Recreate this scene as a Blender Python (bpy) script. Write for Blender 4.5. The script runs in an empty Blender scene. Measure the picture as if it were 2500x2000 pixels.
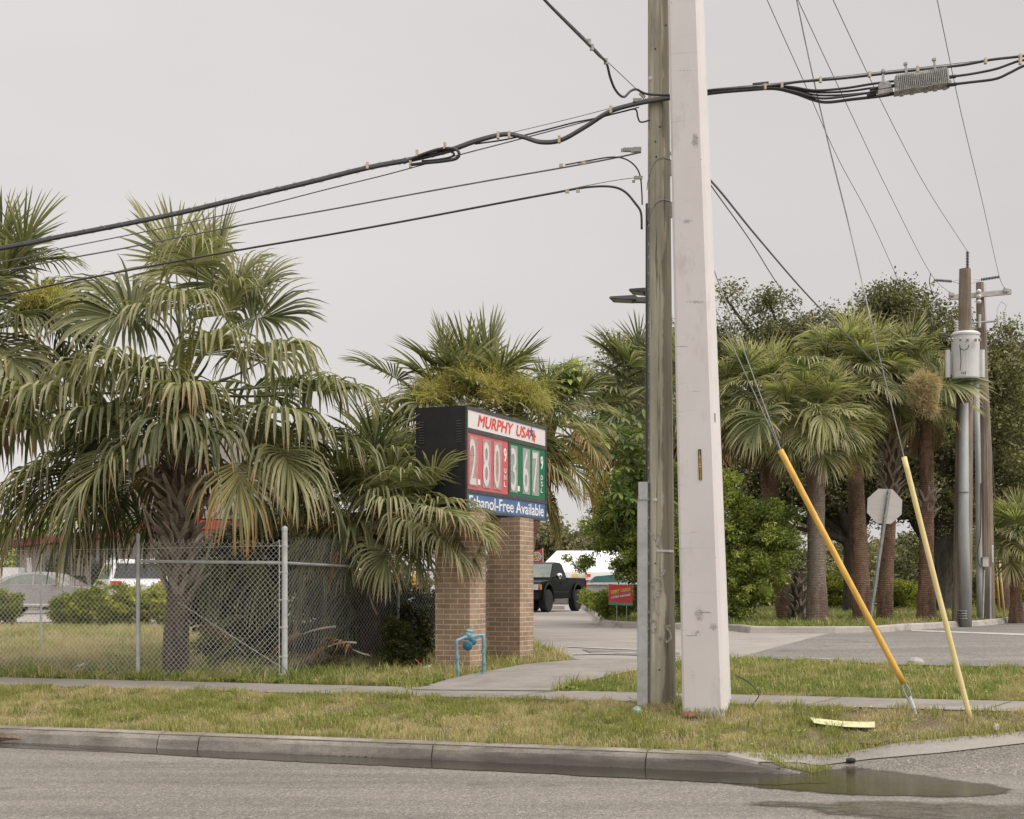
import bpy, bmesh, math, random
import numpy as np
from mathutils import Vector, Matrix

# ------------------------------------------------------------------ camera
F, CX, HY, CAMZ = 3600.0, 1250.0, 1440.0, 1.6
scene = bpy.context.scene
COL = scene.collection
cam_data = bpy.data.cameras.new('camera')
cam_data.sensor_width = 36.0
cam_data.lens = 36.0 * F / 2500.0
cam_data.shift_y = (HY - 1000.0) / 2500.0
cam_data.clip_start = 0.1
cam_data.clip_end = 3000.0
cam = bpy.data.objects.new('camera', cam_data)
cam.location = (0, 0, CAMZ)
cam.rotation_euler = (math.radians(90), 0, 0)
COL.objects.link(cam)
scene.camera = cam

# ------------------------------------------------------------------ sky, sun, exposure
SUN_EL, SUN_AZ = math.radians(48), math.radians(70)      # azimuth from +Y (into the picture) towards +X (right)
world = bpy.data.worlds.new('World')
scene.world = world
world.use_nodes = True
wt = world.node_tree
wt.nodes.clear()
def wn(t, **kw):
    n = wt.nodes.new(t)
    for k, v in kw.items():
        setattr(n, k, v)
    return n
w_out = wn('ShaderNodeOutputWorld')
w_bg = wn('ShaderNodeBackground')
w_bg.inputs['Strength'].default_value = 0.1
w_sky = wn('ShaderNodeTexSky', sky_type='NISHITA', sun_disc=False)
w_sky.sun_elevation = SUN_EL
w_sky.sun_rotation = SUN_AZ
w_tc = wn('ShaderNodeTexCoord')
w_sep = wn('ShaderNodeSeparateXYZ')
wt.links.new(w_tc.outputs['Generated'], w_sep.inputs[0])
w_noise = wn('ShaderNodeTexNoise')
w_noise.inputs['Scale'].default_value = 2.2
w_noise.inputs['Detail'].default_value = 5
w_map = wn('ShaderNodeMapping')
w_map.inputs['Scale'].default_value = (1, 1, 3)
wt.links.new(w_tc.outputs['Generated'], w_map.inputs[0])
wt.links.new(w_map.outputs[0], w_noise.inputs['Vector'])
def wm(op, a, b, c=None):
    n = wn('ShaderNodeMath', operation=op)
    for i, v in enumerate((a, b, c)):
        if v is None: continue
        if isinstance(v, (int, float)): n.inputs[i].default_value = v
        else: wt.links.new(v, n.inputs[i])
    return n.outputs[0]
w_x = wm('MULTIPLY_ADD', w_sep.outputs['X'], -1.7, 6.95)                  # cloud deck a little brighter on the left
w_n = wm('MULTIPLY_ADD', w_noise.outputs['Fac'], 1.5, -0.75)
w_b = wm('ADD', w_x, w_n)
w_mr = wn('ShaderNodeMapRange')
w_mr.interpolation_type = 'SMOOTHSTEP'
wt.links.new(w_sep.outputs['Z'], w_mr.inputs['Value'])
w_mr.inputs['From Min'].default_value = 0.35
w_mr.inputs['From Max'].default_value = 1.0
w_mr.inputs['To Min'].default_value = 1.0
w_mr.inputs['To Max'].default_value = 1.9
w_b1 = wm('MULTIPLY', w_b, w_mr.outputs[0])
# the cloud is thinner and brighter round the hidden sun (behind the camera, to the right)
w_dot = wn('ShaderNodeVectorMath', operation='DOT_PRODUCT')
wt.links.new(w_tc.outputs['Generated'], w_dot.inputs[0])
w_dot.inputs[1].default_value = (0.606, -0.283, 0.743)
w_gl = wn('ShaderNodeMapRange')
w_gl.interpolation_type = 'SMOOTHSTEP'
wt.links.new(w_dot.outputs['Value'], w_gl.inputs['Value'])
w_gl.inputs['From Min'].default_value = 0.35
w_gl.inputs['From Max'].default_value = 1.0
w_gl.inputs['To Min'].default_value = 1.0
w_gl.inputs['To Max'].default_value = 2.6
w_b2 = wm('MULTIPLY', w_b1, w_gl.outputs[0])
w_col = wn('ShaderNodeVectorMath', operation='SCALE')
w_col.inputs[0].default_value = (1.03, 0.985, 0.966)
wt.links.new(w_b2, w_col.inputs['Scale'])
w_mix = wn('ShaderNodeMixRGB')
w_mix.inputs[0].default_value = 0.965
wt.links.new(w_sky.outputs[0], w_mix.inputs[1])
wt.links.new(w_col.outputs[0], w_mix.inputs[2])
wt.links.new(w_mix.outputs[0], w_bg.inputs[0])
wt.links.new(w_bg.outputs[0], w_out.inputs[0])

sun_data = bpy.data.lights.new('sun', 'SUN')
sun_data.energy = 1.5
sun_data.angle = math.radians(16)
sun_data.color = (1.0, 0.95, 0.88)
sun = bpy.data.objects.new('sun', sun_data)
COL.objects.link(sun)
sd = Vector((math.sin(math.radians(115)) * math.cos(SUN_EL), math.cos(math.radians(115)) * math.cos(SUN_EL), math.sin(SUN_EL)))
sun.rotation_euler = (-sd).to_track_quat('-Z', 'Y').to_euler()
w_sky.sun_rotation = math.radians(115)
scene.view_settings.view_transform = 'Standard'
scene.view_settings.look = 'None'
scene.view_settings.exposure = 0.0
scene.view_settings.gamma = 1.0

# ------------------------------------------------------------------ frame of reference and ground heights
UX, UY = 0.944, -0.330      # along the road
NX, NY = 0.330, 0.944       # across the road, away from the camera
def st(x, y): return (x * UX + y * UY, x * NX + y * NY)
def xy(s, t): return (s * UX + t * NX, s * UY + t * NY)
S1, S2 = -2.55, -1.75       # the kerb drops between these
def hc(s): return float(np.interp(s, [S1, S2], [0.15, 0.0]))
KT = [-60, 12.35, 12.78, 12.82, 13.0, 14.8, 15.9, 18.6, 25, 600]
KL = [0, 0, 0.0, 0.15, 0.16, 0.43, 0.45, 0.57, 0.75, 0.80]           # beside the kerb
KT2 = [-60, 12.35, 13.3, 14.8, 15.9, 18.6, 25, 600]
KR = [0, 0, 0.006, 0.43, 0.45, 0.57, 0.75, 0.80]                     # where the kerb has dropped to the driveway
def zst_a(s, t):
    b = np.clip((s - S1) / (S2 - S1), 0, 1)
    return np.interp(t, KT, KL) * (1 - b) + np.interp(t, KT2, KR) * b
def zst(s, t): return float(zst_a(s, t))
def zg(x, y): return zst(*st(x, y))
def P(px, py, Y): return Vector(((px - CX) / F * Y, Y, CAMZ - (py - HY) / F * Y))
def G(px, py, lift=0.0):
    """where the sight line through a pixel meets the ground"""
    dx, dz = (px - CX) / F, -(py - HY) / F
    y0 = 6.0
    y = y0
    while y < 900:
        if CAMZ + dz * y <= zg(dx * y, y) + lift:
            lo, hi = max(y - (0.05 if y < 60 else 0.5), y0), y
            for _ in range(20):
                m = (lo + hi) / 2
                if CAMZ + dz * m <= zg(dx * m, m) + lift: hi = m
                else: lo = m
            return Vector((dx * hi, hi, zg(dx * hi, hi) + lift))
        y += 0.05 if y < 60 else 0.5
    return Vector((dx * 600, 600, 0.8))

# ------------------------------------------------------------------ mesh builder
class MB:
    def __init__(self):
        self.v = []; self.d = []; self.lv = []; self.lt = []; self.n = 0
    def add(self, verts, faces, dat=None):
        verts = np.asarray(verts, dtype=np.float64).reshape(-1, 3)
        self.v.append(verts)
        if dat is None: dat = np.zeros((len(verts), 3))
        self.d.append(np.asarray(dat, dtype=np.float64).reshape(-1, 3))
        if isinstance(faces, np.ndarray):
            self.lv.append(faces.reshape(-1) + self.n)
            self.lt.append(np.full(len(faces), faces.shape[1]))
        else:
            for f in faces:
                self.lv.append(np.asarray(f) + self.n)
                self.lt.append(np.array([len(f)]))
        self.n += len(verts)
    def box(self, c, size, U=(1, 0, 0), V=(0, 1, 0), W=(0, 0, 1), dat=None):
        c = Vector(c); U = Vector(U) * size[0] / 2; V = Vector(V) * size[1] / 2; W = Vector(W) * size[2] / 2
        vs = [c + a * U + b * V + d * W for d in (-1, 1) for a, b in ((-1, -1), (1, -1), (1, 1), (-1, 1))]
        self.add(vs, [(0, 3, 2, 1), (4, 5, 6, 7), (0, 1, 5, 4), (1, 2, 6, 5), (2, 3, 7, 6), (3, 0, 4, 7)], dat)
    def tube(self, pts, rad, n=8, cap=True, jitter=0.0, rng=None):
        pts = [Vector(p) for p in pts]
        if not hasattr(rad, '__len__'): rad = [rad] * len(pts)
        T0 = (pts[1] - pts[0]).normalized()
        a = Vector((0, 0, 1)) if abs(T0.z) < 0.9 else Vector((1, 0, 0))
        X = T0.cross(a).normalized()
        vs = []
        for i, p in enumerate(pts):
            T = (pts[min(i + 1, len(pts) - 1)] - pts[max(i - 1, 0)]).normalized()
            X = (X - T * X.dot(T)).normalized()
            Yv = T.cross(X)
            for k in range(n):
                an = 2 * math.pi * k / n
                r = rad[i] * (1 + (rng.uniform(-jitter, jitter) if jitter else 0))
                vs.append(p + (X * math.cos(an) + Yv * math.sin(an)) * r)
        fs = []
        for i in range(len(pts) - 1):
            for k in range(n):
                k2 = (k + 1) % n
                fs.append((i * n + k, i * n + k2, (i + 1) * n + k2, (i + 1) * n + k))
        if cap:
            fs.append(tuple(range(n - 1, -1, -1)))
            fs.append(tuple((len(pts) - 1) * n + k for k in range(n)))
        self.add(vs, fs)
    def lathe(self, c, prof, axis=(0, 0, 1), n=20):
        c = Vector(c); A = Vector(axis).normalized()
        a = Vector((0, 0, 1)) if abs(A.z) < 0.9 else Vector((1, 0, 0))
        X = A.cross(a).normalized(); Yv = A.cross(X)
        vs = []
        for (r, h) in prof:
            for k in range(n):
                an = 2 * math.pi * k / n
                vs.append(c + A * h + (X * math.cos(an) + Yv * math.sin(an)) * r)
        fs = []
        for i in range(len(prof) - 1):
            for k in range(n):
                k2 = (k + 1) % n
                fs.append((i * n + k, i * n + k2, (i + 1) * n + k2, (i + 1) * n + k))
        if prof[0][0] > 1e-4: fs.append(tuple(range(n - 1, -1, -1)))
        if prof[-1][0] > 1e-4: fs.append(tuple((len(prof) - 1) * n + k for k in range(n)))
        self.add(vs, fs)
    def prism(self, loop, vec):
        """closed polygon (world points) pushed along a vector"""
        loop = [Vector(p) for p in loop]; vec = Vector(vec); n = len(loop)
        vs = loop + [p + vec for p in loop]
        fs = [tuple(range(n - 1, -1, -1)), tuple(range(n, 2 * n))]
        fs += [(i, (i + 1) % n, n + (i + 1) % n, n + i) for i in range(n)]
        self.add(vs, fs)
    def build(self, name, mat, parent=None, smooth=False, origin=None):
        v = np.concatenate(self.v); d = np.concatenate(self.d)
        lv = np.concatenate(self.lv).astype(np.int32); lt = np.concatenate(self.lt).astype(np.int32)
        loc = origin
        if parent is not None:
            o = parent; loc = Vector((0, 0, 0))
            while o is not None:
                loc = loc + Vector(o.location); o = o.parent
        if loc is None:
            loc = Vector(((v[:, 0].min() + v[:, 0].max()) / 2, (v[:, 1].min() + v[:, 1].max()) / 2, v[:, 2].min()))
        v = v - np.array(loc)
        me = bpy.data.meshes.new(name)
        me.vertices.add(len(v)); me.vertices.foreach_set('co', v.astype(np.float32).ravel())
        me.loops.add(len(lv)); me.loops.foreach_set('vertex_index', lv)
        me.polygons.add(len(lt))
        ls = np.concatenate([[0], np.cumsum(lt)[:-1]]).astype(np.int32)
        me.polygons.foreach_set('loop_start', ls); me.polygons.foreach_set('loop_total', lt)
        me.polygons.foreach_set('use_smooth', np.full(len(lt), bool(smooth)))
        me.update(calc_edges=True); me.validate()
        if len(me.vertices) == len(d) and np.abs(d).max() > 0:
            at = me.attributes.new('dat', 'FLOAT_VECTOR', 'POINT')
            at.data.foreach_set('vector', d.astype(np.float32).ravel())
        me.materials.append(mat)
        o = bpy.data.objects.new(name, me)
        COL.objects.link(o)
        if parent is not None: o.parent = parent
        else: o.location = loc
        return o
def thing(name, label, cat, loc, group=None):
    o = bpy.data.objects.new(name, None)
    o.empty_display_size = 0.2
    COL.objects.link(o)
    o.location = Vector(loc)
    o['label'] = label; o['category'] = cat
    if group: o['group'] = group
    return o
def tag(o, label, cat, group=None):
    o['label'] = label; o['category'] = cat
    if group: o['group'] = group
    return o
def stuff(o, label=None, cat=None):
    o['kind'] = 'stuff'
    if label: tag(o, label, cat)
    return o
def struct(o):
    o['kind'] = 'structure'
    return o
def crom(pts, k=8):
    """smooth curve through points"""
    pts = [Vector(p) for p in pts]
    if len(pts) < 3: return [pts[0].lerp(pts[-1], i / k) for i in range(k + 1)]
    q = [pts[0] * 2 - pts[1]] + pts + [pts[-1] * 2 - pts[-2]]
    out = []
    for i in range(1, len(q) - 2):
        for j in range(k):
            t = j / k
            out.append(0.5 * ((2 * q[i]) + (q[i + 1] - q[i - 1]) * t + (2 * q[i - 1] - 5 * q[i] + 4 * q[i + 1] - q[i + 2]) * t * t
                              + (3 * q[i] - q[i - 1] - 3 * q[i + 1] + q[i + 2]) * t ** 3))
    out.append(pts[-1])
    return out

# ------------------------------------------------------------------ materials
def newmat(name):
    m = bpy.data.materials.new(name); m.use_nodes = True
    nt = m.node_tree; nt.nodes.clear()
    out = nt.nodes.new('ShaderNodeOutputMaterial'); b = nt.nodes.new('ShaderNodeBsdfPrincipled')
    nt.links.new(b.outputs[0], out.inputs[0])
    return m, nt, b, out
def ND(nt, typ, ins=None, **kw):
    n = nt.nodes.new(typ)
    for k, v in kw.items(): setattr(n, k, v)
    for k, v in (ins or {}).items():
        if isinstance(v, bpy.types.NodeSocket): nt.links.new(v, n.inputs[k])
        else: n.inputs[k].default_value = v
    return n
def c4(c): return (c[0], c[1], c[2], 1.0)
def coords(nt, stretch=(1, 1, 1)):
    tc = ND(nt, 'ShaderNodeTexCoord')
    return ND(nt, 'ShaderNodeMapping', {'Vector': tc.outputs['Object'], 'Scale': stretch}).outputs[0]
def noise(nt, vec, scale, detail=4, rough=0.55):
    return ND(nt, 'ShaderNodeTexNoise', {'Vector': vec, 'Scale': scale, 'Detail': detail, 'Roughness': rough}).outputs['Fac']
def ramp(nt, fac, stops):
    r = ND(nt, 'ShaderNodeValToRGB', {'Fac': fac})
    e = r.color_ramp.elements
    while len(e) < len(stops): e.new(0.5)
    for el, (p, c) in zip(e, stops): el.position = p; el.color = c4(c)
    return r.outputs[0]
def mixc(nt, fac, a, b, mode='MIX'):
    n = ND(nt, 'ShaderNodeMixRGB', blend_type=mode)
    for i, v in ((0, fac), (1, a), (2, b)):
        if isinstance(v, bpy.types.NodeSocket): nt.links.new(v, n.inputs[i])
        elif i == 0: n.inputs[0].default_value = v
        else: n.inputs[i].default_value = c4(v)
    return n.outputs[0]
def maprange(nt, v, a, b, c=0.0, d=1.0):
    return ND(nt, 'ShaderNodeMapRange', {'Value': v, 'From Min': a, 'From Max': b, 'To Min': c, 'To Max': d}).outputs[0]
def bump(nt, b, h, strength=0.3, dist=0.01):
    n = ND(nt, 'ShaderNodeBump', {'Height': h, 'Strength': strength, 'Distance': dist})
    nt.links.new(n.outputs[0], b.inputs['Normal'])
def setcol(nt, b, c):
    if isinstance(c, bpy.types.NodeSocket): nt.links.new(c, b.inputs['Base Color'])
    else: b.inputs['Base Color'].default_value = c4(c)
def surf(name, a, b2, scale=3.0, rough=0.8, metal=0.0, fine=60.0, fine_amt=0.25, bstr=0.25, stretch=(1, 1, 1), spec=0.5, lo=0.35, hi=0.65):
    """two-tone weathered surface"""
    m, nt, b, _ = newmat(name)
    v = coords(nt, stretch)
    c = ramp(nt, noise(nt, v, scale, 6, 0.6), [(lo, a), (hi, b2)])
    f = noise(nt, v, fine, 3, 0.6)
    g = ramp(nt, f, [(0.3, (1 - fine_amt,) * 3), (0.7, (1 + fine_amt * 0.3,) * 3)])
    setcol(nt, b, mixc(nt, 1.0, c, g, 'MULTIPLY'))
    b.inputs['Roughness'].default_value = rough
    b.inputs['Metallic'].default_value = metal
    b.inputs['Specular IOR Level'].default_value = spec
    if bstr: bump(nt, b, f, bstr, 0.004)
    return m

def asphalt_mat(name, a, b2, wet=0.0):
    m, nt, b, _ = newmat(name)
    v = coords(nt)
    big = ramp(nt, noise(nt, coords(nt, (0.5, 1.6, 1)), 0.6, 5, 0.6), [(0.3, a), (0.7, b2)])
    vor = ND(nt, 'ShaderNodeTexVoronoi', {'Vector': v, 'Scale': 76.0})
    spk = ramp(nt, vor.outputs['Color'], [(0.0, (0.35, 0.35, 0.35)), (0.5, (0.9, 0.88, 0.85)), (0.85, (1.5, 1.45, 1.35)), (1.0, (2.6, 2.5, 2.3))])
    c = mixc(nt, 0.9, big, spk, 'MULTIPLY')
    tr_ = maprange(nt, noise(nt, ND(nt, 'ShaderNodeMapping', {'Vector': ND(nt, 'ShaderNodeTexCoord').outputs['Object'], 'Rotation': (0, 0, 0.336), 'Scale': (0.12, 2.2, 1)}).outputs[0], 1.0, 4, 0.6), 0.35, 0.65, 0.82, 1.12)
    c = mixc(nt, 1.0, c, ND(nt, 'ShaderNodeCombineXYZ', {0: tr_, 1: tr_, 2: tr_}).outputs[0], 'MULTIPLY')
    st_ = maprange(nt, noise(nt, v, 1.3, 6, 0.7), 0.58, 0.75)
    c = mixc(nt, st_, c, tuple(x * 0.55 for x in a))
    setcol(nt, b, c)
    b.inputs['Roughness'].default_value = 0.75 - wet
    bump(nt, b, vor.outputs['Distance'], 0.5, 0.006)
    return m
M = {}
M['asphalt'] = asphalt_mat('asphalt', (0.150, 0.137, 0.120), (0.200, 0.184, 0.163))
M['asphalt_lot'] = asphalt_mat('asphalt_lot', (0.155, 0.145, 0.133), (0.215, 0.20, 0.183))

def concrete_mat(name, a, b2, stain, stain_amt, speck=0.4, rough=0.8, joint=0.0):
    m, nt, b, _ = newmat(name)
    v = coords(nt)
    c = ramp(nt, noise(nt, v, 1.1, 7, 0.65), [(0.3, a), (0.7, b2)])
    s = maprange(nt, noise(nt, coords(nt, (0.6, 1, 2.5)), 2.3, 7, 0.7), 0.62 - stain_amt * 0.35, 0.72, 0, 0.85)
    c = mixc(nt, s, c, stain)
    vor = ND(nt, 'ShaderNodeTexVoronoi', {'Vector': v, 'Scale': 70.0})
    spk = ramp(nt, vor.outputs['Color'], [(0.0, (0.75,) * 3), (0.6, (1.0,) * 3), (0.93, (1.05,) * 3), (1.0, (1.7, 1.65, 1.5))])
    c = mixc(nt, speck, c, spk, 'MULTIPLY')
    setcol(nt, b, c)
    b.inputs['Roughness'].default_value = rough
    bump(nt, b, noise(nt, v, 45, 5, 0.7), 0.35, 0.006)
    return m
M['kerb'] = concrete_mat('kerb_concrete', (0.22, 0.195, 0.165), (0.36, 0.325, 0.28), (0.09, 0.08, 0.067), 0.7, 0.9)
def wet_kerb():      # algae and damp where the gutter holds water, towards the driveway
    nt = M['kerb'].node_tree; b = [n for n in nt.nodes if n.type == 'BSDF_PRINCIPLED'][0]
    src = b.inputs['Base Color'].links[0].from_socket
    sp = ND(nt, 'ShaderNodeSeparateXYZ', {0: coords(nt)})
    k = ND(nt, 'ShaderNodeMath', {0: noise(nt, coords(nt, (0.5, 0.5, 4)), 2.0, 6, 0.65), 1: 5.0, 2: sp.outputs['X']}, operation='MULTIPLY_ADD').outputs[0]
    k = ND(nt, 'ShaderNodeMath', {0: sp.outputs['Z'], 1: -27.0, 2: k}, operation='MULTIPLY_ADD').outputs[0]
    f = maprange(nt, k, -0.4, 1.8, 0, 0.7)
    nt.links.new(mixc(nt, f, src, (0.05, 0.045, 0.037)), b.inputs['Base Color'])
wet_kerb()
M['kerb_far'] = concrete_mat('kerb_far', (0.30, 0.27, 0.24), (0.42, 0.385, 0.34), (0.14, 0.12, 0.10), 0.4, 0.5)
M['gutter'] = concrete_mat('wet_gutter', (0.06, 0.055, 0.047), (0.125, 0.115, 0.10), (0.05, 0.045, 0.04), 0.5, 0.8, 0.22)
M['walk'] = concrete_mat('walk_concrete', (0.20, 0.18, 0.155), (0.27, 0.245, 0.215), (0.13, 0.115, 0.10), 0.3, 0.5)
M['apron'] = concrete_mat('apron_concrete', (0.20, 0.18, 0.158), (0.30, 0.272, 0.24), (0.13, 0.12, 0.105), 0.35, 0.8)
M['lot'] = concrete_mat('lot_concrete', (0.26, 0.235, 0.205), (0.345, 0.315, 0.28), (0.22, 0.20, 0.18), 0.45, 0.2)
M['soil'] = surf('soil', (0.10, 0.078, 0.045), (0.19, 0.155, 0.085), 2.5, 0.95, fine=40, fine_amt=0.5)
M['soil_green'] = surf('soil_green', (0.045, 0.055, 0.018), (0.10, 0.10, 0.035), 2.5, 0.95, fine=30, fine_amt=0.6)
M['white_paint'] = surf('road_paint', (0.38, 0.36, 0.33), (0.6, 0.58, 0.55), 6, 0.6, fine_amt=0.4)
M['pale_concrete'] = None
def pole_concrete():
    m, nt, b, _ = newmat('pole_concrete')
    v = coords(nt, (1, 1, 0.6))
    c = ramp(nt, noise(nt, v, 1.4, 6, 0.6), [(0.3, (0.60, 0.56, 0.542)), (0.7, (0.67, 0.63, 0.612))])
    s = maprange(nt, noise(nt, coords(nt, (1.2, 1.2, 0.6)), 2.2, 9, 0.75), 0.55, 0.72, 0, 0.6)
    c = mixc(nt, s, c, (0.40, 0.37, 0.34))
    dots = ND(nt, 'ShaderNodeTexVoronoi', {'Vector': coords(nt), 'Scale': 9.0})
    d = maprange(nt, dots.outputs['Distance'], 0.035, 0.05, 1, 0)
    pick = maprange(nt, noise(nt, coords(nt), 3.0, 2), 0.5, 0.55)
    dm = ND(nt, 'ShaderNodeMath', {0: d, 1: pick}, operation='MULTIPLY').outputs[0]
    c = mixc(nt, dm, c, (0.22, 0.2, 0.19))
    lines = maprange(nt, noise(nt, coords(nt, (0.6, 0.6, 14)), 1.6, 3, 0.5), 0.66, 0.72, 0, 0.35)
    c = mixc(nt, lines, c, (0.42, 0.39, 0.37))
    setcol(nt, b, c); b.inputs['Roughness'].default_value = 0.7
    bump(nt, b, noise(nt, coords(nt), 30, 5, 0.7), 0.15, 0.004)
    return m
M['pale_concrete'] = pole_concrete()

def wood_mat(name, a, b2, dark, green=None):
    m, nt, b, _ = newmat(name)
    v = coords(nt, (26, 26, 0.5))
    grain = noise(nt, v, 1.0, 8, 0.65)
    c = ramp(nt, grain, [(0.25, dark), (0.42, a), (0.72, b2)])
    big = maprange(nt, noise(nt, coords(nt, (2.2, 2.2, 0.5)), 1.4, 5, 0.6), 0.40, 0.62, 0, 0.7)
    c = mixc(nt, big, c, tuple(x * 0.45 for x in a))
    if green:
        gfac = maprange(nt, noise(nt, coords(nt, (2, 2, 0.7)), 2.0, 5), 0.45, 0.7, 0, 0.55)
        c = mixc(nt, gfac, c, green)
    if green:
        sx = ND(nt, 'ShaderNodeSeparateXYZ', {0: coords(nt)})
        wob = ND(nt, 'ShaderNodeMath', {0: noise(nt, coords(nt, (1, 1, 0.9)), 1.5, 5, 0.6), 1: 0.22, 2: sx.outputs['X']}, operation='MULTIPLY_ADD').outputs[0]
        c = mixc(nt, maprange(nt, wob, 0.105, 0.125, 0, 0.62), c, (0.085, 0.07, 0.045))  # right side painted darker: damp, and shade from the concrete pole beside it
    cr = maprange(nt, noise(nt, coords(nt, (38, 38, 0.9)), 1.0, 5, 0.6), 0.60, 0.66, 0, 0.85)
    c = mixc(nt, cr, c, (0.03, 0.025, 0.02))
    setcol(nt, b, c); b.inputs['Roughness'].default_value = 0.9
    bump(nt, b, grain, 0.8, 0.02)
    return m
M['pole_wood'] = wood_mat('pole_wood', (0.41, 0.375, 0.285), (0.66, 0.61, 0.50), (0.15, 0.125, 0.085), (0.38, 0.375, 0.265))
M['pole_wood2'] = wood_mat('pole_wood_brown', (0.21, 0.165, 0.12), (0.36, 0.30, 0.24), (0.06, 0.045, 0.03))
M['weather_wood'] = surf('weather_wood', (0.36, 0.33, 0.30), (0.50, 0.47, 0.44), 5, 0.85, stretch=(1, 1, 8))
M['galv'] = surf('galvanised', (0.42, 0.43, 0.42), (0.56, 0.57, 0.56), 8, 0.5, 0.25, fine=150, fine_amt=0.15, bstr=0.1)
M['galv_dark'] = surf('galvanised_dull', (0.26, 0.27, 0.27), (0.38, 0.39, 0.38), 8, 0.55, 0.3, fine=120, fine_amt=0.3, bstr=0.1)
M['chain'] = surf('chain_wire', (0.58, 0.58, 0.54), (0.72, 0.72, 0.67), 6, 0.5, 0.2, bstr=0, fine_amt=0.1)
M['chain_dull'] = surf('chain_wire_dull', (0.26, 0.265, 0.25), (0.40, 0.41, 0.39), 6, 0.55, 0.2, bstr=0, fine_amt=0.1)
M['cable'] = surf('black_cable', (0.025, 0.026, 0.026), (0.05, 0.05, 0.048), 6, 0.5, bstr=0, fine_amt=0.1)
M['steelwire'] = surf('steel_wire', (0.22, 0.22, 0.21), (0.32, 0.32, 0.30), 6, 0.5, 0.3, bstr=0, fine_amt=0.1)
M['oldwire'] = surf('old_wire', (0.13, 0.14, 0.13), (0.2, 0.21, 0.19), 6, 0.6, 0.2, bstr=0, fine_amt=0.1)
M['castalu'] = surf('cast_aluminium', (0.36, 0.35, 0.33), (0.50, 0.49, 0.46), 14, 0.6, 0.3, fine=90, fine_amt=0.5, bstr=0.4)
M['brass'] = surf('brass_clip', (0.45, 0.38, 0.27), (0.6, 0.52, 0.4), 14, 0.5, 0.4, bstr=0)
M['guard'] = surf('yellow_guard', (0.60, 0.34, 0.05), (0.76, 0.46, 0.09), 3, 0.5, fine=30, fine_amt=0.15, bstr=0.1, stretch=(3, 3, 0.6))
M['guard_pale'] = surf('faded_guard', (0.62, 0.51, 0.22), (0.70, 0.58, 0.28), 2, 0.5, fine_amt=0.08, bstr=0.05)
M['blue_pipe'] = surf('blue_pipe', (0.14, 0.28, 0.35), (0.24, 0.39, 0.45), 12, 0.5, fine=80, fine_amt=0.35, bstr=0.15)
M['blue_dark'] = surf('blue_pipe_dark', (0.03, 0.14, 0.20), (0.06, 0.20, 0.27), 12, 0.45, fine_amt=0.3, bstr=0.1)
M['sign_black'] = surf('sign_black', (0.010, 0.010, 0.011), (0.018, 0.018, 0.018), 8, 0.65, fine=200, fine_amt=0.5, bstr=0.3)
M['sign_frame'] = surf('sign_frame', (0.05, 0.05, 0.048), (0.085, 0.082, 0.078), 8, 0.6, fine=150, fine_amt=0.3)
M['sign_white'] = surf('sign_white', (0.66, 0.63, 0.60), (0.74, 0.71, 0.68), 3, 0.35, fine_amt=0.08, bstr=0)
M['sign_red'] = surf('sign_red', (0.50, 0.095, 0.10), (0.58, 0.135, 0.14), 3, 0.4, fine_amt=0.1, bstr=0)
M['sign_green'] = surf('sign_green', (0.004, 0.125, 0.05), (0.008, 0.165, 0.07), 3, 0.4, fine_amt=0.1, bstr=0)
M['sign_blue'] = surf('sign_blue', (0.055, 0.135, 0.28), (0.085, 0.17, 0.33), 3, 0.35, fine_amt=0.1, bstr=0)
M['letter_red'] = surf('letter_red', (0.60, 0.045, 0.035), (0.66, 0.07, 0.05), 8, 0.45, fine_amt=0.05, bstr=0)
M['letter_blue'] = surf('letter_blue', (0.03, 0.10, 0.27), (0.05, 0.14, 0.32), 8, 0.45, bstr=0)
M['letter_white'] = surf('letter_white', (0.74, 0.72, 0.71), (0.80, 0.78, 0.77), 8, 0.45, fine_amt=0.05, bstr=0)
M['digit_white'] = surf('digit_white', (0.56, 0.53, 0.52), (0.66, 0.63, 0.62), 8, 0.45, fine_amt=0.08, bstr=0)
M['yellow_print'] = surf('yellow_print', (0.75, 0.52, 0.06), (0.8, 0.58, 0.1), 8, 0.5, bstr=0)
M['pocket_red'] = surf('pocket_red', (0.36, 0.19, 0.17), (0.52, 0.33, 0.30), 14, 0.3, fine_amt=0.2, bstr=0.1, stretch=(3, 3, 1))
M['pocket_green'] = surf('pocket_green', (0.24, 0.29, 0.25), (0.36, 0.41, 0.36), 14, 0.3, fine_amt=0.2, bstr=0.1, stretch=(3, 3, 1))
M['banner_red'] = surf('banner_red', (0.50, 0.03, 0.06), (0.62, 0.06, 0.04), 2, 0.5, bstr=0)
M['banner_green'] = surf('banner_green', (0.02, 0.22, 0.12), (0.08, 0.32, 0.2), 5, 0.5, bstr=0)
M['store_red'] = surf('store_red', (0.24, 0.02, 0.028), (0.30, 0.03, 0.04), 2, 0.6, bstr=0)
M['store_wall'] = surf('store_wall', (0.30, 0.255, 0.205), (0.36, 0.31, 0.26), 2, 0.85, fine=8, fine_amt=0.2)
M['store_grey'] = surf('store_stucco', (0.24, 0.22, 0.19), (0.31, 0.285, 0.25), 1.2, 0.9, fine=60, fine_amt=0.2)
M['store_trim'] = surf('store_trim', (0.42, 0.40, 0.35), (0.50, 0.47, 0.42), 3, 0.8)
M['white_panel'] = surf('white_panel', (0.70, 0.69, 0.67), (0.80, 0.79, 0.77), 3, 0.5, fine_amt=0.06, bstr=0)
M['tent'] = surf('tent_fabric', (0.74, 0.73, 0.72), (0.82, 0.81, 0.80), 1, 0.7, fine_amt=0.04, bstr=0)
M['grey_wall'] = surf('grey_wall', (0.33, 0.31, 0.28), (0.42, 0.40, 0.37), 2, 0.85)
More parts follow.
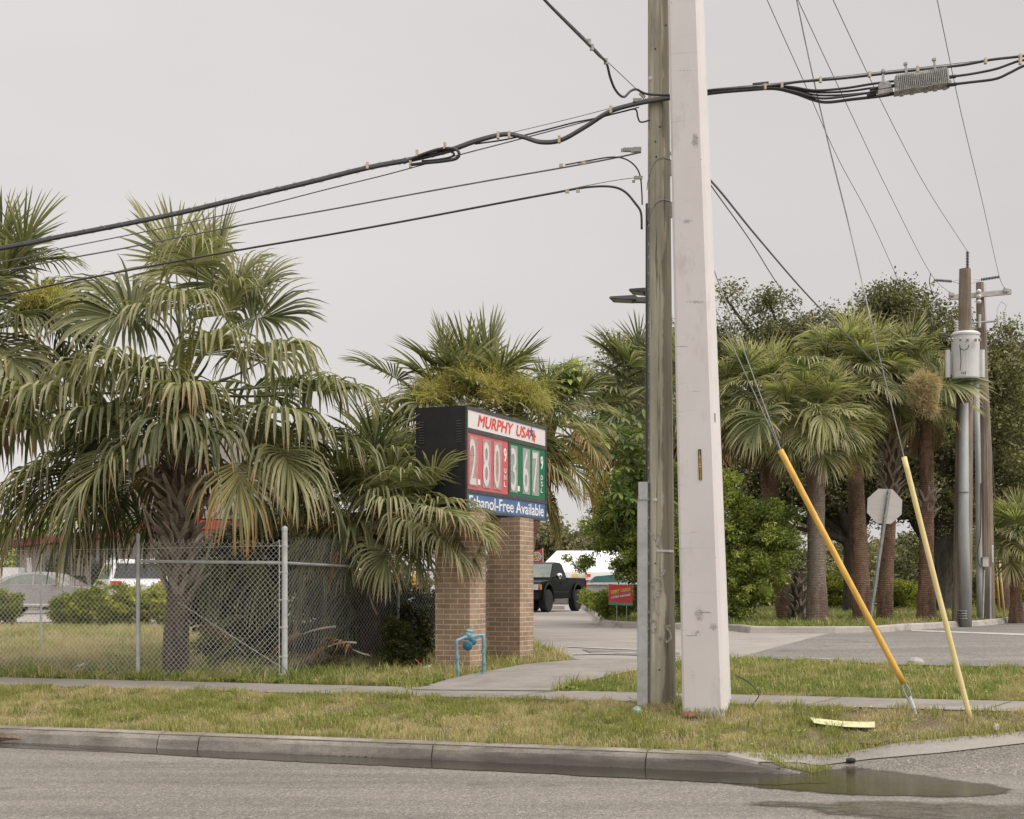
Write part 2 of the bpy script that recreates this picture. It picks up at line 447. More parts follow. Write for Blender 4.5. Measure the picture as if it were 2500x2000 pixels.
M['green_canvas'] = surf('green_canvas', (0.04, 0.13, 0.12), (0.07, 0.18, 0.17), 2, 0.7)
M['truck_paint'] = surf('truck_paint', (0.005, 0.006, 0.008), (0.008, 0.010, 0.012), 2, 0.25, 0.0, fine_amt=0.05, bstr=0, spec=0.12)
M['truck_trim'] = surf('truck_trim', (0.018, 0.02, 0.021), (0.026, 0.028, 0.03), 2, 0.6, bstr=0, spec=0.15)
M['silver_paint'] = surf('silver_paint', (0.36, 0.34, 0.33), (0.42, 0.40, 0.385), 2, 0.25, 0.5, fine_amt=0.04, bstr=0)
M['white_car'] = surf('white_car', (0.66, 0.66, 0.67), (0.72, 0.72, 0.73), 2, 0.25, 0, fine_amt=0.04, bstr=0)
M['car_glass'] = surf('car_glass', (0.012, 0.014, 0.014), (0.022, 0.025, 0.025), 3, 0.06, 0, fine_amt=0.05, bstr=0)
M['pale_glass'] = surf('pale_glass', (0.14, 0.16, 0.14), (0.22, 0.24, 0.21), 3, 0.08, 0, fine_amt=0.05, bstr=0)
M['chrome'] = surf('chrome', (0.6, 0.6, 0.6), (0.7, 0.7, 0.7), 3, 0.15, 1.0, fine_amt=0.02, bstr=0)
M['tyre'] = surf('tyre_rubber', (0.012, 0.012, 0.012), (0.022, 0.022, 0.022), 9, 0.85)
M['rim'] = surf('wheel_rim', (0.10, 0.10, 0.10), (0.25, 0.25, 0.25), 9, 0.35, 0.7)
M['tail_red'] = surf('tail_red', (0.45, 0.02, 0.02), (0.55, 0.05, 0.04), 9, 0.2, bstr=0)
M['amber'] = surf('amber_lamp', (0.8, 0.22, 0.05), (0.9, 0.35, 0.12), 9, 0.2, bstr=0)
M['sign_back'] = surf('aluminium_sheet', (0.50, 0.47, 0.44), (0.56, 0.53, 0.50), 1.5, 0.45, 0.15, fine_amt=0.06, bstr=0, stretch=(1, 1, 10))
M['transformer'] = surf('transformer_paint', (0.50, 0.50, 0.49), (0.60, 0.60, 0.585), 2, 0.45, fine_amt=0.1, bstr=0.05)
M['porcelain'] = surf('porcelain', (0.5, 0.49, 0.46), (0.62, 0.61, 0.58), 5, 0.3, bstr=0)
M['polymer'] = surf('polymer', (0.12, 0.12, 0.115), (0.18, 0.18, 0.17), 5, 0.5, bstr=0)
M['conduit'] = surf('conduit', (0.27, 0.28, 0.27), (0.36, 0.37, 0.36), 2.5, 0.55, fine_amt=0.15, stretch=(2, 2, 0.4))
M['led_lamp'] = surf('lamp_housing', (0.05, 0.05, 0.05), (0.08, 0.08, 0.08), 4, 0.6)
M['led_face'] = surf('lamp_face', (0.22, 0.22, 0.17), (0.3, 0.3, 0.24), 30, 0.5)
M['litter_white'] = surf('litter_white', (0.55, 0.54, 0.52), (0.72, 0.71, 0.69), 9, 0.6)
M['litter_yellow'] = surf('litter_yellow', (0.50, 0.50, 0.26), (0.60, 0.59, 0.35), 9, 0.7)
M['litter_orange'] = surf('dry_leaf', (0.16, 0.075, 0.04), (0.26, 0.125, 0.07), 9, 0.8)
M['plastic_green'] = surf('plastic_green', (0.14, 0.27, 0.22), (0.4, 0.5, 0.46), 9, 0.3)
M['bark_dark'] = surf('oak_bark', (0.028, 0.026, 0.018), (0.075, 0.068, 0.05), 6, 0.95, stretch=(1, 1, 0.3), fine=25, fine_amt=0.5, bstr=0.8)
M['black_rubber'] = surf('black_rubber', (0.02, 0.02, 0.02), (0.03, 0.03, 0.03), 6, 0.7)
M['tag_dark'] = surf('tag_dark', (0.05, 0.035, 0.02), (0.09, 0.06, 0.03), 20, 0.6)
M['paint_mark'] = surf('faded_spray_paint', (0.30, 0.285, 0.235), (0.50, 0.49, 0.44), 30, 0.8, fine_amt=0.5)
M['far_house'] = surf('far_house', (0.5, 0.48, 0.45), (0.6, 0.58, 0.55), 2, 0.8)

def brick_mat():
    m, nt, b, _ = newmat('tan_brick')
    at = ND(nt, 'ShaderNodeAttribute', attribute_name='dat')
    br = ND(nt, 'ShaderNodeTexBrick', {'Vector': at.outputs['Vector'], 'Scale': 1.0, 'Mortar Size': 0.007, 'Brick Width': 0.203,
                                       'Row Height': 0.0675, 'Color1': c4((0.35, 0.24, 0.155)), 'Color2': c4((0.27, 0.18, 0.115)),
                                       'Mortar': c4((0.50, 0.425, 0.335)), 'Mortar Smooth': 0.3, 'Bias': 0.0})
    n1 = noise(nt, coords(nt), 5, 5)
    c = mixc(nt, 0.7, br.outputs['Color'], ramp(nt, n1, [(0.3, (0.75, 0.75, 0.75)), (0.7, (1.2, 1.2, 1.2))]), 'MULTIPLY')
    f = noise(nt, coords(nt), 130, 3)
    c = mixc(nt, 0.5, c, ramp(nt, f, [(0.3, (0.7,) * 3), (0.7, (1.25,) * 3)]), 'MULTIPLY')
    setcol(nt, b, c); b.inputs['Roughness'].default_value = 0.9
    h = ND(nt, 'ShaderNodeMath', {0: 1.0, 1: br.outputs['Fac']}, operation='SUBTRACT').outputs[0]
    bump(nt, b, h, 0.6, 0.006)
    return m
M['brick'] = brick_mat()

def leaf_mat(name, a, b2, c3=None, tipc=None, tipa=0.0, yellow=(0.34, 0.26, 0.07), brown=(0.22, 0.13, 0.06), rough=0.5, transl=0.3, mixrange=(0.2, 0.8)):
    """foliage: tone varies leaf by leaf; dat.x = along the leaf, dat.y = age, dat.z = tone of its clump"""
    m, nt, b, out = newmat(name)
    geo = ND(nt, 'ShaderNodeNewGeometry')
    at = ND(nt, 'ShaderNodeAttribute', attribute_name='dat')
    sp = ND(nt, 'ShaderNodeSeparateXYZ', {0: at.outputs['Vector']})
    r = geo.outputs['Random Per Island']
    t = ND(nt, 'ShaderNodeMath', {0: r, 1: 0.55, 2: sp.outputs['Z']}, operation='MULTIPLY_ADD').outputs[0]
    c = ramp(nt, t, [(mixrange[0], a), (mixrange[1], b2)] + ([(1.0, c3)] if c3 else []))
    if tipc:
        tf = ND(nt, 'ShaderNodeMath', {0: maprange(nt, sp.outputs['X'], 0.35, 0.95, 0, tipa), 1: r}, operation='MULTIPLY').outputs[0]
        c = mixc(nt, tf, c, tipc)
    ag = ND(nt, 'ShaderNodeMath', {0: r, 1: 0.5, 2: sp.outputs['Y']}, operation='MULTIPLY_ADD').outputs[0]
    c = mixc(nt, maprange(nt, ag, 0.55, 1.0), c, yellow)
    tip = ND(nt, 'ShaderNodeMath', {0: sp.outputs['X'], 1: ag}, operation='ADD').outputs[0]
    c = mixc(nt, maprange(nt, tip, 1.25, 1.6), c, brown)
    c = mixc(nt, maprange(nt, ag, 1.1, 1.5), c, brown)
    setcol(nt, b, c)
    b.inputs['Roughness'].default_value = rough
    b.inputs['Specular IOR Level'].default_value = 0.28
    tr = ND(nt, 'ShaderNodeBsdfTranslucent', {'Color': mixc(nt, 1.0, c, (1.1, 1.25, 0.6), 'MULTIPLY')})
    mx = ND(nt, 'ShaderNodeMixShader', {0: transl})
    nt.links.new(b.outputs[0], mx.inputs[1]); nt.links.new(tr.outputs[0], mx.inputs[2])
    nt.links.new(mx.outputs[0], out.inputs[0])
    return m
M['palm'] = leaf_mat('palm_leaf', (0.070, 0.085, 0.030), (0.33, 0.32, 0.165), None, (0.50, 0.46, 0.33), 0.6, (0.45, 0.38, 0.15), (0.38, 0.22, 0.10), 0.5)
M['palm_r'] = leaf_mat('palm_leaf_light', (0.070, 0.100, 0.032), (0.42, 0.42, 0.20), None, (0.68, 0.60, 0.40), 1.0, (0.50, 0.43, 0.24), (0.46, 0.37, 0.24), 0.55)
M['dead'] = leaf_mat('dead_palm_leaf', (0.12, 0.085, 0.05), (0.32, 0.25, 0.17), None, None, 0, (0.3, 0.2, 0.1), (0.2, 0.12, 0.06), 0.8, 0.15)
M['flower'] = leaf_mat('palm_flower', (0.34, 0.31, 0.08), (0.55, 0.50, 0.17), None, None, 0, (0.42, 0.30, 0.12), (0.30, 0.17, 0.08), 0.8, 0.3)
M['flower_pale'] = leaf_mat('palm_flower_pale', (0.38, 0.29, 0.15), (0.58, 0.47, 0.28), None, None, 0, (0.42, 0.30, 0.12), (0.30, 0.17, 0.08), 0.8, 0.3)
M['petiole'] = surf('palm_stalk', (0.10, 0.115, 0.045), (0.19, 0.18, 0.075), 4, 0.5, bstr=0)
M['oak'] = leaf_mat('oak_leaf', (0.040, 0.047, 0.019), (0.20, 0.19, 0.082), (0.38, 0.34, 0.17), rough=0.55, transl=0.25)
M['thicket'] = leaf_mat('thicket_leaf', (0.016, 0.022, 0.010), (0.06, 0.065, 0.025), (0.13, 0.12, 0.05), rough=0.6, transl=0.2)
M['tree_bright'] = leaf_mat('bright_leaf', (0.085, 0.120, 0.026), (0.38, 0.43, 0.105), (0.68, 0.66, 0.22), rough=0.55, transl=0.4)
M['umbrella'] = leaf_mat('umbrella_leaf', (0.05, 0.095, 0.025), (0.24, 0.29, 0.085), (0.44, 0.47, 0.15), rough=0.4, transl=0.35)
M['hedge'] = leaf_mat('yellow_hedge_leaf', (0.08, 0.11, 0.018), (0.34, 0.35, 0.045), (0.52, 0.48, 0.08), rough=0.55)
M['shrub'] = leaf_mat('shrub_leaf', (0.030, 0.042, 0.012), (0.10, 0.105, 0.025), (0.18, 0.15, 0.04), rough=0.5)
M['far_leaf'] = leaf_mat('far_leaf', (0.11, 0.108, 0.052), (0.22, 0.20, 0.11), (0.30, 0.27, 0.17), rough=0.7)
M['vine'] = leaf_mat('vine_leaf', (0.05, 0.05, 0.02), (0.14, 0.10, 0.045), (0.2, 0.14, 0.08), rough=0.7)
def grass_mat(name, a, b2, dry, dry2):
    m, nt, b, out = newmat(name)
    geo = ND(nt, 'ShaderNodeNewGeometry')
    at = ND(nt, 'ShaderNodeAttribute', attribute_name='dat')
    sp = ND(nt, 'ShaderNodeSeparateXYZ', {0: at.outputs['Vector']})
    r = geo.outputs['Random Per Island']
    g = ramp(nt, r, [(0.0, a), (1.0, b2)])
    d = ramp(nt, r, [(0.0, dry), (1.0, dry2)])
    c = mixc(nt, sp.outputs['Y'], g, d)
    setcol(nt, b, c); b.inputs['Roughness'].default_value = 0.6
    tr = ND(nt, 'ShaderNodeBsdfTranslucent', {'Color': c})
    mx = ND(nt, 'ShaderNodeMixShader', {0: 0.35})
    nt.links.new(b.outputs[0], mx.inputs[1]); nt.links.new(tr.outputs[0], mx.inputs[2])
    nt.links.new(mx.outputs[0], out.inputs[0])
    return m
M['grass'] = grass_mat('grass_blade', (0.19, 0.21, 0.045), (0.42, 0.42, 0.12), (0.46, 0.39, 0.17), (0.62, 0.53, 0.28))
M['grass_green'] = grass_mat('grass_blade_green', (0.12, 0.17, 0.032), (0.33, 0.37, 0.085), (0.38, 0.33, 0.13), (0.54, 0.46, 0.22))

def trunk_mat(name, a, b2, dark, rings=9.0, darkfac=0.6):
    m, nt, b, _ = newmat(name)
    v = coords(nt)
    w = ND(nt, 'ShaderNodeTexWave', {'Vector': v, 'Scale': rings, 'Distortion': 7.0, 'Detail': 5.0, 'Detail Scale': 3.0}, wave_type='BANDS', bands_direction='Z').outputs['Fac']
    c = mixc(nt, 0.35, ramp(nt, noise(nt, v, 6, 6, 0.65), [(0.3, a), (0.7, b2)]), ramp(nt, w, [(0.0, (0.45,) * 3), (0.5, (1.1,) * 3)]), 'MULTIPLY')
    s = maprange(nt, noise(nt, coords(nt, (1.4, 1.4, 0.35)), 2.0, 6, 0.7), 0.47, 0.58, 0, darkfac)
    c = mixc(nt, s, c, dark)
    f = noise(nt, coords(nt, (1, 1, 2.5)), 38, 4, 0.7)
    c = mixc(nt, 0.7, c, ramp(nt, f, [(0.3, (0.5,) * 3), (0.7, (1.3,) * 3)]), 'MULTIPLY')
    setcol(nt, b, c); b.inputs['Roughness'].default_value = 0.95
    h = ND(nt, 'ShaderNodeMath', {0: w, 1: f}, operation='ADD').outputs[0]
    bump(nt, b, h, 0.9, 0.02)
    return m
M['trunk_grey'] = trunk_mat('palm_trunk_grey', (0.23, 0.18, 0.14), (0.36, 0.30, 0.245), (0.13, 0.055, 0.03))
M['trunk_brown'] = trunk_mat('palm_trunk_brown', (0.20, 0.115, 0.07), (0.38, 0.24, 0.16), (0.05, 0.032, 0.02), 7)
M['trunk_dark'] = trunk_mat('palm_trunk_dark', (0.075, 0.052, 0.038), (0.145, 0.105, 0.08), (0.02, 0.018, 0.014), 9)
M['trunk_big'] = trunk_mat('palm_trunk_greybrown', (0.17, 0.13, 0.10), (0.30, 0.24, 0.185), (0.07, 0.052, 0.04), 8)
M['boots'] = surf('palm_boots', (0.27, 0.22, 0.175), (0.50, 0.43, 0.35), 4, 0.85, fine=50, fine_amt=0.45, bstr=0.5, lo=0.3, hi=0.7)
M['boots_dark'] = surf('palm_boots_brown', (0.11, 0.07, 0.042), (0.26, 0.19, 0.135), 5, 0.9, fine=50, fine_amt=0.45, bstr=0.5)

def water_mat():
    m, nt, b, _ = newmat('puddle_water')
    b.inputs['Base Color'].default_value = (0.03, 0.028, 0.02, 1)
    b.inputs['Roughness'].default_value = 0.03
    b.inputs['IOR'].default_value = 1.33
    n = noise(nt, coords(nt, (0.8, 3.5, 1)), 11, 3, 0.65)
    bump(nt, b, n, 0.30, 0.006)
    return m
def feather(m):
    nt = m.node_tree; b = [n for n in nt.nodes if n.type == 'BSDF_PRINCIPLED'][0]; out = [n for n in nt.nodes if n.type == 'OUTPUT_MATERIAL'][0]
    at = ND(nt, 'ShaderNodeAttribute', attribute_name='dat'); sp = ND(nt, 'ShaderNodeSeparateXYZ', {0: at.outputs['Vector']})
    v = noise(nt, coords(nt), 55, 3, 0.7)
    f = ND(nt, 'ShaderNodeMath', {0: v, 1: -0.9, 2: 0.45}, operation='MULTIPLY_ADD').outputs[0]
    f = ND(nt, 'ShaderNodeMath', {0: f, 1: sp.outputs['X']}, operation='ADD').outputs[0]
    mx = ND(nt, 'ShaderNodeMixShader', {0: maprange(nt, f, 0.12, 0.55)})
    tr = ND(nt, 'ShaderNodeBsdfTransparent'); nt.links.new(tr.outputs[0], mx.inputs[1]); nt.links.new(b.outputs[0], mx.inputs[2]); nt.links.new(mx.outputs[0], out.inputs[0])
    return m
M['water'] = feather(water_mat())
def wet_mat():
    m, nt, b, _ = newmat('wet_asphalt')
    vor = ND(nt, 'ShaderNodeTexVoronoi', {'Vector': coords(nt), 'Scale': 85.0})
    spk = ramp(nt, vor.outputs['Color'], [(0.0, (0.04, 0.037, 0.03)), (0.6, (0.085, 0.08, 0.068)), (1.0, (0.22, 0.2, 0.18))])
    setcol(nt, b, spk)
    r = maprange(nt, noise(nt, coords(nt, (1, 2.5, 1)), 6, 5, 0.7), 0.4, 0.6, 0.05, 0.4)
    nt.links.new(r, b.inputs['Roughness'])
    bump(nt, b, vor.outputs['Distance'], 0.15, 0.004)
    return m
M['wet'] = feather(wet_mat())

# ================================================================== THE SETTING
def sheet(name, poly, lift, mat, fine=True, thick=0.0):
    """a paved surface following the ground, 'poly' in plan"""
    bm = bmesh.new()
    f = bm.faces.new([bm.verts.new((p[0], p[1], 0)) for p in poly])
    if f.normal.z < 0: f.normal_flip()
    bmesh.ops.triangulate(bm, faces=bm.faces[:])
    ts = [12.35, 12.78, 12.82, 13.0, 13.3, 14.8, 15.9, 18.6, 25]
    for t in ts:
        p = xy(0, t)
        bmesh.ops.bisect_plane(bm, geom=bm.verts[:] + bm.edges[:] + bm.faces[:], plane_co=(p[0], p[1], 0), plane_no=(NX, NY, 0))
    for s in (S1, (S1 + S2) / 2, S2):
        p = xy(s, 0)
        bmesh.ops.bisect_plane(bm, geom=bm.verts[:] + bm.edges[:] + bm.faces[:], plane_co=(p[0], p[1], 0), plane_no=(UX, UY, 0))
    for v in bm.verts: v.co.z = zg(v.co.x, v.co.y) + lift
    bmesh.ops.recalc_face_normals(bm, faces=bm.faces[:])
    for f in bm.faces:
        if f.normal.z < 0: f.normal_flip()
    me = bpy.data.meshes.new(name); bm.to_mesh(me); bm.free()
    me.materials.append(mat)
    o = bpy.data.objects.new(name, me); COL.objects.link(o)
    return struct(o)
def gp(pts): return [tuple(G(*p).xy) for p in pts]

def inpoly(x, y, poly):
    c = np.zeros(len(x), dtype=bool)
    n = len(poly)
    for i in range(n):
        x1, y1 = poly[i]; x2, y2 = poly[(i + 1) % n]
        cond = ((y1 > y) != (y2 > y))
        xi = (x2 - x1) * (y - y1) / (y2 - y1 + 1e-12) + x1
        c ^= cond & (x < xi)
    return c
def vnoise(x, y, scale, seed):
    r = np.random.RandomState(seed); T = r.rand(64, 64)
    u, v = x * scale + 1000, y * scale + 1000
    i, j = np.floor(u).astype(int), np.floor(v).astype(int)
    fu, fv = u - i, v - j
    fu, fv = fu * fu * (3 - 2 * fu), fv * fv * (3 - 2 * fv)
    g = lambda a, b: T[a % 64, b % 64]
    return (g(i, j) * (1 - fu) + g(i + 1, j) * fu) * (1 - fv) + (g(i, j + 1) * (1 - fu) + g(i + 1, j + 1) * fu) * fv
def zga(x, y): return zst_a(x * UX + y * UY, x * NX + y * NY)

# terrain: one sheet to the horizon
sv = np.unique(np.concatenate([np.linspace(-900, -40, 20), np.arange(-40, 30.1, 2.0), [S1, (S1 + S2) / 2, S2], np.linspace(32, 900, 20)]))
tv = np.unique(np.concatenate([[-400, -60, -20, 0, 6, 12.35, 12.78, 12.82, 13.0], np.arange(13.3, 26, 0.5), [14.8, 15.9, 18.6, 25], np.arange(30, 100, 6), np.linspace(120, 1500, 14)]))
tb = MB()
SS, TT = np.meshgrid(sv, tv)
ZZ = zst_a(SS, TT)
tb.add(np.stack([SS * UX + TT * NX, SS * UY + TT * NY, ZZ], -1).reshape(-1, 3), np.array([[j * len(sv) + i, j * len(sv) + i + 1, (j + 1) * len(sv) + i + 1, (j + 1) * len(sv) + i]
       for j in range(len(tv) - 1) for i in range(len(sv) - 1)]))
struct(tb.build('ground', M['soil'], origin=Vector((0, 0, 0))))

# main road
road_poly = [xy(-400, -60), xy(400, -60), xy(400, 12.36), xy(-400, 12.36)]
sheet('road', road_poly, 0.006, M['asphalt'])
# gutter running along the kerb (wet)
KS0, KS1 = -24.0, S2 - 0.06
sheet('gutter', [xy(KS0, 12.34), xy(-1.9, 12.34), xy(-1.9, 12.79), xy(KS0, 12.79)], 0.010, M['gutter'])
# kerb with joints
kb = MB()
joints = [st(*G(px, 1872, 0).xy)[0] for px in (155, 288, 1003, 1577)]
edges = [KS0] + joints + [S1, (S1 + S2) / 2, KS1]
rk = random.Random(5)
for i in range(len(edges) - 1):
    a, b = edges[i], edges[i + 1]
    if a in joints: a += 0.007
    if b in joints: b -= 0.007
    n = max(2, int((b - a) / 0.25))
    rows = []
    off = rk.uniform(-0.006, 0.006) if i < 5 else 0
    for k in range(n + 1):
        s = a + (b - a) * k / n
        h = hc(s)
        w = rk.uniform(-0.006, 0.006)
        prof = [(12.755 + off, -0.03), (12.76 + off + w, 0.012), (12.785 + off + w, h * 0.7), (12.81 + off, h * 0.93), (12.85 + off, h + 0.008 + w), (12.97 + off + w, h + 0.016), (13.0 + off, h - 0.04), (13.0 + off, -0.06)]
        rows.append([(*xy(s, t), z) for t, z in prof])
    m = len(rows[0])
    vs = [p for r in rows for p in r]
    fs = [(k * m + j, k * m + j + 1, (k + 1) * m + j + 1, (k + 1) * m + j) for k in range(n) for j in range(m - 1)]
    fs += [tuple(range(m)), tuple(n * m + j for j in range(m - 1, -1, -1))]
    kb.add(vs, fs)
struct(kb.build('kerb', M['kerb'], origin=Vector((0, 12.8, 0))))

# concrete apron where the kerb drops, with the asphalt of the driveway mouth below it
mouth_px = [(1680, 1888), (1820, 1866), (1960, 1864), (2130, 1856), (2300, 1838), (2560, 1808), (3300, 1760), (3300, 2300), (1650, 2300)]
sheet('driveway_mouth', [tuple(p) for p in gp(mouth_px[:7])] + [xy(9, 12.2), xy(-2.2, 12.2)], 0.008, M['asphalt'])
apron_px = [(1790, 1838), (1850, 1842), (1950, 1845), (2075, 1841), (2200, 1817), (2350, 1803), (2560, 1785), (3300, 1730), (3300, 1765), (2560, 1812), (2300, 1842), (2130, 1857), (1960, 1867), (1850, 1872), (1770, 1880)]
apron_xy = gp(apron_px)
sheet('driveway_apron', apron_xy, 0.018, M['apron'])
# puddles
pud1 = [(1700, 1905), (1760, 1897), (1820, 1886), (1880, 1876), (1960, 1872), (2060, 1871), (2130, 1875), (2200, 1884), (2280, 1897), (2380, 1910), (2440, 1918), (2485, 1930), (2470, 1942), (2400, 1950), (2300, 1953), (2150, 1949), (2000, 1942), (1900, 1934), (1820, 1925), (1750, 1916)]
pud2 = [(1810, 1962), (1880, 1958), (2000, 1958), (2200, 1957), (2400, 1962), (2700, 1966), (2700, 2080), (2300, 2030), (2100, 2000), (1950, 1985), (1860, 1974)]
pud3 = [(1250, 1888), (1400, 1892), (1600, 1893), (1720, 1888), (1775, 1880), (1800, 1885), (1780, 1900), (1680, 1911), (1560, 1906), (1400, 1899)]

def puddle(poly, lift, mat, feather, seed, res=0.035):
    px_ = np.array([p[0] for p in poly]); py_ = np.array([p[1] for p in poly])
    gx = np.arange(px_.min(), px_.max() + res, res); gy = np.arange(py_.min(), py_.max() + res, res)
    X_, Y_ = np.meshgrid(gx, gy); xf, yf = X_.ravel(), Y_.ravel()
    ins = inpoly(xf, yf, poly)
    dist = np.full(len(xf), 1e9)
    for i in range(len(poly)):
        ax_, ay_ = poly[i]; bx_, by_ = poly[(i + 1) % len(poly)]; L2 = (bx_ - ax_) ** 2 + (by_ - ay_) ** 2 + 1e-9
        t_ = np.clip(((xf - ax_) * (bx_ - ax_) + (yf - ay_) * (by_ - ay_)) / L2, 0, 1)
        dist = np.minimum(dist, np.hypot(xf - ax_ - t_ * (bx_ - ax_), yf - ay_ - t_ * (by_ - ay_)))
    al = np.where(ins, dist / feather, 0) + (vnoise(xf, yf, 3.0, seed) - 0.5) * 0.6 * (ins & (dist < feather * 1.6)) + (vnoise(xf, yf, 11.0, seed + 1) - 0.5) * 0.35 * (ins & (dist < feather * 1.6))
    al = np.clip(al, 0, 1) * ins
    idx = np.arange(len(xf)).reshape(X_.shape)
    q = np.stack([idx[:-1, :-1], idx[:-1, 1:], idx[1:, 1:], idx[1:, :-1]], -1).reshape(-1, 4)
    q = q[(al[q] > 0).any(1)]
    used = np.unique(q); mp_ = np.zeros(len(xf), int); mp_[used] = np.arange(len(used))
    b = MB(); D = np.zeros((len(used), 3)); D[:, 0] = al[used]; D[:, 1] = 0.001
    b.add(np.stack([xf, yf, zga(xf, yf) + lift], -1)[used], mp_[q], D)
    return struct(b.build('puddle', mat, origin=Vector((poly[0][0], poly[0][1], 0))))
puddle(gp(pud1), 0.0105, M['water'], 0.20, 61)
puddle(gp(pud2), 0.0115, M['wet'], 0.45, 63)
puddle([xy(-7.5, 12.22), xy(-5, 12.12), xy(-2.9, 12.02), xy(-1.9, 12.0), xy(-1.5, 12.3), xy(-1.9, 12.765), xy(-9, 12.765), xy(-10.5, 12.74)], 0.0125, M['water'], 0.10, 65, 0.025)
# pavement
walk = [xy(-60, 14.82), xy(60, 14.82), xy(60, 15.9), xy(-60, 15.9)]
sheet('pavement', walk, 0.014, M['walk'])
pv = MB()
for px in (735, 1258, 1575, 2000, 2410):      # joints between the slabs
    s = st(*G(px, 1700).xy)[0]
    a = xy(s, 14.82); b = xy(s + 0.25, 15.9)
    dv = Vector((UX, UY, 0)) * 0.012
    p0 = Vector((*a, zst(s, 14.82) + 0.0185)); p1 = Vector((*b, zst(s, 15.9) + 0.0185))
    pv.add([p0, p0 + dv, p1 + dv, p1], [(0, 1, 2, 3)])
struct(pv.build('pavement', M['soil']))
ramp_px = [(1000, 1688), (1090, 1664), (1150, 1650), (1230, 1635), (1300, 1623), (1400, 1615), (1450, 1612), (1560, 1612), (1700, 1612), (1650, 1621), (1570, 1637), (1480, 1656), (1400, 1675), (1340, 1691)]
ramp_xy = gp(ramp_px)
sheet('footpath', ramp_xy, 0.022, M['apron'])
# car park and side street
lot_px = [(1440, 1613), (1405, 1610), (1370, 1598), (1340, 1583), (1305, 1574), (1260, 1560), (1150, 1538), (900, 1524), (400, 1519), (-700, 1524), (-1500, 1505), (-1500, 1462), (3600, 1462), (4200, 1490), (4200, 1650), (2700, 1634), (2500, 1632), (2200, 1626), (2000, 1615), (1900, 1612), (1700, 1611)]
lot_xy = gp(lot_px)
sheet('car_park', lot_xy, 0.016, M['lot'])
street_px = [(2050, 1543), (1960, 1566), (1880, 1587), (1790, 1613), (1900, 1613), (2000, 1617), (2200, 1627), (2500, 1633), (2700, 1635), (4200, 1650), (4200, 1490), (2900, 1490), (2500, 1516), (2300, 1530)]
sheet('side_street', gp(street_px), 0.022, M['asphalt_lot'])
for pts in ([(2225, 1541), (2500, 1551), (2900, 1566), (2900, 1569), (2500, 1555), (2225, 1544)],
            [(1385, 1582), (1480, 1586.5), (1640, 1592), (1640, 1593.6), (1480, 1588.3), (1385, 1583.6)],
            [(1400, 1601), (1520, 1597.5), (1640, 1594), (1640, 1595.6), (1520, 1599.3), (1400, 1602.8)],
            [(1960, 1609.5), (2060, 1614.5), (2060, 1616), (1960, 1611)],
            [(1560, 1606), (1640, 1604), (1700, 1603), (1700, 1604.5), (1640, 1606), (1560, 1608)]):
    sheet('road_marking', gp(pts), 0.028, M['white_paint'])
# dark band (wet asphalt strip by the ramp) and tyre streaks
sheet('car_park', gp([(1420, 1589), (1600, 1595), (1660, 1597), (1660, 1602), (1560, 1604), (1450, 1601)]), 0.0245, M['asphalt_lot'])
# near edge of the car park: low concrete kerb by the sign
def kerb_line(name, pts, h=0.15, w=0.16, mat=None, z0=0.0, close=False):
    b = MB()
    pts = [Vector((p[0], p[1], 0)) for p in pts]
    q = []
    for i in range(len(pts) - 1):
        L = (pts[i + 1] - pts[i]).length
        n = max(1, int(L / 0.7))
        q += [pts[i].lerp(pts[i + 1], k / n) for k in range(n)]
    q.append(pts[-1])
    rows = []
    for i, p in enumerate(q):
        T = (q[min(i + 1, len(q) - 1)] - q[max(i - 1, 0)]).normalized()
        Nn = Vector((-T.y, T.x, 0))
        z = zg(p.x, p.y) + z0
        e = random.Random(i * 7 + 1).uniform(-0.006, 0.006)
        rows.append([(p - Nn * (-0.02)) + Vector((0, 0, z - 0.05)), p + Nn * 0.0 + Vector((0, 0, z + h * 0.05)), p + Nn * 0.03 + Vector((0, 0, z + h * 0.85 + e)),
                     p + Nn * 0.06 + Vector((0, 0, z + h + e)), p + Nn * w + Vector((0, 0, z + h + e)), p + Nn * (w + 0.01) + Vector((0, 0, z - 0.05))])
    m = 6
    vs = [v for r in rows for v in r]
    b.add(vs, [(k * m + j, k * m + j + 1, (k + 1) * m + j + 1, (k + 1) * m + j) for k in range(len(rows) - 1) for j in range(m - 1)] +
          [tuple(range(m)), tuple((len(rows) - 1) * m + j for j in range(m - 1, -1, -1))])
    return struct(b.build(name, mat or M['kerb_far']))
isl_px = [(1413, 1484), (1432, 1494), (1446, 1505), (1455, 1520), (1470, 1530), (1500, 1534), (1655, 1538), (1790, 1543), (1830, 1548), (2040, 1549), (2140, 1548), (2220, 1541), (2330, 1534), (2420, 1529), (2460, 1523), (2500, 1516), (2560, 1508), (2700, 1503), (2900, 1500), (3300, 1500)]
isl_xy = gp(isl_px)
kerb_line('island_kerb', isl_xy)
def inner(pts, d):
    out = []
    for i, p in enumerate(pts):
        a = Vector(pts[max(i - 1, 0)]); b = Vector(pts[min(i + 1, len(pts) - 1)])
        T = (b - a).normalized(); out.append((p[0] - T.y * d, p[1] + T.x * d))
    return out
isl_in = inner(isl_xy, 0.15)
far_r = P(3500, 1440, 75); far_l = P(1470, 1440, 75)
isl_top = isl_in + [tuple(far_r.xy), tuple(far_l.xy)]
sheet('island_ground', isl_top, 0.125, M['soil_green'])
kerb_line('footpath_kerb', gp([(1300, 1573), (1340, 1582), (1370, 1596), (1405, 1609), (1440, 1612)])[::-1], 0.02, 0.14)

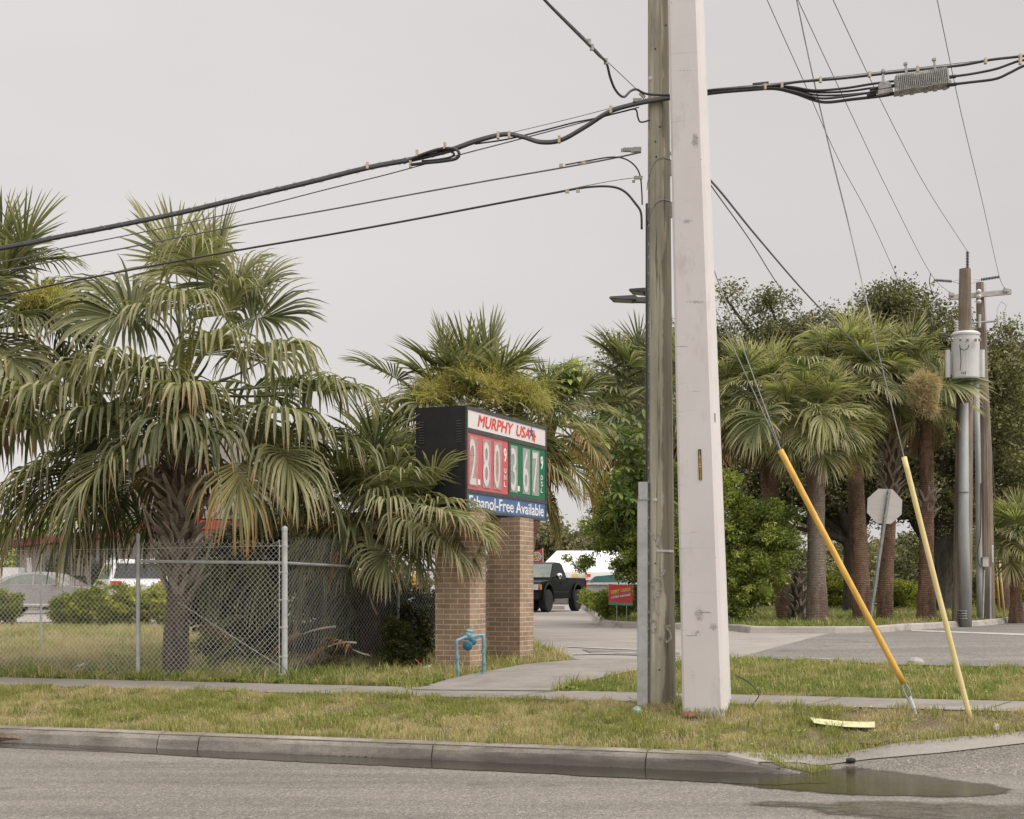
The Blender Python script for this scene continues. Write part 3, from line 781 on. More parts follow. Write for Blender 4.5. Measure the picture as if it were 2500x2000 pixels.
# ------------------------------------------------------------------ grass
def grass(name, poly, dens, h0, h1, wid, mat, label, seed, avoid=(), dry=0.5, zoff=0.0, thin=0.35, edge=None, lean=0.8, bare=()):
    r = np.random.RandomState(seed)
    px = np.array([p[0] for p in poly]); py = np.array([p[1] for p in poly])
    n = int((px.max() - px.min()) * (py.max() - py.min()) * dens)
    x = r.uniform(px.min(), px.max(), n); y = r.uniform(py.min(), py.max(), n)
    ok = inpoly(x, y, poly)
    for a in avoid: ok &= ~inpoly(x, y, a)
    x, y = x[ok], y[ok]
    k1 = vnoise(x, y, 0.9, seed + 1) * 0.5 + vnoise(x, y, 2.7, seed + 2) * 0.3 + vnoise(x, y, 8.0, seed + 3) * 0.2
    bm_ = np.zeros(len(x))
    for (bx_, by_, br_) in bare:
        bm_ = np.maximum(bm_, np.clip(1.3 - np.hypot(x - bx_, (y - by_) * 1.6) / br_ + (vnoise(x, y, 4.0, seed + 9) - 0.5) * 1.2, 0, 1))
    keep = (r.rand(len(x)) > (0.62 - k1) * 2.4 * thin) & (r.rand(len(x)) > bm_ * 0.8)
    x, y, k1, bm_ = x[keep], y[keep], k1[keep], bm_[keep]
    clump = vnoise(x, y, 6.0, seed + 4)
    n = len(x)
    h = (h0 + (h1 - h0) * r.rand(n) ** 2.5) * (0.25 + 1.5 * clump ** 1.3)
    w = wid * r.uniform(0.6, 1.4, n)
    az = r.uniform(0, 2 * np.pi, n); le = r.uniform(0.1, lean, n) * h
    az2 = r.uniform(0, 2 * np.pi, n)
    z = zga(x, y) + zoff
    base = np.stack([x, y, z - 0.004], -1)
    side = np.stack([np.cos(az2), np.sin(az2), np.zeros(n)], -1) * w[:, None] / 2
    mid = base + np.stack([np.cos(az) * le * 0.35, np.sin(az) * le * 0.35, h * 0.6], -1)
    tip = base + np.stack([np.cos(az) * le, np.sin(az) * le, h], -1)
    V = np.stack([base - side, base + side, mid + side * 0.8, mid - side * 0.8, tip], 1).reshape(-1, 3)
    k = np.arange(n)[:, None] * 5
    b = MB()
    kk = vnoise(x, y, 1.7, seed + 7) * 0.6 + vnoise(x, y, 5.0, seed + 8) * 0.4
    dr = np.clip((dry - 0.5) + (0.5 - kk) * 3.6 + (0.5 - k1) * 0.6 + 0.5 + r.uniform(-0.35, 0.35, n) + bm_ * 0.6, 0, 1)
    D = np.zeros((n, 5, 3)); D[:, :, 1] = dr[:, None]
    b.add(V, k + np.array([0, 1, 2, 3]), D.reshape(-1, 3))
    b.lv.append((k + np.array([3, 2, 4])).reshape(-1)); b.lt.append(np.full(n, 3))
    o = b.build(name, mat)
    return stuff(o, label, 'grass')
walk_poly = walk
verge = [xy(-14, 12.99), xy(-2.6, 12.99), xy(-1.75, 12.9)] + [tuple(p) for p in gp([(2080, 1838), (2200, 1815), (2350, 1801), (2560, 1783), (2900, 1756)])] + [xy(5.5, 14.84), xy(-14, 14.84)]
grass('verge_grass', verge, 9500, 0.02, 0.075, 0.0065, M['grass'], 'mown yellowish grass strip between kerb and pavement', 11, dry=0.50, bare=[(*G(2230, 1765).xy, 0.5), (*G(2350, 1775).xy, 0.45), (*G(1990, 1825).xy, 0.4), (*G(2150, 1800).xy, 0.35), (*G(1480, 1812).xy, 0.25), (*G(840, 1733).xy, 0.3), (*G(1700, 1800).xy, 0.3), (*G(300, 1770).xy, 0.25), (*G(1620, 1735).xy, 0.22), (*G(1735, 1757).xy, 0.26)])
right_px = [(1345, 1691), (1400, 1676), (1480, 1657), (1560, 1638), (1650, 1619), (1760, 1610), (1900, 1612), (2000, 1617), (2200, 1627), (2500, 1634), (2700, 1637), (2700, 1760), (2500, 1740), (2000, 1707), (1700, 1698)]
right_poly = gp(right_px[:12]) + [xy(7.5, 15.9), xy(-4.6, 15.9)]
grass('lawn', right_poly, 4200, 0.03, 0.09, 0.007, M['grass_green'], 'green grass triangle between pavement and side street', 12, avoid=(ramp_xy,), dry=0.26)
left_poly = [xy(-14.5, 15.9)] + [xy(-7.0, 15.9)] + gp([(1000, 1688), (1090, 1664), (1230, 1635), (1300, 1623), (1400, 1614), (1380, 1602), (1350, 1590), (1305, 1575), (1200, 1560), (900, 1545), (500, 1535), (0, 1535), (-300, 1535)])
grass('lawn', left_poly, 1400, 0.05, 0.16, 0.010, M['grass'], 'rough yellow green grass behind the wire fence', 13, avoid=(ramp_xy,), dry=0.36, bare=[(*G(60, 1560).xy, 1.2), (*G(330, 1565).xy, 1.5), (*G(180, 1595).xy, 0.7), (*G(560, 1600).xy, 1.0), (*G(20, 1610).xy, 0.5), (*G(760, 1630).xy, 0.8), (*G(290, 1620).xy, 0.4)])
strip = [xy(-14.5, 15.9), xy(-4.9, 15.9), xy(-4.9, 16.9), xy(-14.5, 16.9)]
grass('weeds', strip, 3200, 0.05, 0.17, 0.012, M['grass_green'], 'taller green weeds along the foot of the wire fence', 14, avoid=(ramp_xy,), dry=0.2)
near_sign = gp([(700, 1690), (1000, 1688), (1090, 1664), (1230, 1635), (1300, 1623), (1410, 1614), (1380, 1602), (1350, 1590), (1305, 1575), (1180, 1600), (1050, 1640), (800, 1660), (700, 1670)])
grass('lawn', near_sign, 3800, 0.03, 0.09, 0.008, M['grass'], 'short grass round the foot of the brick sign', 15, avoid=(ramp_xy, walk_poly), dry=0.36)
isl_grass = isl_in[2:16] + [tuple(P(2700, 1440, 55).xy), tuple(P(1460, 1440, 55).xy)]
grass('island_grass', isl_grass, 420, 0.05, 0.16, 0.016, M['grass_green'], 'green grass under the palms across the side street', 16, dry=0.2, zoff=0.12)
rw = random.Random(8)
def weeds_(seed, n, poly, label, size=0.035):
    """low broad-leaved weeds in small rosettes"""
    r = np.random.RandomState(seed); b = MB(); k = 0
    xs = [p[0] for p in poly]; ys = [p[1] for p in poly]
    while k < n:
        x, y = r.uniform(min(xs), max(xs)), r.uniform(min(ys), max(ys))
        if not inpoly(np.array([x]), np.array([y]), poly)[0] or inpoly(np.array([x]), np.array([y]), ramp_xy)[0]: continue
        k += 1; m = r.randint(10, 26); sp_ = r.uniform(0.03, 0.12)
        for j in range(m):
            a = r.uniform(0, 6.28); q = Vector((x + math.cos(a) * sp_ * r.rand(), y + math.sin(a) * sp_ * r.rand(), 0)); q.z = zg(q.x, q.y) + r.uniform(0.01, 0.055)
            d = Vector((math.cos(a), math.sin(a), r.uniform(0.0, 0.6))).normalized() * size * r.uniform(0.5, 1.2); w = Vector((-math.sin(a), math.cos(a), 0)) * size * 0.28
            b.add([q, q + d * 0.5 + w, q + d, q + d * 0.5 - w], [(0, 1, 2, 3)], [(0, 0, r.uniform(0, 0.6))] * 4)
    return stuff(b.build('weeds', M['tree_bright']), label, 'weeds')
weeds_(31, 130, verge, 'broad leaved weeds scattered through the mown verge')
weeds_(32, 160, right_poly, 'clover and broad leaved weeds in the right lawn')
weeds_(33, 230, strip, 'leafy green weeds at the foot of the wire fence', 0.07)
def tufts(name, spots, h0, h1, wid, n, rad, mat, label, seed, zoff=0.0):
    r = np.random.RandomState(seed)
    b = MB()
    for (x0, y0) in spots:
        for _ in range(n):
            a, d = r.uniform(0, 2 * math.pi), rad * math.sqrt(r.rand())
            x, y = x0 + d * math.cos(a), y0 + d * math.sin(a)
            h = r.uniform(h0, h1); az = r.uniform(0, 2 * math.pi); le = h * r.uniform(0.1, 0.9)
            z = zg(x, y) + zoff
            dv = Vector((math.cos(az), math.sin(az), 0)); sd_ = Vector((-dv.y, dv.x, 0)) * wid / 2
            p = Vector((x, y, z)); q = p + dv * le * 0.35 + Vector((0, 0, h * 0.65)); e = p + dv * le + Vector((0, 0, h * (0.95 if le < h * 0.6 else 0.75)))
            b.add([p - sd_, p + sd_, q + sd_, q - sd_, e], [(0, 1, 2, 3), (3, 2, 4)], [(0, r.uniform(0, 0.6), 0)] * 5)
    return stuff(b.build(name, mat), label, 'grass')
rr = random.Random(3)
tufts('grass_tufts', [xy(s, 12.99 + rr.uniform(-0.05, 0.06)) for s in np.arange(-13, -1.8, 0.13)], 0.04, 0.11, 0.006, 26, 0.09, M['grass'], 'ragged dry grass hanging over the back of the kerb', 21)
tufts('grass_tufts', [tuple((G(px, float(np.interp(px, [1840, 1950, 2075, 2200, 2350, 2500], [1818, 1842, 1840, 1816, 1803, 1790])) + rr.uniform(-6, 5))).xy) for px in range(1840, 2500, 11)], 0.03, 0.10, 0.006, 20, 0.10, M['grass'], 'dry grass creeping over the concrete apron', 23)
rq = np.random.RandomState(44)
tufts('grass_tufts', [p for p in [(rq.uniform(-5.5, 5.5), rq.uniform(11, 18)) for _ in range(1500)] if inpoly(np.array([p[0]]), np.array([p[1]]), verge)[0]][:170], 0.04, 0.12, 0.007, 34, 0.10, M['grass_green'], 'taller green clumps standing out of the mown verge', 24)
tufts('grass_tufts', [p for p in [(rq.uniform(-8, 8), rq.uniform(12, 24)) for _ in range(2500)] if inpoly(np.array([p[0]]), np.array([p[1]]), right_poly)[0] and not inpoly(np.array([p[0]]), np.array([p[1]]), ramp_xy)[0]][:150], 0.05, 0.14, 0.008, 34, 0.13, M['grass'], 'taller straw tipped clumps in the right lawn', 25)
tufts('grass_tufts', [(SQ0[0] + 0.27 * math.cos(a) + 0.0, SQ0[1] + 0.27 * math.sin(a)) for SQ0 in ((1.92, 14.68),) for a in np.linspace(0, 6.28, 26)] + [(1.54 + 0.17 * math.cos(a), 15.2 + 0.17 * math.sin(a)) for a in np.linspace(0, 6.28, 16)], 0.04, 0.13, 0.006, 16, 0.05, M['grass_green'], 'uncut grass hugging the feet of the two near poles', 26)
tufts('grass_tufts', [tuple(G(px, 1490 + rr.uniform(-6, 12)).xy) for px in range(1480, 1640, 9)] + [tuple(G(px, 1510).xy) for px in range(1500, 1600, 12)], 0.2, 0.45, 0.015, 40, 0.4, M['grass_green'], 'long grass at the corner of the planted island', 22, 0.12)

# ================================================================== LETTERING
def text_faces(s, bold=0.0, shear=0.0, spacing=1.0):
    cu = bpy.data.curves.new('t', 'FONT'); cu.body = s; cu.size = 1.0; cu.offset = bold; cu.shear = shear
    cu.space_character = spacing; cu.resolution_u = 4; cu.fill_mode = 'BOTH'; cu.extrude = 0.02
    o = bpy.data.objects.new('t', cu); COL.objects.link(o)
    dg = bpy.context.evaluated_depsgraph_get(); dg.update()
    me = bpy.data.meshes.new_from_object(o.evaluated_get(dg))
    vs = np.array([tuple(v.co) for v in me.vertices]); fs = [tuple(p.vertices) for p in me.polygons]
    bpy.data.objects.remove(o); bpy.data.curves.remove(cu); bpy.data.meshes.remove(me)
    return vs, fs
def lettering(b, s, org, U, V, w, h, depth=0.004, bold=0.0, shear=0.0, spacing=1.0):
    """text fitted to a box w x h whose lower left corner is org; U right, V up"""
    U = Vector(U).normalized(); V = Vector(V).normalized(); Nn = U.cross(V)
    vs, fs = text_faces(s, bold, shear, spacing)
    mn, mx = vs.min(0), vs.max(0)
    q = (vs - mn) / np.maximum(mx - mn, 1e-6)
    out = [Vector(org) + U * (a[0] * w) + V * (a[1] * h) + Nn * (a[2] * depth) for a in q]
    b.add(out, fs)

# ================================================================== ROADSIDE POLES
# square concrete pole
def sqpole():
    Nb = Vector((2.075, 14.42, 0)); w0, w1, Hh = 0.42, 0.19, 13.0
    u = Vector((UX, UY, 0)); n = Vector((NX, NY, 0))
    c0 = Nb - u * w0 / 2 + n * w0 / 2
    zb = zg(c0.x, c0.y) - 0.05
    r = thing('concrete_pole', 'tall square white concrete utility pole, chamfered, right beside the wooden pole', 'utility pole', (c0.x, c0.y, zb + 0.05))
    lean = Vector((-0.030, 0.0, 0))
    b = MB(); rows = []
    for k in range(15):
        z = Hh * k / 14; w = w0 + (w1 - w0) * z / Hh * 1.0
        if z > 0: w = w0 - 0.0158 * z
        c = c0 + lean * z + Vector((0, 0, zb + z)); ch = 0.028
        h = w / 2
        loop = [(-h + ch, -h), (h - ch, -h), (h, -h + ch), (h, h - ch), (h - ch, h), (-h + ch, h), (-h, h - ch), (-h, -h + ch)]
        rows += [c + u * a + n * d for a, d in loop]
    fs = [(k * 8 + j, k * 8 + (j + 1) % 8, (k + 1) * 8 + (j + 1) % 8, (k + 1) * 8 + j) for k in range(14) for j in range(8)]
    fs += [tuple(range(7, -1, -1)), tuple(14 * 8 + j for j in range(8))]
    b.add(rows, fs)
    b.build('shaft', M['pale_concrete'], r)
    def face(px, py, proud):       # point on the front face
        d = Vector(((px - CX) / F, 1, -(py - HY) / F))
        z = CAMZ + d.z * 14.5
        w = w0 - 0.0158 * (z - zb)
        fc = c0 + lean * (z - zb) - n * (w / 2 + proud)
        k = fc.dot(n) / d.dot(n)
        return Vector((0, 0, CAMZ)) + d * k
    up = (face(1708, 1098, 0) - face(1710, 1171, 0)).normalized()
    t = MB(); L = (face(1708, 1097, 0) - face(1710, 1172, 0)).length
    t.box((face(1708, 1097, 0.004) + face(1710, 1172, 0.004)) / 2, (0.031, 0.006, L), u, n, up)
    o = t.build('number_plate', M['tag_dark'], r)
    t = MB()
    for k, ch in enumerate('C61251122302'):
        p = face(1708 + 2.2 * k / 11, 1104.5 + k * 5.85, 0.0085)
        lettering(t, ch, p - u * 0.008 - up * 0.009, u, up, 0.016, 0.018, 0.002, 0.03)
    t.build('number', M['guard'], o)
    t = MB(); h = w0 - 0.0158 * 3.2
    sp = P(1761, 1018, 14.45); z = sp.z - zb; w = w0 - 0.0158 * z
    cc = c0 + lean * z + u * (w / 2 + 0.003) - n * (w / 2 - 0.07); cc.z = sp.z
    t.box(cc, (0.006, 0.045, 0.085), u, n)
    t.build('small_plate', M['galv_dark'], r)
    sm = surf('smudge', (0.42, 0.39, 0.365), (0.50, 0.465, 0.44), 20, 0.8, bstr=0); feather(sm)
    rs = np.random.RandomState(5)
    for (px, py, w, h, amt) in ((1697, 342, 11, 22, 0.8), (1678, 540, 18, 7, 0.55), (1700, 737, 26, 6, 0.6), (1665, 846, 22, 1.5, 0.9), (1700, 955, 20, 1.2, 0.6), (1707, 1500, 16, 24, 0.6), (1742, 1532, 12, 12, 0.7), (1722, 1495, 26, 4, 0.6), (1690, 1552, 24, 2, 0.8), (1700, 1545, 14, 10, 0.5), (1672, 172, 22, 1.5, 0.6), (1718, 1735, 60, 14, 0.3), (1690, 1650, 14, 30, 0.2), (1745, 700, 1.5, 60, 0.3), (1690, 1300, 24, 1.2, 0.4)):
        N_ = 14; gx, gy = np.meshgrid(np.linspace(-1, 1, N_), np.linspace(-1, 1, N_)); t = MB()
        V = [face(px + a * w, py + b_ * h, 0.0015) for a, b_ in zip(gx.ravel(), gy.ravel())]
        al = np.clip(1.1 - np.hypot(gx, gy), 0, 1).ravel() * amt * 0.72 * rs.uniform(0.75, 1.0, N_ * N_)
        idx = np.arange(N_ * N_).reshape(N_, N_); D = np.zeros((N_ * N_, 3)); D[:, 0] = al; D[:, 1] = 0.001
        t.add([tuple(v) for v in V], np.stack([idx[:-1, :-1], idx[:-1, 1:], idx[1:, 1:], idx[1:, :-1]], -1).reshape(-1, 4), D)
        t.build('stain', sm, r)
    return r, c0, zb
SQ, SQ_C, SQ_Z = sqpole()

# wooden pole
WB = G(1618, 1726)
WB.y += 0.13
def wood_axis(z):      # centre and radius at a height
    t = z - WB.z
    return Vector((WB.x - 0.0052 * t, WB.y, z)), 0.146 - 0.0058 * t
def woodpole():
    r = thing('wooden_pole', 'weathered round wooden utility pole with faded spray paint marks beside the concrete pole', 'utility pole', WB)
    b = MB(); rg = random.Random(2); n = 40; rows = []
    K = 60
    ang = [rg.uniform(-0.02, 0.02) for _ in range(n)]
    for k in range(K + 1):
        z = WB.z - 0.1 + 9.6 * k / K
        c, rad = wood_axis(z)
        for j in range(n):
            a = 2 * math.pi * j / n
            rr_ = rad * (1 + ang[j] + rg.uniform(-0.004, 0.004)) * (1 + 0.02 * math.sin(3 * a + z * 0.3))
            rows.append(c + Vector((math.cos(a), math.sin(a), 0)) * rr_)
    fs = [(k * n + j, k * n + (j + 1) % n, (k + 1) * n + (j + 1) % n, (k + 1) * n + j) for k in range(K) for j in range(n)]
    fs.append(tuple(K * n + j for j in range(n)))
    b.add(rows, fs)
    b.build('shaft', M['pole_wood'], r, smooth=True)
    def onp(px, py, proud=0.004):
        z = CAMZ - (py - HY) / F * (WB.y - 0.12)
        c, rad = wood_axis(z)
        x = (px - CX) / F * (WB.y - 0.1) - c.x
        x = max(-rad * 0.97, min(rad * 0.97, x))
        return c + Vector((x, -math.sqrt(rad * rad - x * x), 0)) * (1 + (proud + 0.004) / rad)
    strokes = [[(1594, 1302), (1600, 1318), (1606, 1330)], [(1612, 1300), (1607, 1315), (1606, 1330), (1605, 1345)],
               [(1598, 1405), (1606, 1412), (1614, 1404), (1624, 1392)], 
               [(1602, 1411), (1596, 1424), (1597, 1440), (1604, 1448), (1611, 1442), (1613, 1426), (1609, 1413), (1602, 1411)],
               [(1611, 1452), (1602, 1455), (1596, 1466), (1596, 1482), (1602, 1494), (1611, 1498)],
               [(1588, 1518), (1594, 1514), (1600, 1526), (1598, 1542), (1590, 1540)],
               [(1619, 1527), (1627, 1529), (1636, 1527)], [(1624, 1531), (1633, 1541), (1636, 1556), (1628, 1566), (1619, 1563)], [(1607, 1560), (1612, 1556), (1613, 1563)],
               [(1588, 1300), (1592, 1306)]]
    for s in strokes:
        m = MB()
        pts = [onp(*p) for p in crom([Vector((p[0], p[1], 0)) for p in s], 4) for p in [(p.x, p.y)]] if len(s) > 2 else [onp(*p) for p in s]
        vs = []
        for i, p in enumerate(pts):
            T = (pts[min(i + 1, len(pts) - 1)] - pts[max(i - 1, 0)]).normalized()
            c, _ = wood_axis(p.z); Nn = (p - c); Nn.z = 0; Nn.normalize()
            S = T.cross(Nn).normalized() * 0.013
            vs += [p - S, p + S]
        m.add(vs, [(2 * i, 2 * i + 1, 2 * i + 3, 2 * i + 2) for i in range(len(pts) - 1)])
        m.build('paint_mark', M['paint_mark'], r)
    # bolts, staples and a tape
    m = MB(); p, q = onp(1603, 1344), onp(1641, 1346)
    ring = [onp(x, 1344 + (x - 1603) * 0.05, 0.006) for x in range(1603, 1645, 4)]
    vs = []
    for p in ring: vs += [p + Vector((0, 0, 0.012)), p - Vector((0, 0, 0.012))]
    m.add(vs, [(2 * i, 2 * i + 1, 2 * i + 3, 2 * i + 2) for i in range(len(ring) - 1)])
    m.build('tape', M['litter_white'], r)
    for px, py in ((1600, 1376), (1611, 309), (1600, 345), (1602, 382), (1626, 58), (1600, 118), (1609, 1635), (1588, 187)):
        m = MB(); m.lathe(onp(px, py, -0.003), [(0.0, -0.004), (0.009, -0.004), (0.009, 0.004), (0, 0.006)], (0, -1, 0), 8)
        m.build('bolt_hole', M['black_rubber'], r)
    for px, py in ((1600, 1220), (1590, 187)):
        m = MB(); m.lathe(onp(px, py, 0.004), [(0.0, 0.0), (0.02, 0.0), (0.02, 0.006), (0, 0.006)], (0, -1, 0), 8)
        m.build('tag', M['litter_white'], r)
    rg2 = random.Random(9)     # staples down the left flank
    for k in range(36):
        z = 0.7 + 0.165 * k + rg2.uniform(-0.03, 0.03); c, rad = wood_axis(z); a = math.radians(205 + rg2.uniform(-2, 2))
        p = c + Vector((math.cos(a), math.sin(a), 0)) * (rad + 0.003)
        m = MB(); m.box(p, (0.012, 0.01, 0.018 + rg2.uniform(0, 0.02)))
        m.build('staple', M['galv_dark'], r)
    for z in (5.98, 5.55):     # wire bands holding the clamps
        m = MB(); c, rad = wood_axis(z); pts = []
        for k in range(17):
            a = math.radians(180 + k * 180 / 16)
            pts.append(c + Vector((math.cos(a), math.sin(a), 0)) * (rad + 0.006) + Vector((0, 0, -0.30 * (1 - math.sin(math.radians(90 * min(1, k / 9)))) + 0.02)))
        m.tube(pts, 0.004, 5)
        e = c + Vector((rad + 0.02, -0.02, 0))
        m.box(e + Vector((0, 0, -0.06)), (0.05, 0.03, 0.16)); m.box(e + Vector((0.03, 0, 0.05)), (0.03, 0.03, 0.06))
        m.build('clamp', M['castalu'], r)
    return onp
onp = woodpole()
# riser guard and riser cable on its left
rg_ = thing('riser_guard', 'grey metal cable riser guard standing against the left side of the wooden pole', 'cable guard', WB + Vector((-0.2, -0.02, 0)))
b = MB(); z0, z1 = WB.z - 0.05, CAMZ + (HY - 1178) / F * WB.y
def xl(z): c, r = wood_axis(z); return c.x - r
def ug(za, zb_, w):
    lo, hi = xl(za), xl(zb_); y = WB.y - 0.06
    prof = [(-w, 0.05), (-w, -0.015), (-w + 0.012, -0.03), (-0.012, -0.03), (0.0, -0.015), (0.0, 0.05)]
    vs = [Vector((x0 + a + 0.004, y + d, z)) for (x0, z) in ((lo, za), (hi, zb_)) for a, d in prof]
    b.add(vs, [(j, (j + 1) % 6, 6 + (j + 1) % 6, 6 + j) for j in range(6)] + [tuple(range(5, -1, -1)), tuple(range(6, 12))])
ug(z0, CAMZ + (HY - 1222) / F * WB.y, 0.108)
b.build('channel', M['galv'], rg_)
b = MB(); ug(CAMZ + (HY - 1221) / F * WB.y, z1, 0.098)
b.build('upper_channel', M['galv'], rg_)
b = MB(); zz = CAMZ + (HY - 1222) / F * WB.y
b.box((xl(zz) - 0.05, WB.y - 0.085, zz), (0.115, 0.02, 0.014))
b.build('strap', M['galv_dark'], rg_)

# ================================================================== WIRES AND CABLES
def W(name, label, cat, pts, r, mat, smooth=True, group=None, n=5):
    p = [P(*q) if len(q) == 3 else q for q in pts]
    if smooth: p = crom(p, 6)
    b = MB(); b.tube(p, r, n)
    o = b.build(name, mat, smooth=True)
    return tag(o, label, cat, group)
def sagline(a, b_, sag, k=14):
    return [a.lerp(b_, i / k) - Vector((0, 0, sag * 4 * (i / k) * (1 - i / k))) for i in range(k + 1)]
YW = WB.y
def YL(px):   # depth of the line along the road through the wooden pole
    m = (px - CX) / F
    return (WB.x * 0.33 + (YW - 0.15) * 0.944) / (0.33 * m + 0.944)
def W2(name, label, cat, pts, r, mat, dy=0.0, **k): return W(name, label, cat, [(x, y, YL(x) + dy) for x, y in pts], r, mat, **k)
top_l = [(-400, 672), (0, 606), (150, 577), (300, 548), (450, 517), (600, 481), (750, 446), (900, 409), (1010, 388), (1100, 366), (1160, 345), (1230, 328), (1275, 334), (1320, 347), (1370, 342), (1430, 309), (1490, 272), (1560, 252), (1640, 238), (1700, 228)]
bundle = thing('cable_bundle', 'thick black cable bundle running left from the wooden pole, topmost of the lines', 'cable', P(1600, 245, YL(1600)))
for dy, r_, off in ((0.0, 0.021, 0.0), (-0.03, 0.017, 2.5), (0.03, 0.016, -2.5), (-0.01, 0.012, 4)):
    b = MB(); b.tube(crom([P(x, y + off * (1.0 if x < 1200 else 0.8), YL(x) + dy) for x, y in top_l], 6), r_, 6); b.build('cable', M['cable'], bundle, smooth=True)
b = MB()    # lashing wire round the bundle
ctr = crom([P(x, y, YL(x)) for x, y in top_l[:10]], 40); 
b.tube([p + Vector((0, math.cos(i * 0.55), math.sin(i * 0.55))) * 0.036 for i, p in enumerate(ctr)], 0.0022, 3)
b.build('lashing_wire', M['steelwire'], bundle)
b = MB()    # spare loop
b.tube(crom([P(x, y, YL(x) - 0.06) for x, y in [(985, 398), (1030, 378), (1075, 364), (1110, 364), (1121, 376), (1112, 388), (1080, 394), (1040, 398), (1000, 403)]], 6), 0.017, 6)
b.tube(crom([P(x, y, YL(x) - 0.03) for x, y in [(1000, 392), (1045, 372), (1085, 367), (1108, 375), (1100, 384), (1070, 390), (1030, 394)]], 6), 0.012, 6)
b.build('slack_loop', M['cable'], bundle, smooth=True)
for x, y in ((1018, 375), (1086, 357), (897, 405), (1216, 331), (1243, 330), (1365, 341), (1491, 268), (1002, 401)):
    b = MB(); b.box(P(x, y, YL(x) - 0.05), (0.028, 0.05, 0.07)); b.build('clip', M['brass'], bundle)
W2('strand', 'thin steel strand just above the dip of the thick cable bundle', 'wire', [(1216, 332), (1300, 312), (1400, 288), (1500, 262), (1600, 236)], 0.0045, M['steelwire'], dy=0.08)
W2('cable', 'cable sharing the last stretch of the thick bundle left of the wooden pole', 'cable', [(1160, 352), (1240, 340), (1330, 318), (1400, 300), (1450, 290), (1520, 273), (1545, 267), (1554, 270), (1557, 285), (1562, 297), (1572, 298), (1590, 292)], 0.009, M['cable'], dy=0.05)
W2('cable', 'thin dark cable just under the thick bundle, crossing above the big palm', 'cable', [(-400, 702), (0, 640), (150, 607), (300, 577), (450, 546), (600, 513), (800, 462), (950, 425), (1100, 384), (1250, 345), (1400, 305), (1560, 262)], 0.007, M['oldwire'], dy=0.1)
W2('cable', 'grey cable third from the top of the four lines left of the wooden pole', 'cable', [(-400, 718), (0, 662), (150, 634), (300, 607), (450, 577), (600, 548), (800, 513), (1000, 476), (1200, 440), (1350, 414), (1450, 396), (1520, 382), (1565, 372)], 0.0095, M['oldwire'], dy=0.1)
W2('cable', 'lowest black cable left of the wooden pole, bending down into the riser', 'cable', [(-400, 782), (0, 721), (150, 692), (300, 663), (450, 635), (600, 608), (800, 574), (1000, 538), (1200, 500), (1350, 472), (1430, 458), (1490, 456), (1525, 468), (1552, 498), (1565, 520), (1567, 560)], 0.0125, M['cable'], dy=0.0)
W2('strand', 'thin steel strand above the end of the lowest black cable', 'wire', [(1330, 476), (1400, 460), (1500, 441), (1570, 432)], 0.0045, M['steelwire'], dy=0.06)
W2('cable', 'cable looping down from the third line to the left flank of the wooden pole', 'cable', [(1380, 403), (1440, 392), (1492, 384), (1525, 388), (1550, 405), (1563, 430), (1567, 470), (1568, 500)], 0.008, M['cable'], dy=0.02)
b = MB()
for k in range(2):
    p = [wood_axis(z)[0] + Vector((-wood_axis(z)[1] - 0.012 - 0.0, -0.05 + 0.03 * k, 0)) for z in np.linspace(CAMZ + (HY - 500) / F * YW, z1 - 0.05, 22)]
    b.tube(p, 0.011, 6)
tag(b.build('riser_cable', M['cable'], smooth=True), 'black cables running straight down the wooden pole into the grey guard', 'cable')
b = MB()
for x, y in ((1534, 365), (1528, 367)):
    b.box(P(x, y, YL(x)), (0.10, 0.02, 0.035)); b.box(P(x + 22, y, YL(x)), (0.08, 0.03, 0.045))
tag(b.build('strain_clamp', M['castalu']), 'grey metal strain clamp at the end of the third line beside the wooden pole', 'clamp')
b = MB(); b.box(P(1558, 434, YL(1558)), (0.085, 0.03, 0.03)); b.box(P(1547, 443, YL(1547)), (0.03, 0.03, 0.02))
tag(b.build('strain_clamp', M['castalu']), 'small grey strain clamp at the end of the lowest line beside the wooden pole', 'clamp')
b = MB()
b.box(P(1556, 245, YL(1556)), (0.09, 0.03, 0.035)); b.box(P(1568, 233, YL(1568)), (0.07, 0.03, 0.03), U=(0.7, 0, -0.7), W=(0.7, 0, 0.7))
tag(b.build('strain_clamp', M['castalu']), 'grey strain clamp where the thick bundle meets the wooden pole', 'clamp')
for (x, y, lab) in ((1425, 398, 'small clip on the third line near the pole, just before the loop'), (1370, 404, 'small clip on the third line, left of the white sleeve'), (1411, 466, 'small brown clip on the lowest line nearest its downward bend'), (1385, 468, 'dark clip on the lowest line, left of the brown one')):
    b = MB(); b.box(P(x, y, YL(x) - 0.02), (0.04, 0.03, 0.03)); tag(b.build('cable_clip', M['brass']), lab, 'clip')
W2('sleeve', 'white sleeve on the third line left of the wooden pole', 'sleeve', [(1412, 401), (1450, 394)], 0.014, M['porcelain'], dy=0.08)
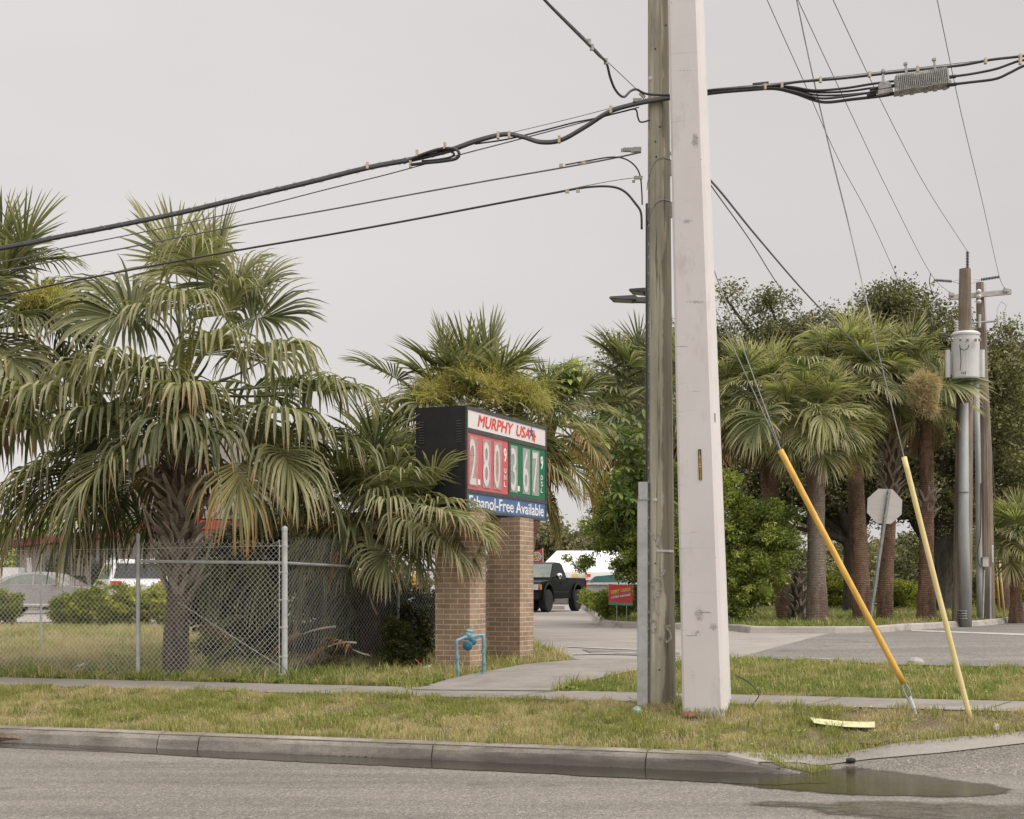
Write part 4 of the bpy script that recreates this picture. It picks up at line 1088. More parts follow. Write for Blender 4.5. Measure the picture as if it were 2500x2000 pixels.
# service drop towards the camera side, upper left
W('cable', 'black cable hanging from the upper edge of the picture and looping into the wooden pole', 'cable', [(1180, -170, 9.5), (1260, -80, 10.4), (1330, 0, 11.3), (1390, 62, 12.2), (1440, 112, 13.0), (1462, 135, 13.3), (1480, 153, 13.6), (1490, 190, 13.9), (1503, 220, 14.1), (1522, 237, 14.3), (1540, 222, 14.5), (1555, 219, 14.6), (1580, 230, 14.75), (1640, 233, 14.8), (1690, 230, 14.9)], 0.0125, M['cable'])
W('strand', 'thin steel strand above the looping black cable, upper middle', 'wire', [(1320, -12, 11.2), (1437, 102, 13.0), (1478, 146, 13.6), (1552, 216, 14.6), (1575, 235, 14.8)], 0.0045, M['steelwire'], smooth=False)
for (x, y, Y, lab) in ((1438, 103, 13.0, 'upper metal clip on the looping black cable'), (1445, 116, 13.05, 'second metal clip from the top on the looping black cable'), (1479, 150, 13.6, 'metal clip where the loop leaves the strand')):
    b = MB(); b.box(P(x, y, Y - 0.02), (0.035, 0.03, 0.05)); tag(b.build('cable_clip', M['castalu']), lab, 'clip')
# right-hand side: bundle behind the concrete pole and the amplifier on its strand
def YR(px): return YL(px) + 0.25
right = thing('cable_bundle', 'black cables right of the concrete pole hanging under the strand with the amplifier', 'cable', P(1740, 225, YR(1740)))
R_lines = [([(1660, 234), (1740, 220), (1830, 214), (1890, 209), (1950, 200), (2050, 192), (2150, 181), (2250, 170), (2350, 159), (2420, 146), (2490, 138), (2600, 124)], 0.013),
           ([(1660, 236), (1740, 222), (1830, 214), (1890, 211), (1935, 213), (1990, 221), (2060, 216), (2130, 205), (2185, 198)], 0.012),
           ([(1660, 238), (1740, 225), (1830, 217), (1890, 213), (1940, 218), (2000, 226), (2070, 223), (2130, 215), (2160, 213)], 0.011),
           ([(1660, 240), (1740, 226), (1830, 219), (1890, 215), (1940, 224), (2000, 240), (2060, 236), (2120, 227), (2160, 223)], 0.012),
           ([(1660, 241), (1740, 228), (1830, 220), (1890, 217), (1940, 228), (1985, 244), (2020, 250), (2080, 243), (2150, 235), (2190, 228)], 0.015),
           ([(1660, 239), (1740, 227), (1830, 218), (1890, 214), (1925, 216), (1990, 232), (2060, 232), (2130, 226), (2160, 228)], 0.010),
           ([(2310, 189), (2370, 181), (2430, 169), (2470, 155), (2495, 148), (2600, 130)], 0.012),
           ([(2310, 208), (2370, 201), (2430, 193), (2465, 178), (2495, 163), (2540, 146), (2600, 134)], 0.013)]
for i, (pts, r_) in enumerate(R_lines):
    b = MB(); b.tube(crom([P(x, y, YR(x) + 0.02 * (i % 3)) for x, y in pts], 6), r_, 6); b.build('cable', M['cable'], right, smooth=True)
b = MB(); b.tube([P(x, y, YR(x)) for x, y in ((1660, 232), (1740, 217), (1900, 203), (2100, 181), (2300, 159), (2500, 136), (2700, 114))], 0.005, 5); b.build('strand', M['steelwire'], right)
for x, y in ((1868, 212), (1909, 208), (2003, 195), (2123, 182), (2240, 169), (2406, 149), (2491, 145)):
    b = MB(); b.box(P(x, y, YR(x) - 0.05), (0.022, 0.04, 0.10 if x in (2491,) else 0.055)); b.build('clip', M['brass'], right)
b = MB(); b.box(P(1857, 204, YR(1857)), (0.16, 0.02, 0.02), U=(1, 0, 0.1), W=(-0.1, 0, 1)); b.build('splice', M['cable'], right)
amp = thing('line_amplifier', 'ribbed cast aluminium amplifier box hanging from the strand, upper right', 'amplifier box', P(2250, 205, YR(2250)))
aU = Vector((0.985, -0.15, 0.105)).normalized(); aV = Vector((0.15, 0.985, 0)).normalized(); aW = aU.cross(aV) * 1.0
if aW.z < 0: aW = -aW
ac = P(2250, 201, YR(2250) - 0.02)
b = MB(); b.box(ac, (0.50, 0.15, 0.155), aU, aV, aW); b.box(ac + aW * -0.06, (0.53, 0.17, 0.03), aU, aV, aW)
for k in range(27):
    b.box(ac + aU * (-0.235 + k * 0.018) + aV * -0.085, (0.006, 0.03, 0.15 - (0.03 if 9 < k < 18 else 0)), aU, aV, aW)
    b.box(ac + aU * (-0.235 + k * 0.018) + aW * 0.085, (0.006, 0.13, 0.02), aU, aV, aW)
for k in (-0.2, -0.1, 0.03, 0.12, 0.21):
    b.box(ac + aU * k + aW * -0.088, (0.035, 0.05, 0.03), aU, aV, aW)
b.build('housing', M['castalu'], amp)
for k in (-0.14, 0.13):
    b = MB(); b.box(ac + aU * k + aW * 0.12 - aV * 0.05, (0.02, 0.02, 0.14), aU, aV, aW); b.box(ac + aU * k + aW * 0.185 - aV * 0.05, (0.035, 0.04, 0.02), aU, aV, aW); b.build('hanger', M['castalu'], amp)
spl = thing('cable_splitter', 'small cast aluminium splitter just left of the amplifier box', 'splitter', P(2160, 225, YR(2160)))
b = MB(); sc = P(2160, 220, YR(2160)); b.box(sc + aW * 0.03, (0.12, 0.09, 0.05), aU, aV, aW); b.box(sc - aW * 0.025, (0.14, 0.1, 0.04), aU, aV, aW); b.lathe(sc + aW * 0.05, [(0.05, 0), (0.05, 0.02), (0.03, 0.03), (0, 0.03)], aW, 12)
b.build('housing', M['castalu'], spl)
b = MB(); b.box(P(2156, 190, YR(2156)), (0.02, 0.02, 0.17)); b.box(P(2156, 174, YR(2156)), (0.035, 0.03, 0.02)); b.build('hanger', M['castalu'], spl)
for x, y in ((2135, 217), (2135, 224), (2128, 231), (2180, 210), (2184, 228), (2322, 188), (2324, 207)):
    b = MB(); b.tube([P(x - 11, y + 1.5, YR(x)), P(x + 11, y - 1.5, YR(x))], 0.018, 8); b.build('connector', M['black_rubber'], spl if x < 2200 else amp)

# guy wires with yellow guards
A1 = G(2235, 1742); A2 = G(2370, 1760)
WT1 = wood_axis(CAMZ + (HY - 360) / F * YW)[0] + Vector((0.1, 0, 0)); WT2 = wood_axis(CAMZ + (HY - 505) / F * YW)[0] + Vector((0.1, 0, 0))
def on_line(a, b_, px):     # point of segment a-b whose picture column is px
    lo, hi = 0.0, 1.0
    fx = lambda k: (lambda p: CX + F * p.x / p.y)(a.lerp(b_, k))
    s = 1 if fx(1) > fx(0) else -1
    for _ in range(40):
        m = (lo + hi) / 2
        if (fx(m) - px) * s > 0: hi = m
        else: lo = m
    return a.lerp(b_, (lo + hi) / 2)
def guy(name, label, anchor, gb_px, gt_px, Ya, Yb, mat, r_, tops, eye):
    g = thing(name, label, 'guy wire', anchor)
    b0 = P(*gb_px, Ya); b1 = P(*gt_px, Yb)
    b = MB(); mid = b0.lerp(b1, 0.5) + Vector((0, 0, -0.012))
    b.tube(crom([b0, mid, b1], 10), r_, 12)
    b.build('guard', mat, g, smooth=True)
    for i, t in enumerate(tops):
        b = MB(); b.tube([b1 - (b1 - b0).normalized() * 0.05, t], 0.0062 if i == 0 else 0.0055, 5); b.build('wire', M['steelwire'], g)
    if eye:
        b = MB()
        d = (b0 - anchor).normalized()
        e = anchor.lerp(b0, 0.45)
        for s in (-1, 1):
            sv_ = Vector((1, 0, 0)) * s
            b.tube(crom([b0 + d * 0.05, b0 - d * 0.06 + sv_ * 0.03, e + sv_ * 0.022 + d * 0.02, e], 5), 0.009, 6)
        b.build('eye_loop', M['galv_dark'], g)
        b = MB(); b.tube([e + d * 0.03, e - d * 0.09], 0.026, 8); b.tube([e - d * 0.06, anchor - d * 0.06], 0.017, 8); b.build('anchor_rod', M['galv'], g)
    return g
guy('guy_wire', 'bright yellow guy wire guard with a grey anchor rod, left of the two', A1, (2206, 1668), (1905, 1099), A1.y + 0.05, A1.y + 0.35, M['guard'], 0.030,
    [WT1, WT2], True)
guy('guy_wire', 'faded pale yellow guy wire guard, right of the two, leaning left', A2 + Vector((0, 0, -0.03)), (2371, 1763), (2207, 1116), A2.y, A2.y + 0.3, M['guard_pale'], 0.026,
    [P(2130, 800, A2.y + 0.35)], False)
W('guy_strand', 'grey strand rising from the faded yellow guard to the top of the picture', 'wire', [(2130, 800, A2.y + 0.35), (2075, 560, 14.9), (2020, 340, 14.8), (1970, 120, 14.7), (1945, 0, 14.6), (1880, -300, 14.5)], 0.007, M['steelwire'], smooth=True)

# distant service and power lines on the right
W('service_line', 'thick dark service cable sagging from behind the concrete pole down to the right palms', 'cable', [(1640, 345, 15.3), (1748, 455, 17), (1850, 580, 20), (1985, 735, 25), (2130, 880, 30), (2250, 1000, 34)], 0.014, M['oldwire'])
W('service_line', 'thinner service wire just left of the thick sagging service cable', 'cable', [(1640, 320, 15.3), (1748, 470, 17), (1830, 585, 20), (1925, 730, 24), (2050, 870, 30), (2140, 950, 34)], 0.008, M['oldwire'])
YP = 33.0
W('power_line', 'leftmost thin power line in the right half of the sky', 'wire', [(1790, -200, 15), (1873, 0, 18), (1965, 205, 21), (2045, 385, 24), (2130, 545, 28), (2215, 735, 36)], 0.0055, M['oldwire'])
W('power_line', 'thin power line ending at the left insulator of the far pole', 'wire', [(1850, -210, 15), (1948, 0, 18), (2060, 240, 22), (2170, 470, 27), (2270, 665, YP), (2318, 715, YP + 4)], 0.0055, M['oldwire'])
W('power_line', 'thin power line ending on the top insulator of the far pole', 'wire', [(1930, -230, 15), (2034, 0, 18), (2150, 245, 22), (2260, 455, 27), (2362, 614, YP)], 0.0055, M['oldwire'])
W('power_line', 'rightmost thin power line ending at the right insulator of the far pole', 'wire', [(2240, -220, 15), (2288, 0, 18), (2345, 270, 22), (2400, 500, 27), (2440, 676, YP), (2457, 708, YP + 2)], 0.0055, M['oldwire'])

# ================================================================== PRICE SIGN ON BRICK PIERS
SD = Vector((0.3914, 0.9202, 0)).normalized()     # along the sign's face, away from the camera
SW = Vector((0.9202, -0.3914, 0)).normalized()    # out of the sign's right face
def sign():
    c1 = G(1147, 1640); c1.y = c1.y
    r = thing('price_sign', 'black fuel price sign cabinet with red and green price panels on two tan brick piers', 'sign', c1)
    def pier(corner, w, z0, z1):
        b = MB(); nz = 1
        A = corner; Bp = corner + SD * w; Cp = corner + SD * w - SW * w; Dp = corner - SW * w
        per = [(A, Bp), (Bp, Cp), (Cp, Dp), (Dp, A)]
        u0 = 0.0
        for (p, q) in per:
            L = (q - p).length
            p = Vector((p.x, p.y, 0)); q = Vector((q.x, q.y, 0))
            vs = [p + Vector((0, 0, z0)), q + Vector((0, 0, z0)), q + Vector((0, 0, z1)), p + Vector((0, 0, z1))]
            b.add(vs, [(0, 1, 2, 3)], [(u0, z0, 0), (u0 + L, z0, 0), (u0 + L, z1, 0), (u0, z1, 0)])
            u0 += L
        return b
    K1 = Vector((c1.x, c1.y, 0))
    d = SD * 1.68
    K2 = K1 + d
    zb1, zb2 = zg(K1.x, K1.y) - 0.15, zg(K2.x, K2.y) - 0.15
    # cabinet
    C = Vector((-0.625, 19.72, 0)); L_, Wd = 2.88, 0.74
    zt, zbm = 4.065, 2.645
    pier(K1, 0.50, zb1, zbm - 0.03).build('brick_pier', M['brick'], r)
    pier(K2, 0.50, zb2, zbm - 0.03).build('brick_pier', M['brick'], r)
    b = MB()
    cc = C + SD * L_ / 2 - SW * Wd / 2 + Vector((0, 0, (zt + zbm) / 2))
    b.box(cc, (L_, Wd, zt - zbm), SD, SW)
    cab = b.build('cabinet', M['sign_black'], r)
    b = MB()    # proud frame of the face
    fr = 0.03
    def strip(u0, u1, v0, v1, t=0.025, mat='sign_frame', name='face_frame', par=None, off=0.0):
        m = MB(); p = C + SD * ((u0 + u1) / 2) + SW * (t / 2 + off) + Vector((0, 0, zt - (v0 + v1) / 2))
        m.box(p, (u1 - u0, t, v1 - v0), SD, SW)
        return m
    b = MB()
    for (u0, u1, v0, v1) in ((0.0, L_, 0.0, 0.045), (0.0, L_, 0.292, 0.352), (0.0, L_, 1.112, 1.165), (0.0, L_, 1.388, 1.42), (0.0, 0.03, 0.045, 0.292), (0, 0.03, 0.352, 1.112), (0, 0.03, 1.165, 1.388),
                             (L_ - 0.03, L_, 0.045, 0.292), (L_ - 0.03, L_, 0.352, 1.112), (L_ - 0.03, L_, 1.165, 1.388), (1.42, 1.455, 0.352, 1.112)):
        p = C + SD * ((u0 + u1) / 2) + SW * 0.0145 + Vector((0, 0, zt - (v0 + v1) / 2))
        b.box(p, (u1 - u0, 0.025, v1 - v0), SD, SW)
    b.build('face_frame', M['sign_frame'], r)
    for k in range(2):     # louvres on the black end
        for j in range(9):
            b2 = MB(); p = C - SW * (0.09 + 0.56 * k) - SD * 0.004 + Vector((0, 0, zt - 0.20 - 0.035 * j)); b2.box(p, (0.07, 0.012, 0.014), SW, SD); b2.build('louvre', M['sign_frame'], cab)
    def pan(u0, u1, v0, v1, mat, name): return strip(u0, u1, v0, v1, 0.012, off=0.003).build(name, M[mat], r)
    hd = pan(0.03, L_ - 0.03, 0.045, 0.292, 'sign_white', 'header_panel')
    rd = pan(0.03, 1.42, 0.352, 1.112, 'sign_red', 'red_price_panel')
    gr = pan(1.455, L_ - 0.03, 0.352, 1.112, 'sign_green', 'green_price_panel')
    bl = pan(0.03, L_ - 0.03, 1.165, 1.388, 'sign_blue', 'blue_panel')
    UP = Vector((0, 0, 1))
    def at(u, v, off): return C + SD * u + SW * off + Vector((0, 0, zt - v))
    def txt(s, u, v, w, h, mat, par, bold=0.0, shear=0.0, off=0.0165, spacing=1.0, name='lettering'):
        m = MB(); k = bold * 0.42 * h
        for j, (dx, dv) in enumerate(((0, 0), (-k, 0), (k, 0), (0, k * 0.7), (0, -k * 0.7)) if bold else ((0, 0),)):
            lettering(m, s, at(u + dx, v + h + dv, off + 0.0004 * j), SD, UP, w, h, 0.003, 0.0, shear, spacing)
        return m.build(name, M[mat], par)
    txt('MURPHY', 0.37, 0.085, 1.23, 0.155, 'letter_red', hd, 0.085, 0.25)
    txt('USA', 1.72, 0.085, 0.50, 0.155, 'letter_red', hd, 0.085, 0.25)
    def star(u, v, R_, mat, off, rot):
        m = MB(); pts = []
        for k in range(10):
            a = rot + math.pi / 2 + k * math.pi / 5; q = R_ if k % 2 == 0 else R_ * 0.42
            pts.append(at(u + math.cos(a) * q * 1.1, v - math.sin(a) * q * 1.15, off))
        m.prism(pts, SW * 0.003); m.build('star', M[mat], hd)
    star(2.29, 0.135, 0.085, 'letter_blue', 0.0165, 0.1)
    star(2.375, 0.19, 0.085, 'letter_red', 0.021, -0.2)
    def price(u0, digits, tiny, par, pocket):
        for ch, du, w in digits:
            pm = MB(); 
            p = at(u0 + du + w / 2 + 0.03, 0.355 + 0.375, 0.019); pm.box(p, (w + 0.075, 0.008, 0.67), SD, SW); pm.build('price_pocket', M[pocket], par)
            txt(ch, u0 + du, 0.435, w, 0.61, 'digit_white', par, 0.02, off=0.0245, name='price_digit')
        dx = digits[0][1] + digits[0][2] + 0.085
        m = MB(); m.box(at(u0 + dx + 0.03, 1.0, 0.0185), (0.075, 0.005, 0.075), SD, SW); m.build('decimal_point', M['letter_white'], par)
        ue = u0 + tiny[0]
        txt('9', ue, 0.46, 0.09, 0.195, 'letter_white', par, 0.06, name='price_digit')
        for k, ch in enumerate(tiny[1]):
            txt(ch, ue + 0.005, 0.745 + 0.095 * k, 0.075, 0.07, 'letter_white', par, 0.06, name='lettering')
    price(0.03, [('2', 0.06, 0.20), ('8', 0.50, 0.20), ('0', 0.87, 0.20)], (1.23, 'UNL'), rd, 'pocket_red')
    price(1.455, [('3', 0.05, 0.18), ('6', 0.50, 0.20), ('7', 0.86, 0.20)], (1.20, 'DSL'), gr, 'pocket_green')
    txt('Ethanol-Free Available', 0.09, 1.195, 2.68, 0.165, 'letter_white', bl, 0.06)
    b = MB(); b.box(at(L_ - 0.12, 1.435, 0.01), (0.2, 0.006, 0.02), SD, SW); b.build('maker_plate', M['sign_white'], r)
    return K1, K2
PK1, PK2 = sign()

# blue backflow pipe
def backflow():
    a = G(1119, 1655); c = G(1180, 1650); c.y = a.y + 0.25; c = Vector((P(1180, 1650, c.y).x, c.y, zg(P(1180, 1650, c.y).x, c.y)))
    r = thing('backflow_valve', 'light blue backflow preventer pipe loop in front of the brick pier', 'water pipe', (a + c) / 2)
    Ya, Yc = a.y, c.y
    m = MB(); m.tube(crom([a - Vector((0, 0, .05)), P(1117, 1620, Ya), P(1115, 1580, Ya), P(1116, 1565, Ya), P(1124, 1561, Ya + .02), P(1136, 1556, Ya + .06)], 5), 0.020, 10); m.build('pipe', M['blue_pipe'], r, smooth=True)
    m = MB(); m.tube(crom([P(1160, 1553, Yc - .08), P(1172, 1551, Yc - .03), P(1179, 1552, Yc), P(1180, 1560, Yc), P(1181, 1610, Yc), c - Vector((0, 0, .05))], 5), 0.020, 10); m.build('pipe', M['blue_pipe'], r, smooth=True)
    for p in (P(1117, 1604, Ya), P(1118, 1636, Ya), P(1180, 1590, Yc), P(1181, 1618, Yc), P(1181, 1632, Yc)):
        m = MB(); m.lathe(p, [(0.0, -0.02), (0.027, -0.02), (0.027, 0.02), (0, 0.02)], (0, 0, 1), 12); m.build('coupling', M['blue_pipe'], r)
    Ym = (Ya + Yc) / 2
    m = MB(); m.tube(crom([P(1134, 1557, Ym - .05), P(1148, 1555, Ym), P(1162, 1553, Ym + .05)], 5), [0.03] * 3 + [0.04] * 5 + [0.03] * 3, 12)
    m.tube([P(1141, 1562, Ym - 0.02), P(1147, 1540, Ym - 0.02)], [0.042, 0.045], 14); m.build('valve_body', M['blue_pipe'], r, smooth=True)
    m = MB(); m.lathe(P(1147, 1539, Ym - 0.02), [(0.0, 0.012), (0.038, 0.008), (0.05, 0.0), (0.05, -0.015), (0, -0.015)], (0.2, -0.15, 1), 16); m.build('valve_cap', M['blue_pipe'], r)
    for (x, y, rr2, dy) in ((1142, 1577, 0.062, -0.09), (1155, 1567, 0.045, -0.03)):
        m = MB(); m.lathe(P(x, y, Ym + dy), [(0, -0.06), (rr2 * 0.7, -0.06), (rr2 * 0.75, -0.02), (rr2, -0.015), (rr2, 0.012), (rr2 * 0.72, 0.02), (rr2 * 0.7, 0.028), (rr2 * 0.35, 0.03), (rr2 * 0.3, 0.045), (0, 0.045)], (-0.25, -1, -0.15), 20)
        m.build('relief_valve', M['blue_dark'], r)
    m = MB(); m.tube([P(1128, 1556, Ym), P(1129, 1549, Ym - .02), P(1127, 1546, Ym - .03)], 0.008, 6); m.build('test_cock', M['brass'], r)
backflow()

# ================================================================== CHAIN LINK FENCE
def fence():
    FT = G(695, 1665); zs_ = lambda p: zg(p.x, p.y)
    FE = G(1298, 1573)
    tF = st(FT.x, FT.y)[1]
    def at_px(px):     # ground point on the front run
        m = (px - CX) / F; y = tF / (NX * m + NY); return Vector((m * y, y, zg(m * y, y)))
    L1, L0 = at_px(337), at_px(-330)
    Lm = at_px(-60)
    r = thing('chain_link_fence', 'galvanised chain link fence with a thick terminal post, running behind the brick sign', 'fence', FT)
    def post(p, rad, h, name, cap=True, mat='galv'):
        m = MB(); m.lathe(p - Vector((0, 0, 0.08)), [(rad, 0), (rad, h + 0.08)], (0, 0, 1), 12)
        if cap: m.lathe(p + Vector((0, 0, h)), [(rad * 1.12, 0), (rad * 1.12, 0.03), (rad * 0.8, 0.055), (0, 0.065)], (0, 0, 1), 12)
        return m.build(name, M[mat], r, smooth=False)
    tp = post(FT, 0.036, 1.86, 'terminal_post')
    for z in (0.08, 0.30, 0.66, 1.0, 1.34, 1.66):
        m = MB(); m.lathe(FT + Vector((0, 0, z)), [(0.037, 0), (0.041, 0.002), (0.041, 0.022), (0.037, 0.024)], (0, 0, 1), 12); m.box(FT + Vector((-0.052, -0.005, z + 0.012)), (0.035, 0.02, 0.02)); m.build('band', M['galv'], tp)
    m = MB(); m.box(FT + Vector((-0.066, 0.0, 0.88)), (0.012, 0.006, 1.74)); m.build('tension_bar', M['galv'], r)
    post(L1, 0.027, 1.80, 'line_post'); post(Lm, 0.024, 1.8, 'line_post')
    M1 = FT.lerp(FE, 0.387); M1.z = zs_(M1); post(M1, 0.024, 1.72, 'line_post', mat='galv_dark')
    M2 = FT.lerp(FE, 0.72); M2.z = zs_(M2); post(M2, 0.024, 1.78, 'line_post', mat='galv_dark')
    post(FE, 0.03, 1.83, 'terminal_post', mat='galv_dark')
    m = MB(); m.tube([L1 + Vector((0, 0, 1.50)), FT + Vector((0, 0, 1.465))], 0.021, 8); m.build('rail', M['galv'], r)
    m = MB(); m.tube([FT + Vector((0, 0, 1.465)), M1 + Vector((0, 0, 1.31)), M1.lerp(M2, 0.6) + Vector((0, 0, 1.27))], 0.02, 8); m.build('rail', M['galv_dark'], r)
    m = MB(); m.tube([FT.lerp(L1, 0.72) + Vector((0, 0, 0.98)), FT + Vector((-0.04, 0, 0.18))], 0.004, 5); m.build('truss_rod', M['galv'], r)
    def wall(A, B, name, h=1.70, sagamp=0.02, mat='chain', z0=0.02, wr=0.0032):
        L = (Vector((B.x - A.x, B.y - A.y, 0))).length; pitch = 0.0715
        n = int(L / pitch); rows = int(h / (pitch / 2))
        D = Vector((B.x - A.x, B.y - A.y, 0)).normalized(); Nn = Vector((-D.y, D.x, 0))
        vs_all = []; fs_all = []
        V = []; Fq = []
        base = 0
        tri = [Nn * 1.0, (D * 0.866 - Nn * 0.5), (-D * 0.866 - Nn * 0.5)]
        rg = random.Random(4)
        for i in range(n + 1):
            x0 = i * pitch
            for k in range(rows + 1):
                x = x0 + (pitch / 2 if k % 2 else 0) * 1.0
                f = min(max(x / L, 0), 1)
                zb = A.z + (B.z - A.z) * f
                zt_ = z0 + k * pitch / 2
                wob = sagamp * math.sin(x * 2.1) * math.sin(zt_ * 2.5)
                p = Vector((A.x, A.y, 0)) + D * x + Nn * (0.035 + wob + (0.003 if k % 2 else -0.003)) + Vector((0, 0, zb + zt_ + 0.012 * math.sin(x * 1.7 + 1)))
                for t_ in tri: V.append(p + t_ * wr)
            for k in range(rows):
                a = base + k * 3; c = a + 3
                for j in range(3):
                    j2 = (j + 1) % 3
                    Fq.append((a + j, a + j2, c + j2, c + j))
            base += (rows + 1) * 3
        # the neighbouring zigzag, mirrored
        for i in range(n + 1):
            x0 = i * pitch
            for k in range(rows + 1):
                x = x0 - (pitch / 2 if k % 2 else 0)
                f = min(max(x / L, 0), 1); zb = A.z + (B.z - A.z) * f; zt_ = z0 + k * pitch / 2
                wob = sagamp * math.sin(x * 2.1) * math.sin(zt_ * 2.5)
                p = Vector((A.x, A.y, 0)) + D * x + Nn * (0.035 + wob + (-0.003 if k % 2 else 0.003)) + Vector((0, 0, zb + zt_ + 0.012 * math.sin(x * 1.7 + 1)))
                for t_ in tri: V.append(p + t_ * wr)
            for k in range(rows):
                a = base + k * 3; c = a + 3
                for j in range(3):
                    j2 = (j + 1) % 3
                    Fq.append((a + j, a + j2, c + j2, c + j))
            base += (rows + 1) * 3
        for i in range(n + 1):     # twisted tips
            x = i * pitch + (pitch / 2 if rows % 2 else 0); f = min(x / L, 1); zb = A.z + (B.z - A.z) * f
            p = Vector((A.x, A.y, 0)) + D * x + Nn * 0.035 + Vector((0, 0, zb + z0 + rows * pitch / 2 + 0.012 * math.sin(x * 1.7 + 1)))
            e = p + Vector((0, 0, 0.03)) + D * 0.006
            for q in (p, e):
                for t_ in tri: V.append(q + t_ * wr)
            for j in range(3): Fq.append((base + j, base + (j + 1) % 3, base + 3 + (j + 1) % 3, base + 3 + j))
            base += 6
        m = MB(); m.add(np.array([tuple(v) for v in V]), np.array(Fq))
        return m.build(name, M[mat], r)
    wall(L0, L1, 'wire_mesh', 1.62, 0.03)
    wall(L1, FT + Vector((-0.06, 0, 0)), 'wire_mesh', 1.74, 0.02)
    wall(FT + (FE - FT).normalized() * 0.06, M1, 'wire_mesh', 1.74, 0.03, 'chain_dull', wr=0.0027)
    wall(M1, FE, 'wire_mesh', 1.70, 0.02, 'chain_dull', wr=0.0026)
    m = MB(); m.tube([L0 + Vector((0, 0, 1.64)), L1 + Vector((0, 0, 1.66)), FT + Vector((0, 0, 1.68))], 0.003, 4); m.build('tension_wire', M['chain'], r)
    return FT, L1, FE
FT, FL1, FE = fence()
# slim bare post standing behind the fence on the left
b = MB(); p = G(100, 1500); p.y = 24.0; p = Vector((P(100, 1500, 24).x, 24.0, zg(P(100, 1500, 24).x, 24.0)))
b.lathe(p, [(0.02, 0), (0.02, 1.62)], (0, 0, 1), 8); tag(b.build('slim_post', M['galv']), 'slim grey metal post behind the fence in front of the silver car', 'post')

# ================================================================== STOP SIGN SEEN FROM BEHIND
def stopsign():
    base = G(2124, 1520, 0.13)
    Y = base.y
    r = thing('road_sign', 'octagonal road sign seen from behind on a leaning galvanised post', 'road sign', base)
    top = P(2171, 1196, Y)
    d = (top - base).normalized(); bot = base - d * 0.1
    m = MB(); X = d.cross(Vector((0, 1, 0))).normalized(); Yv = X.cross(d)
    L = (top - bot).length; mid = (top + bot) / 2
    for (ox, w, oy) in ((-0.033, 0.016, -0.018), (0.033, 0.016, -0.018)):
        m.box(mid + X * ox + Yv * oy * -1, (w, 0.005, L), X, Yv, d)
    m.box(mid - Yv * 0.02, (0.034, 0.005, L), X, Yv, d)
    m.box(mid + X * -0.021 - Yv * 0.002, (0.005, 0.035, L), X, Yv, d); m.box(mid + X * 0.021 - Yv * 0.002, (0.005, 0.035, L), X, Yv, d)
    m.build('post', M['galv_dark'], r)
    c = P(2161, 1236, Y) + Vector((0, 0.045, 0)); R_ = 0.762 / 2 / math.cos(math.pi / 8)
    a0 = math.radians(22.5 - 3); m = MB()
    pts = [c + Vector((math.cos(a0 + k * math.pi / 4) * R_, 0.0, math.sin(a0 + k * math.pi / 4) * R_)) for k in range(8)]
    m.prism(pts, Vector((0.0, 0.004, 0)))
    m.build('sign_plate', M['sign_back'], r)
    for z in (0.22, -0.22):
        m = MB(); m.lathe(c + d * z + Vector((0, -0.08, 0)), [(0, 0.0), (0.012, 0.0), (0.012, 0.012), (0, 0.014)], (0, -1, 0), 8); m.build('bolt', M['galv'], r)
stopsign()

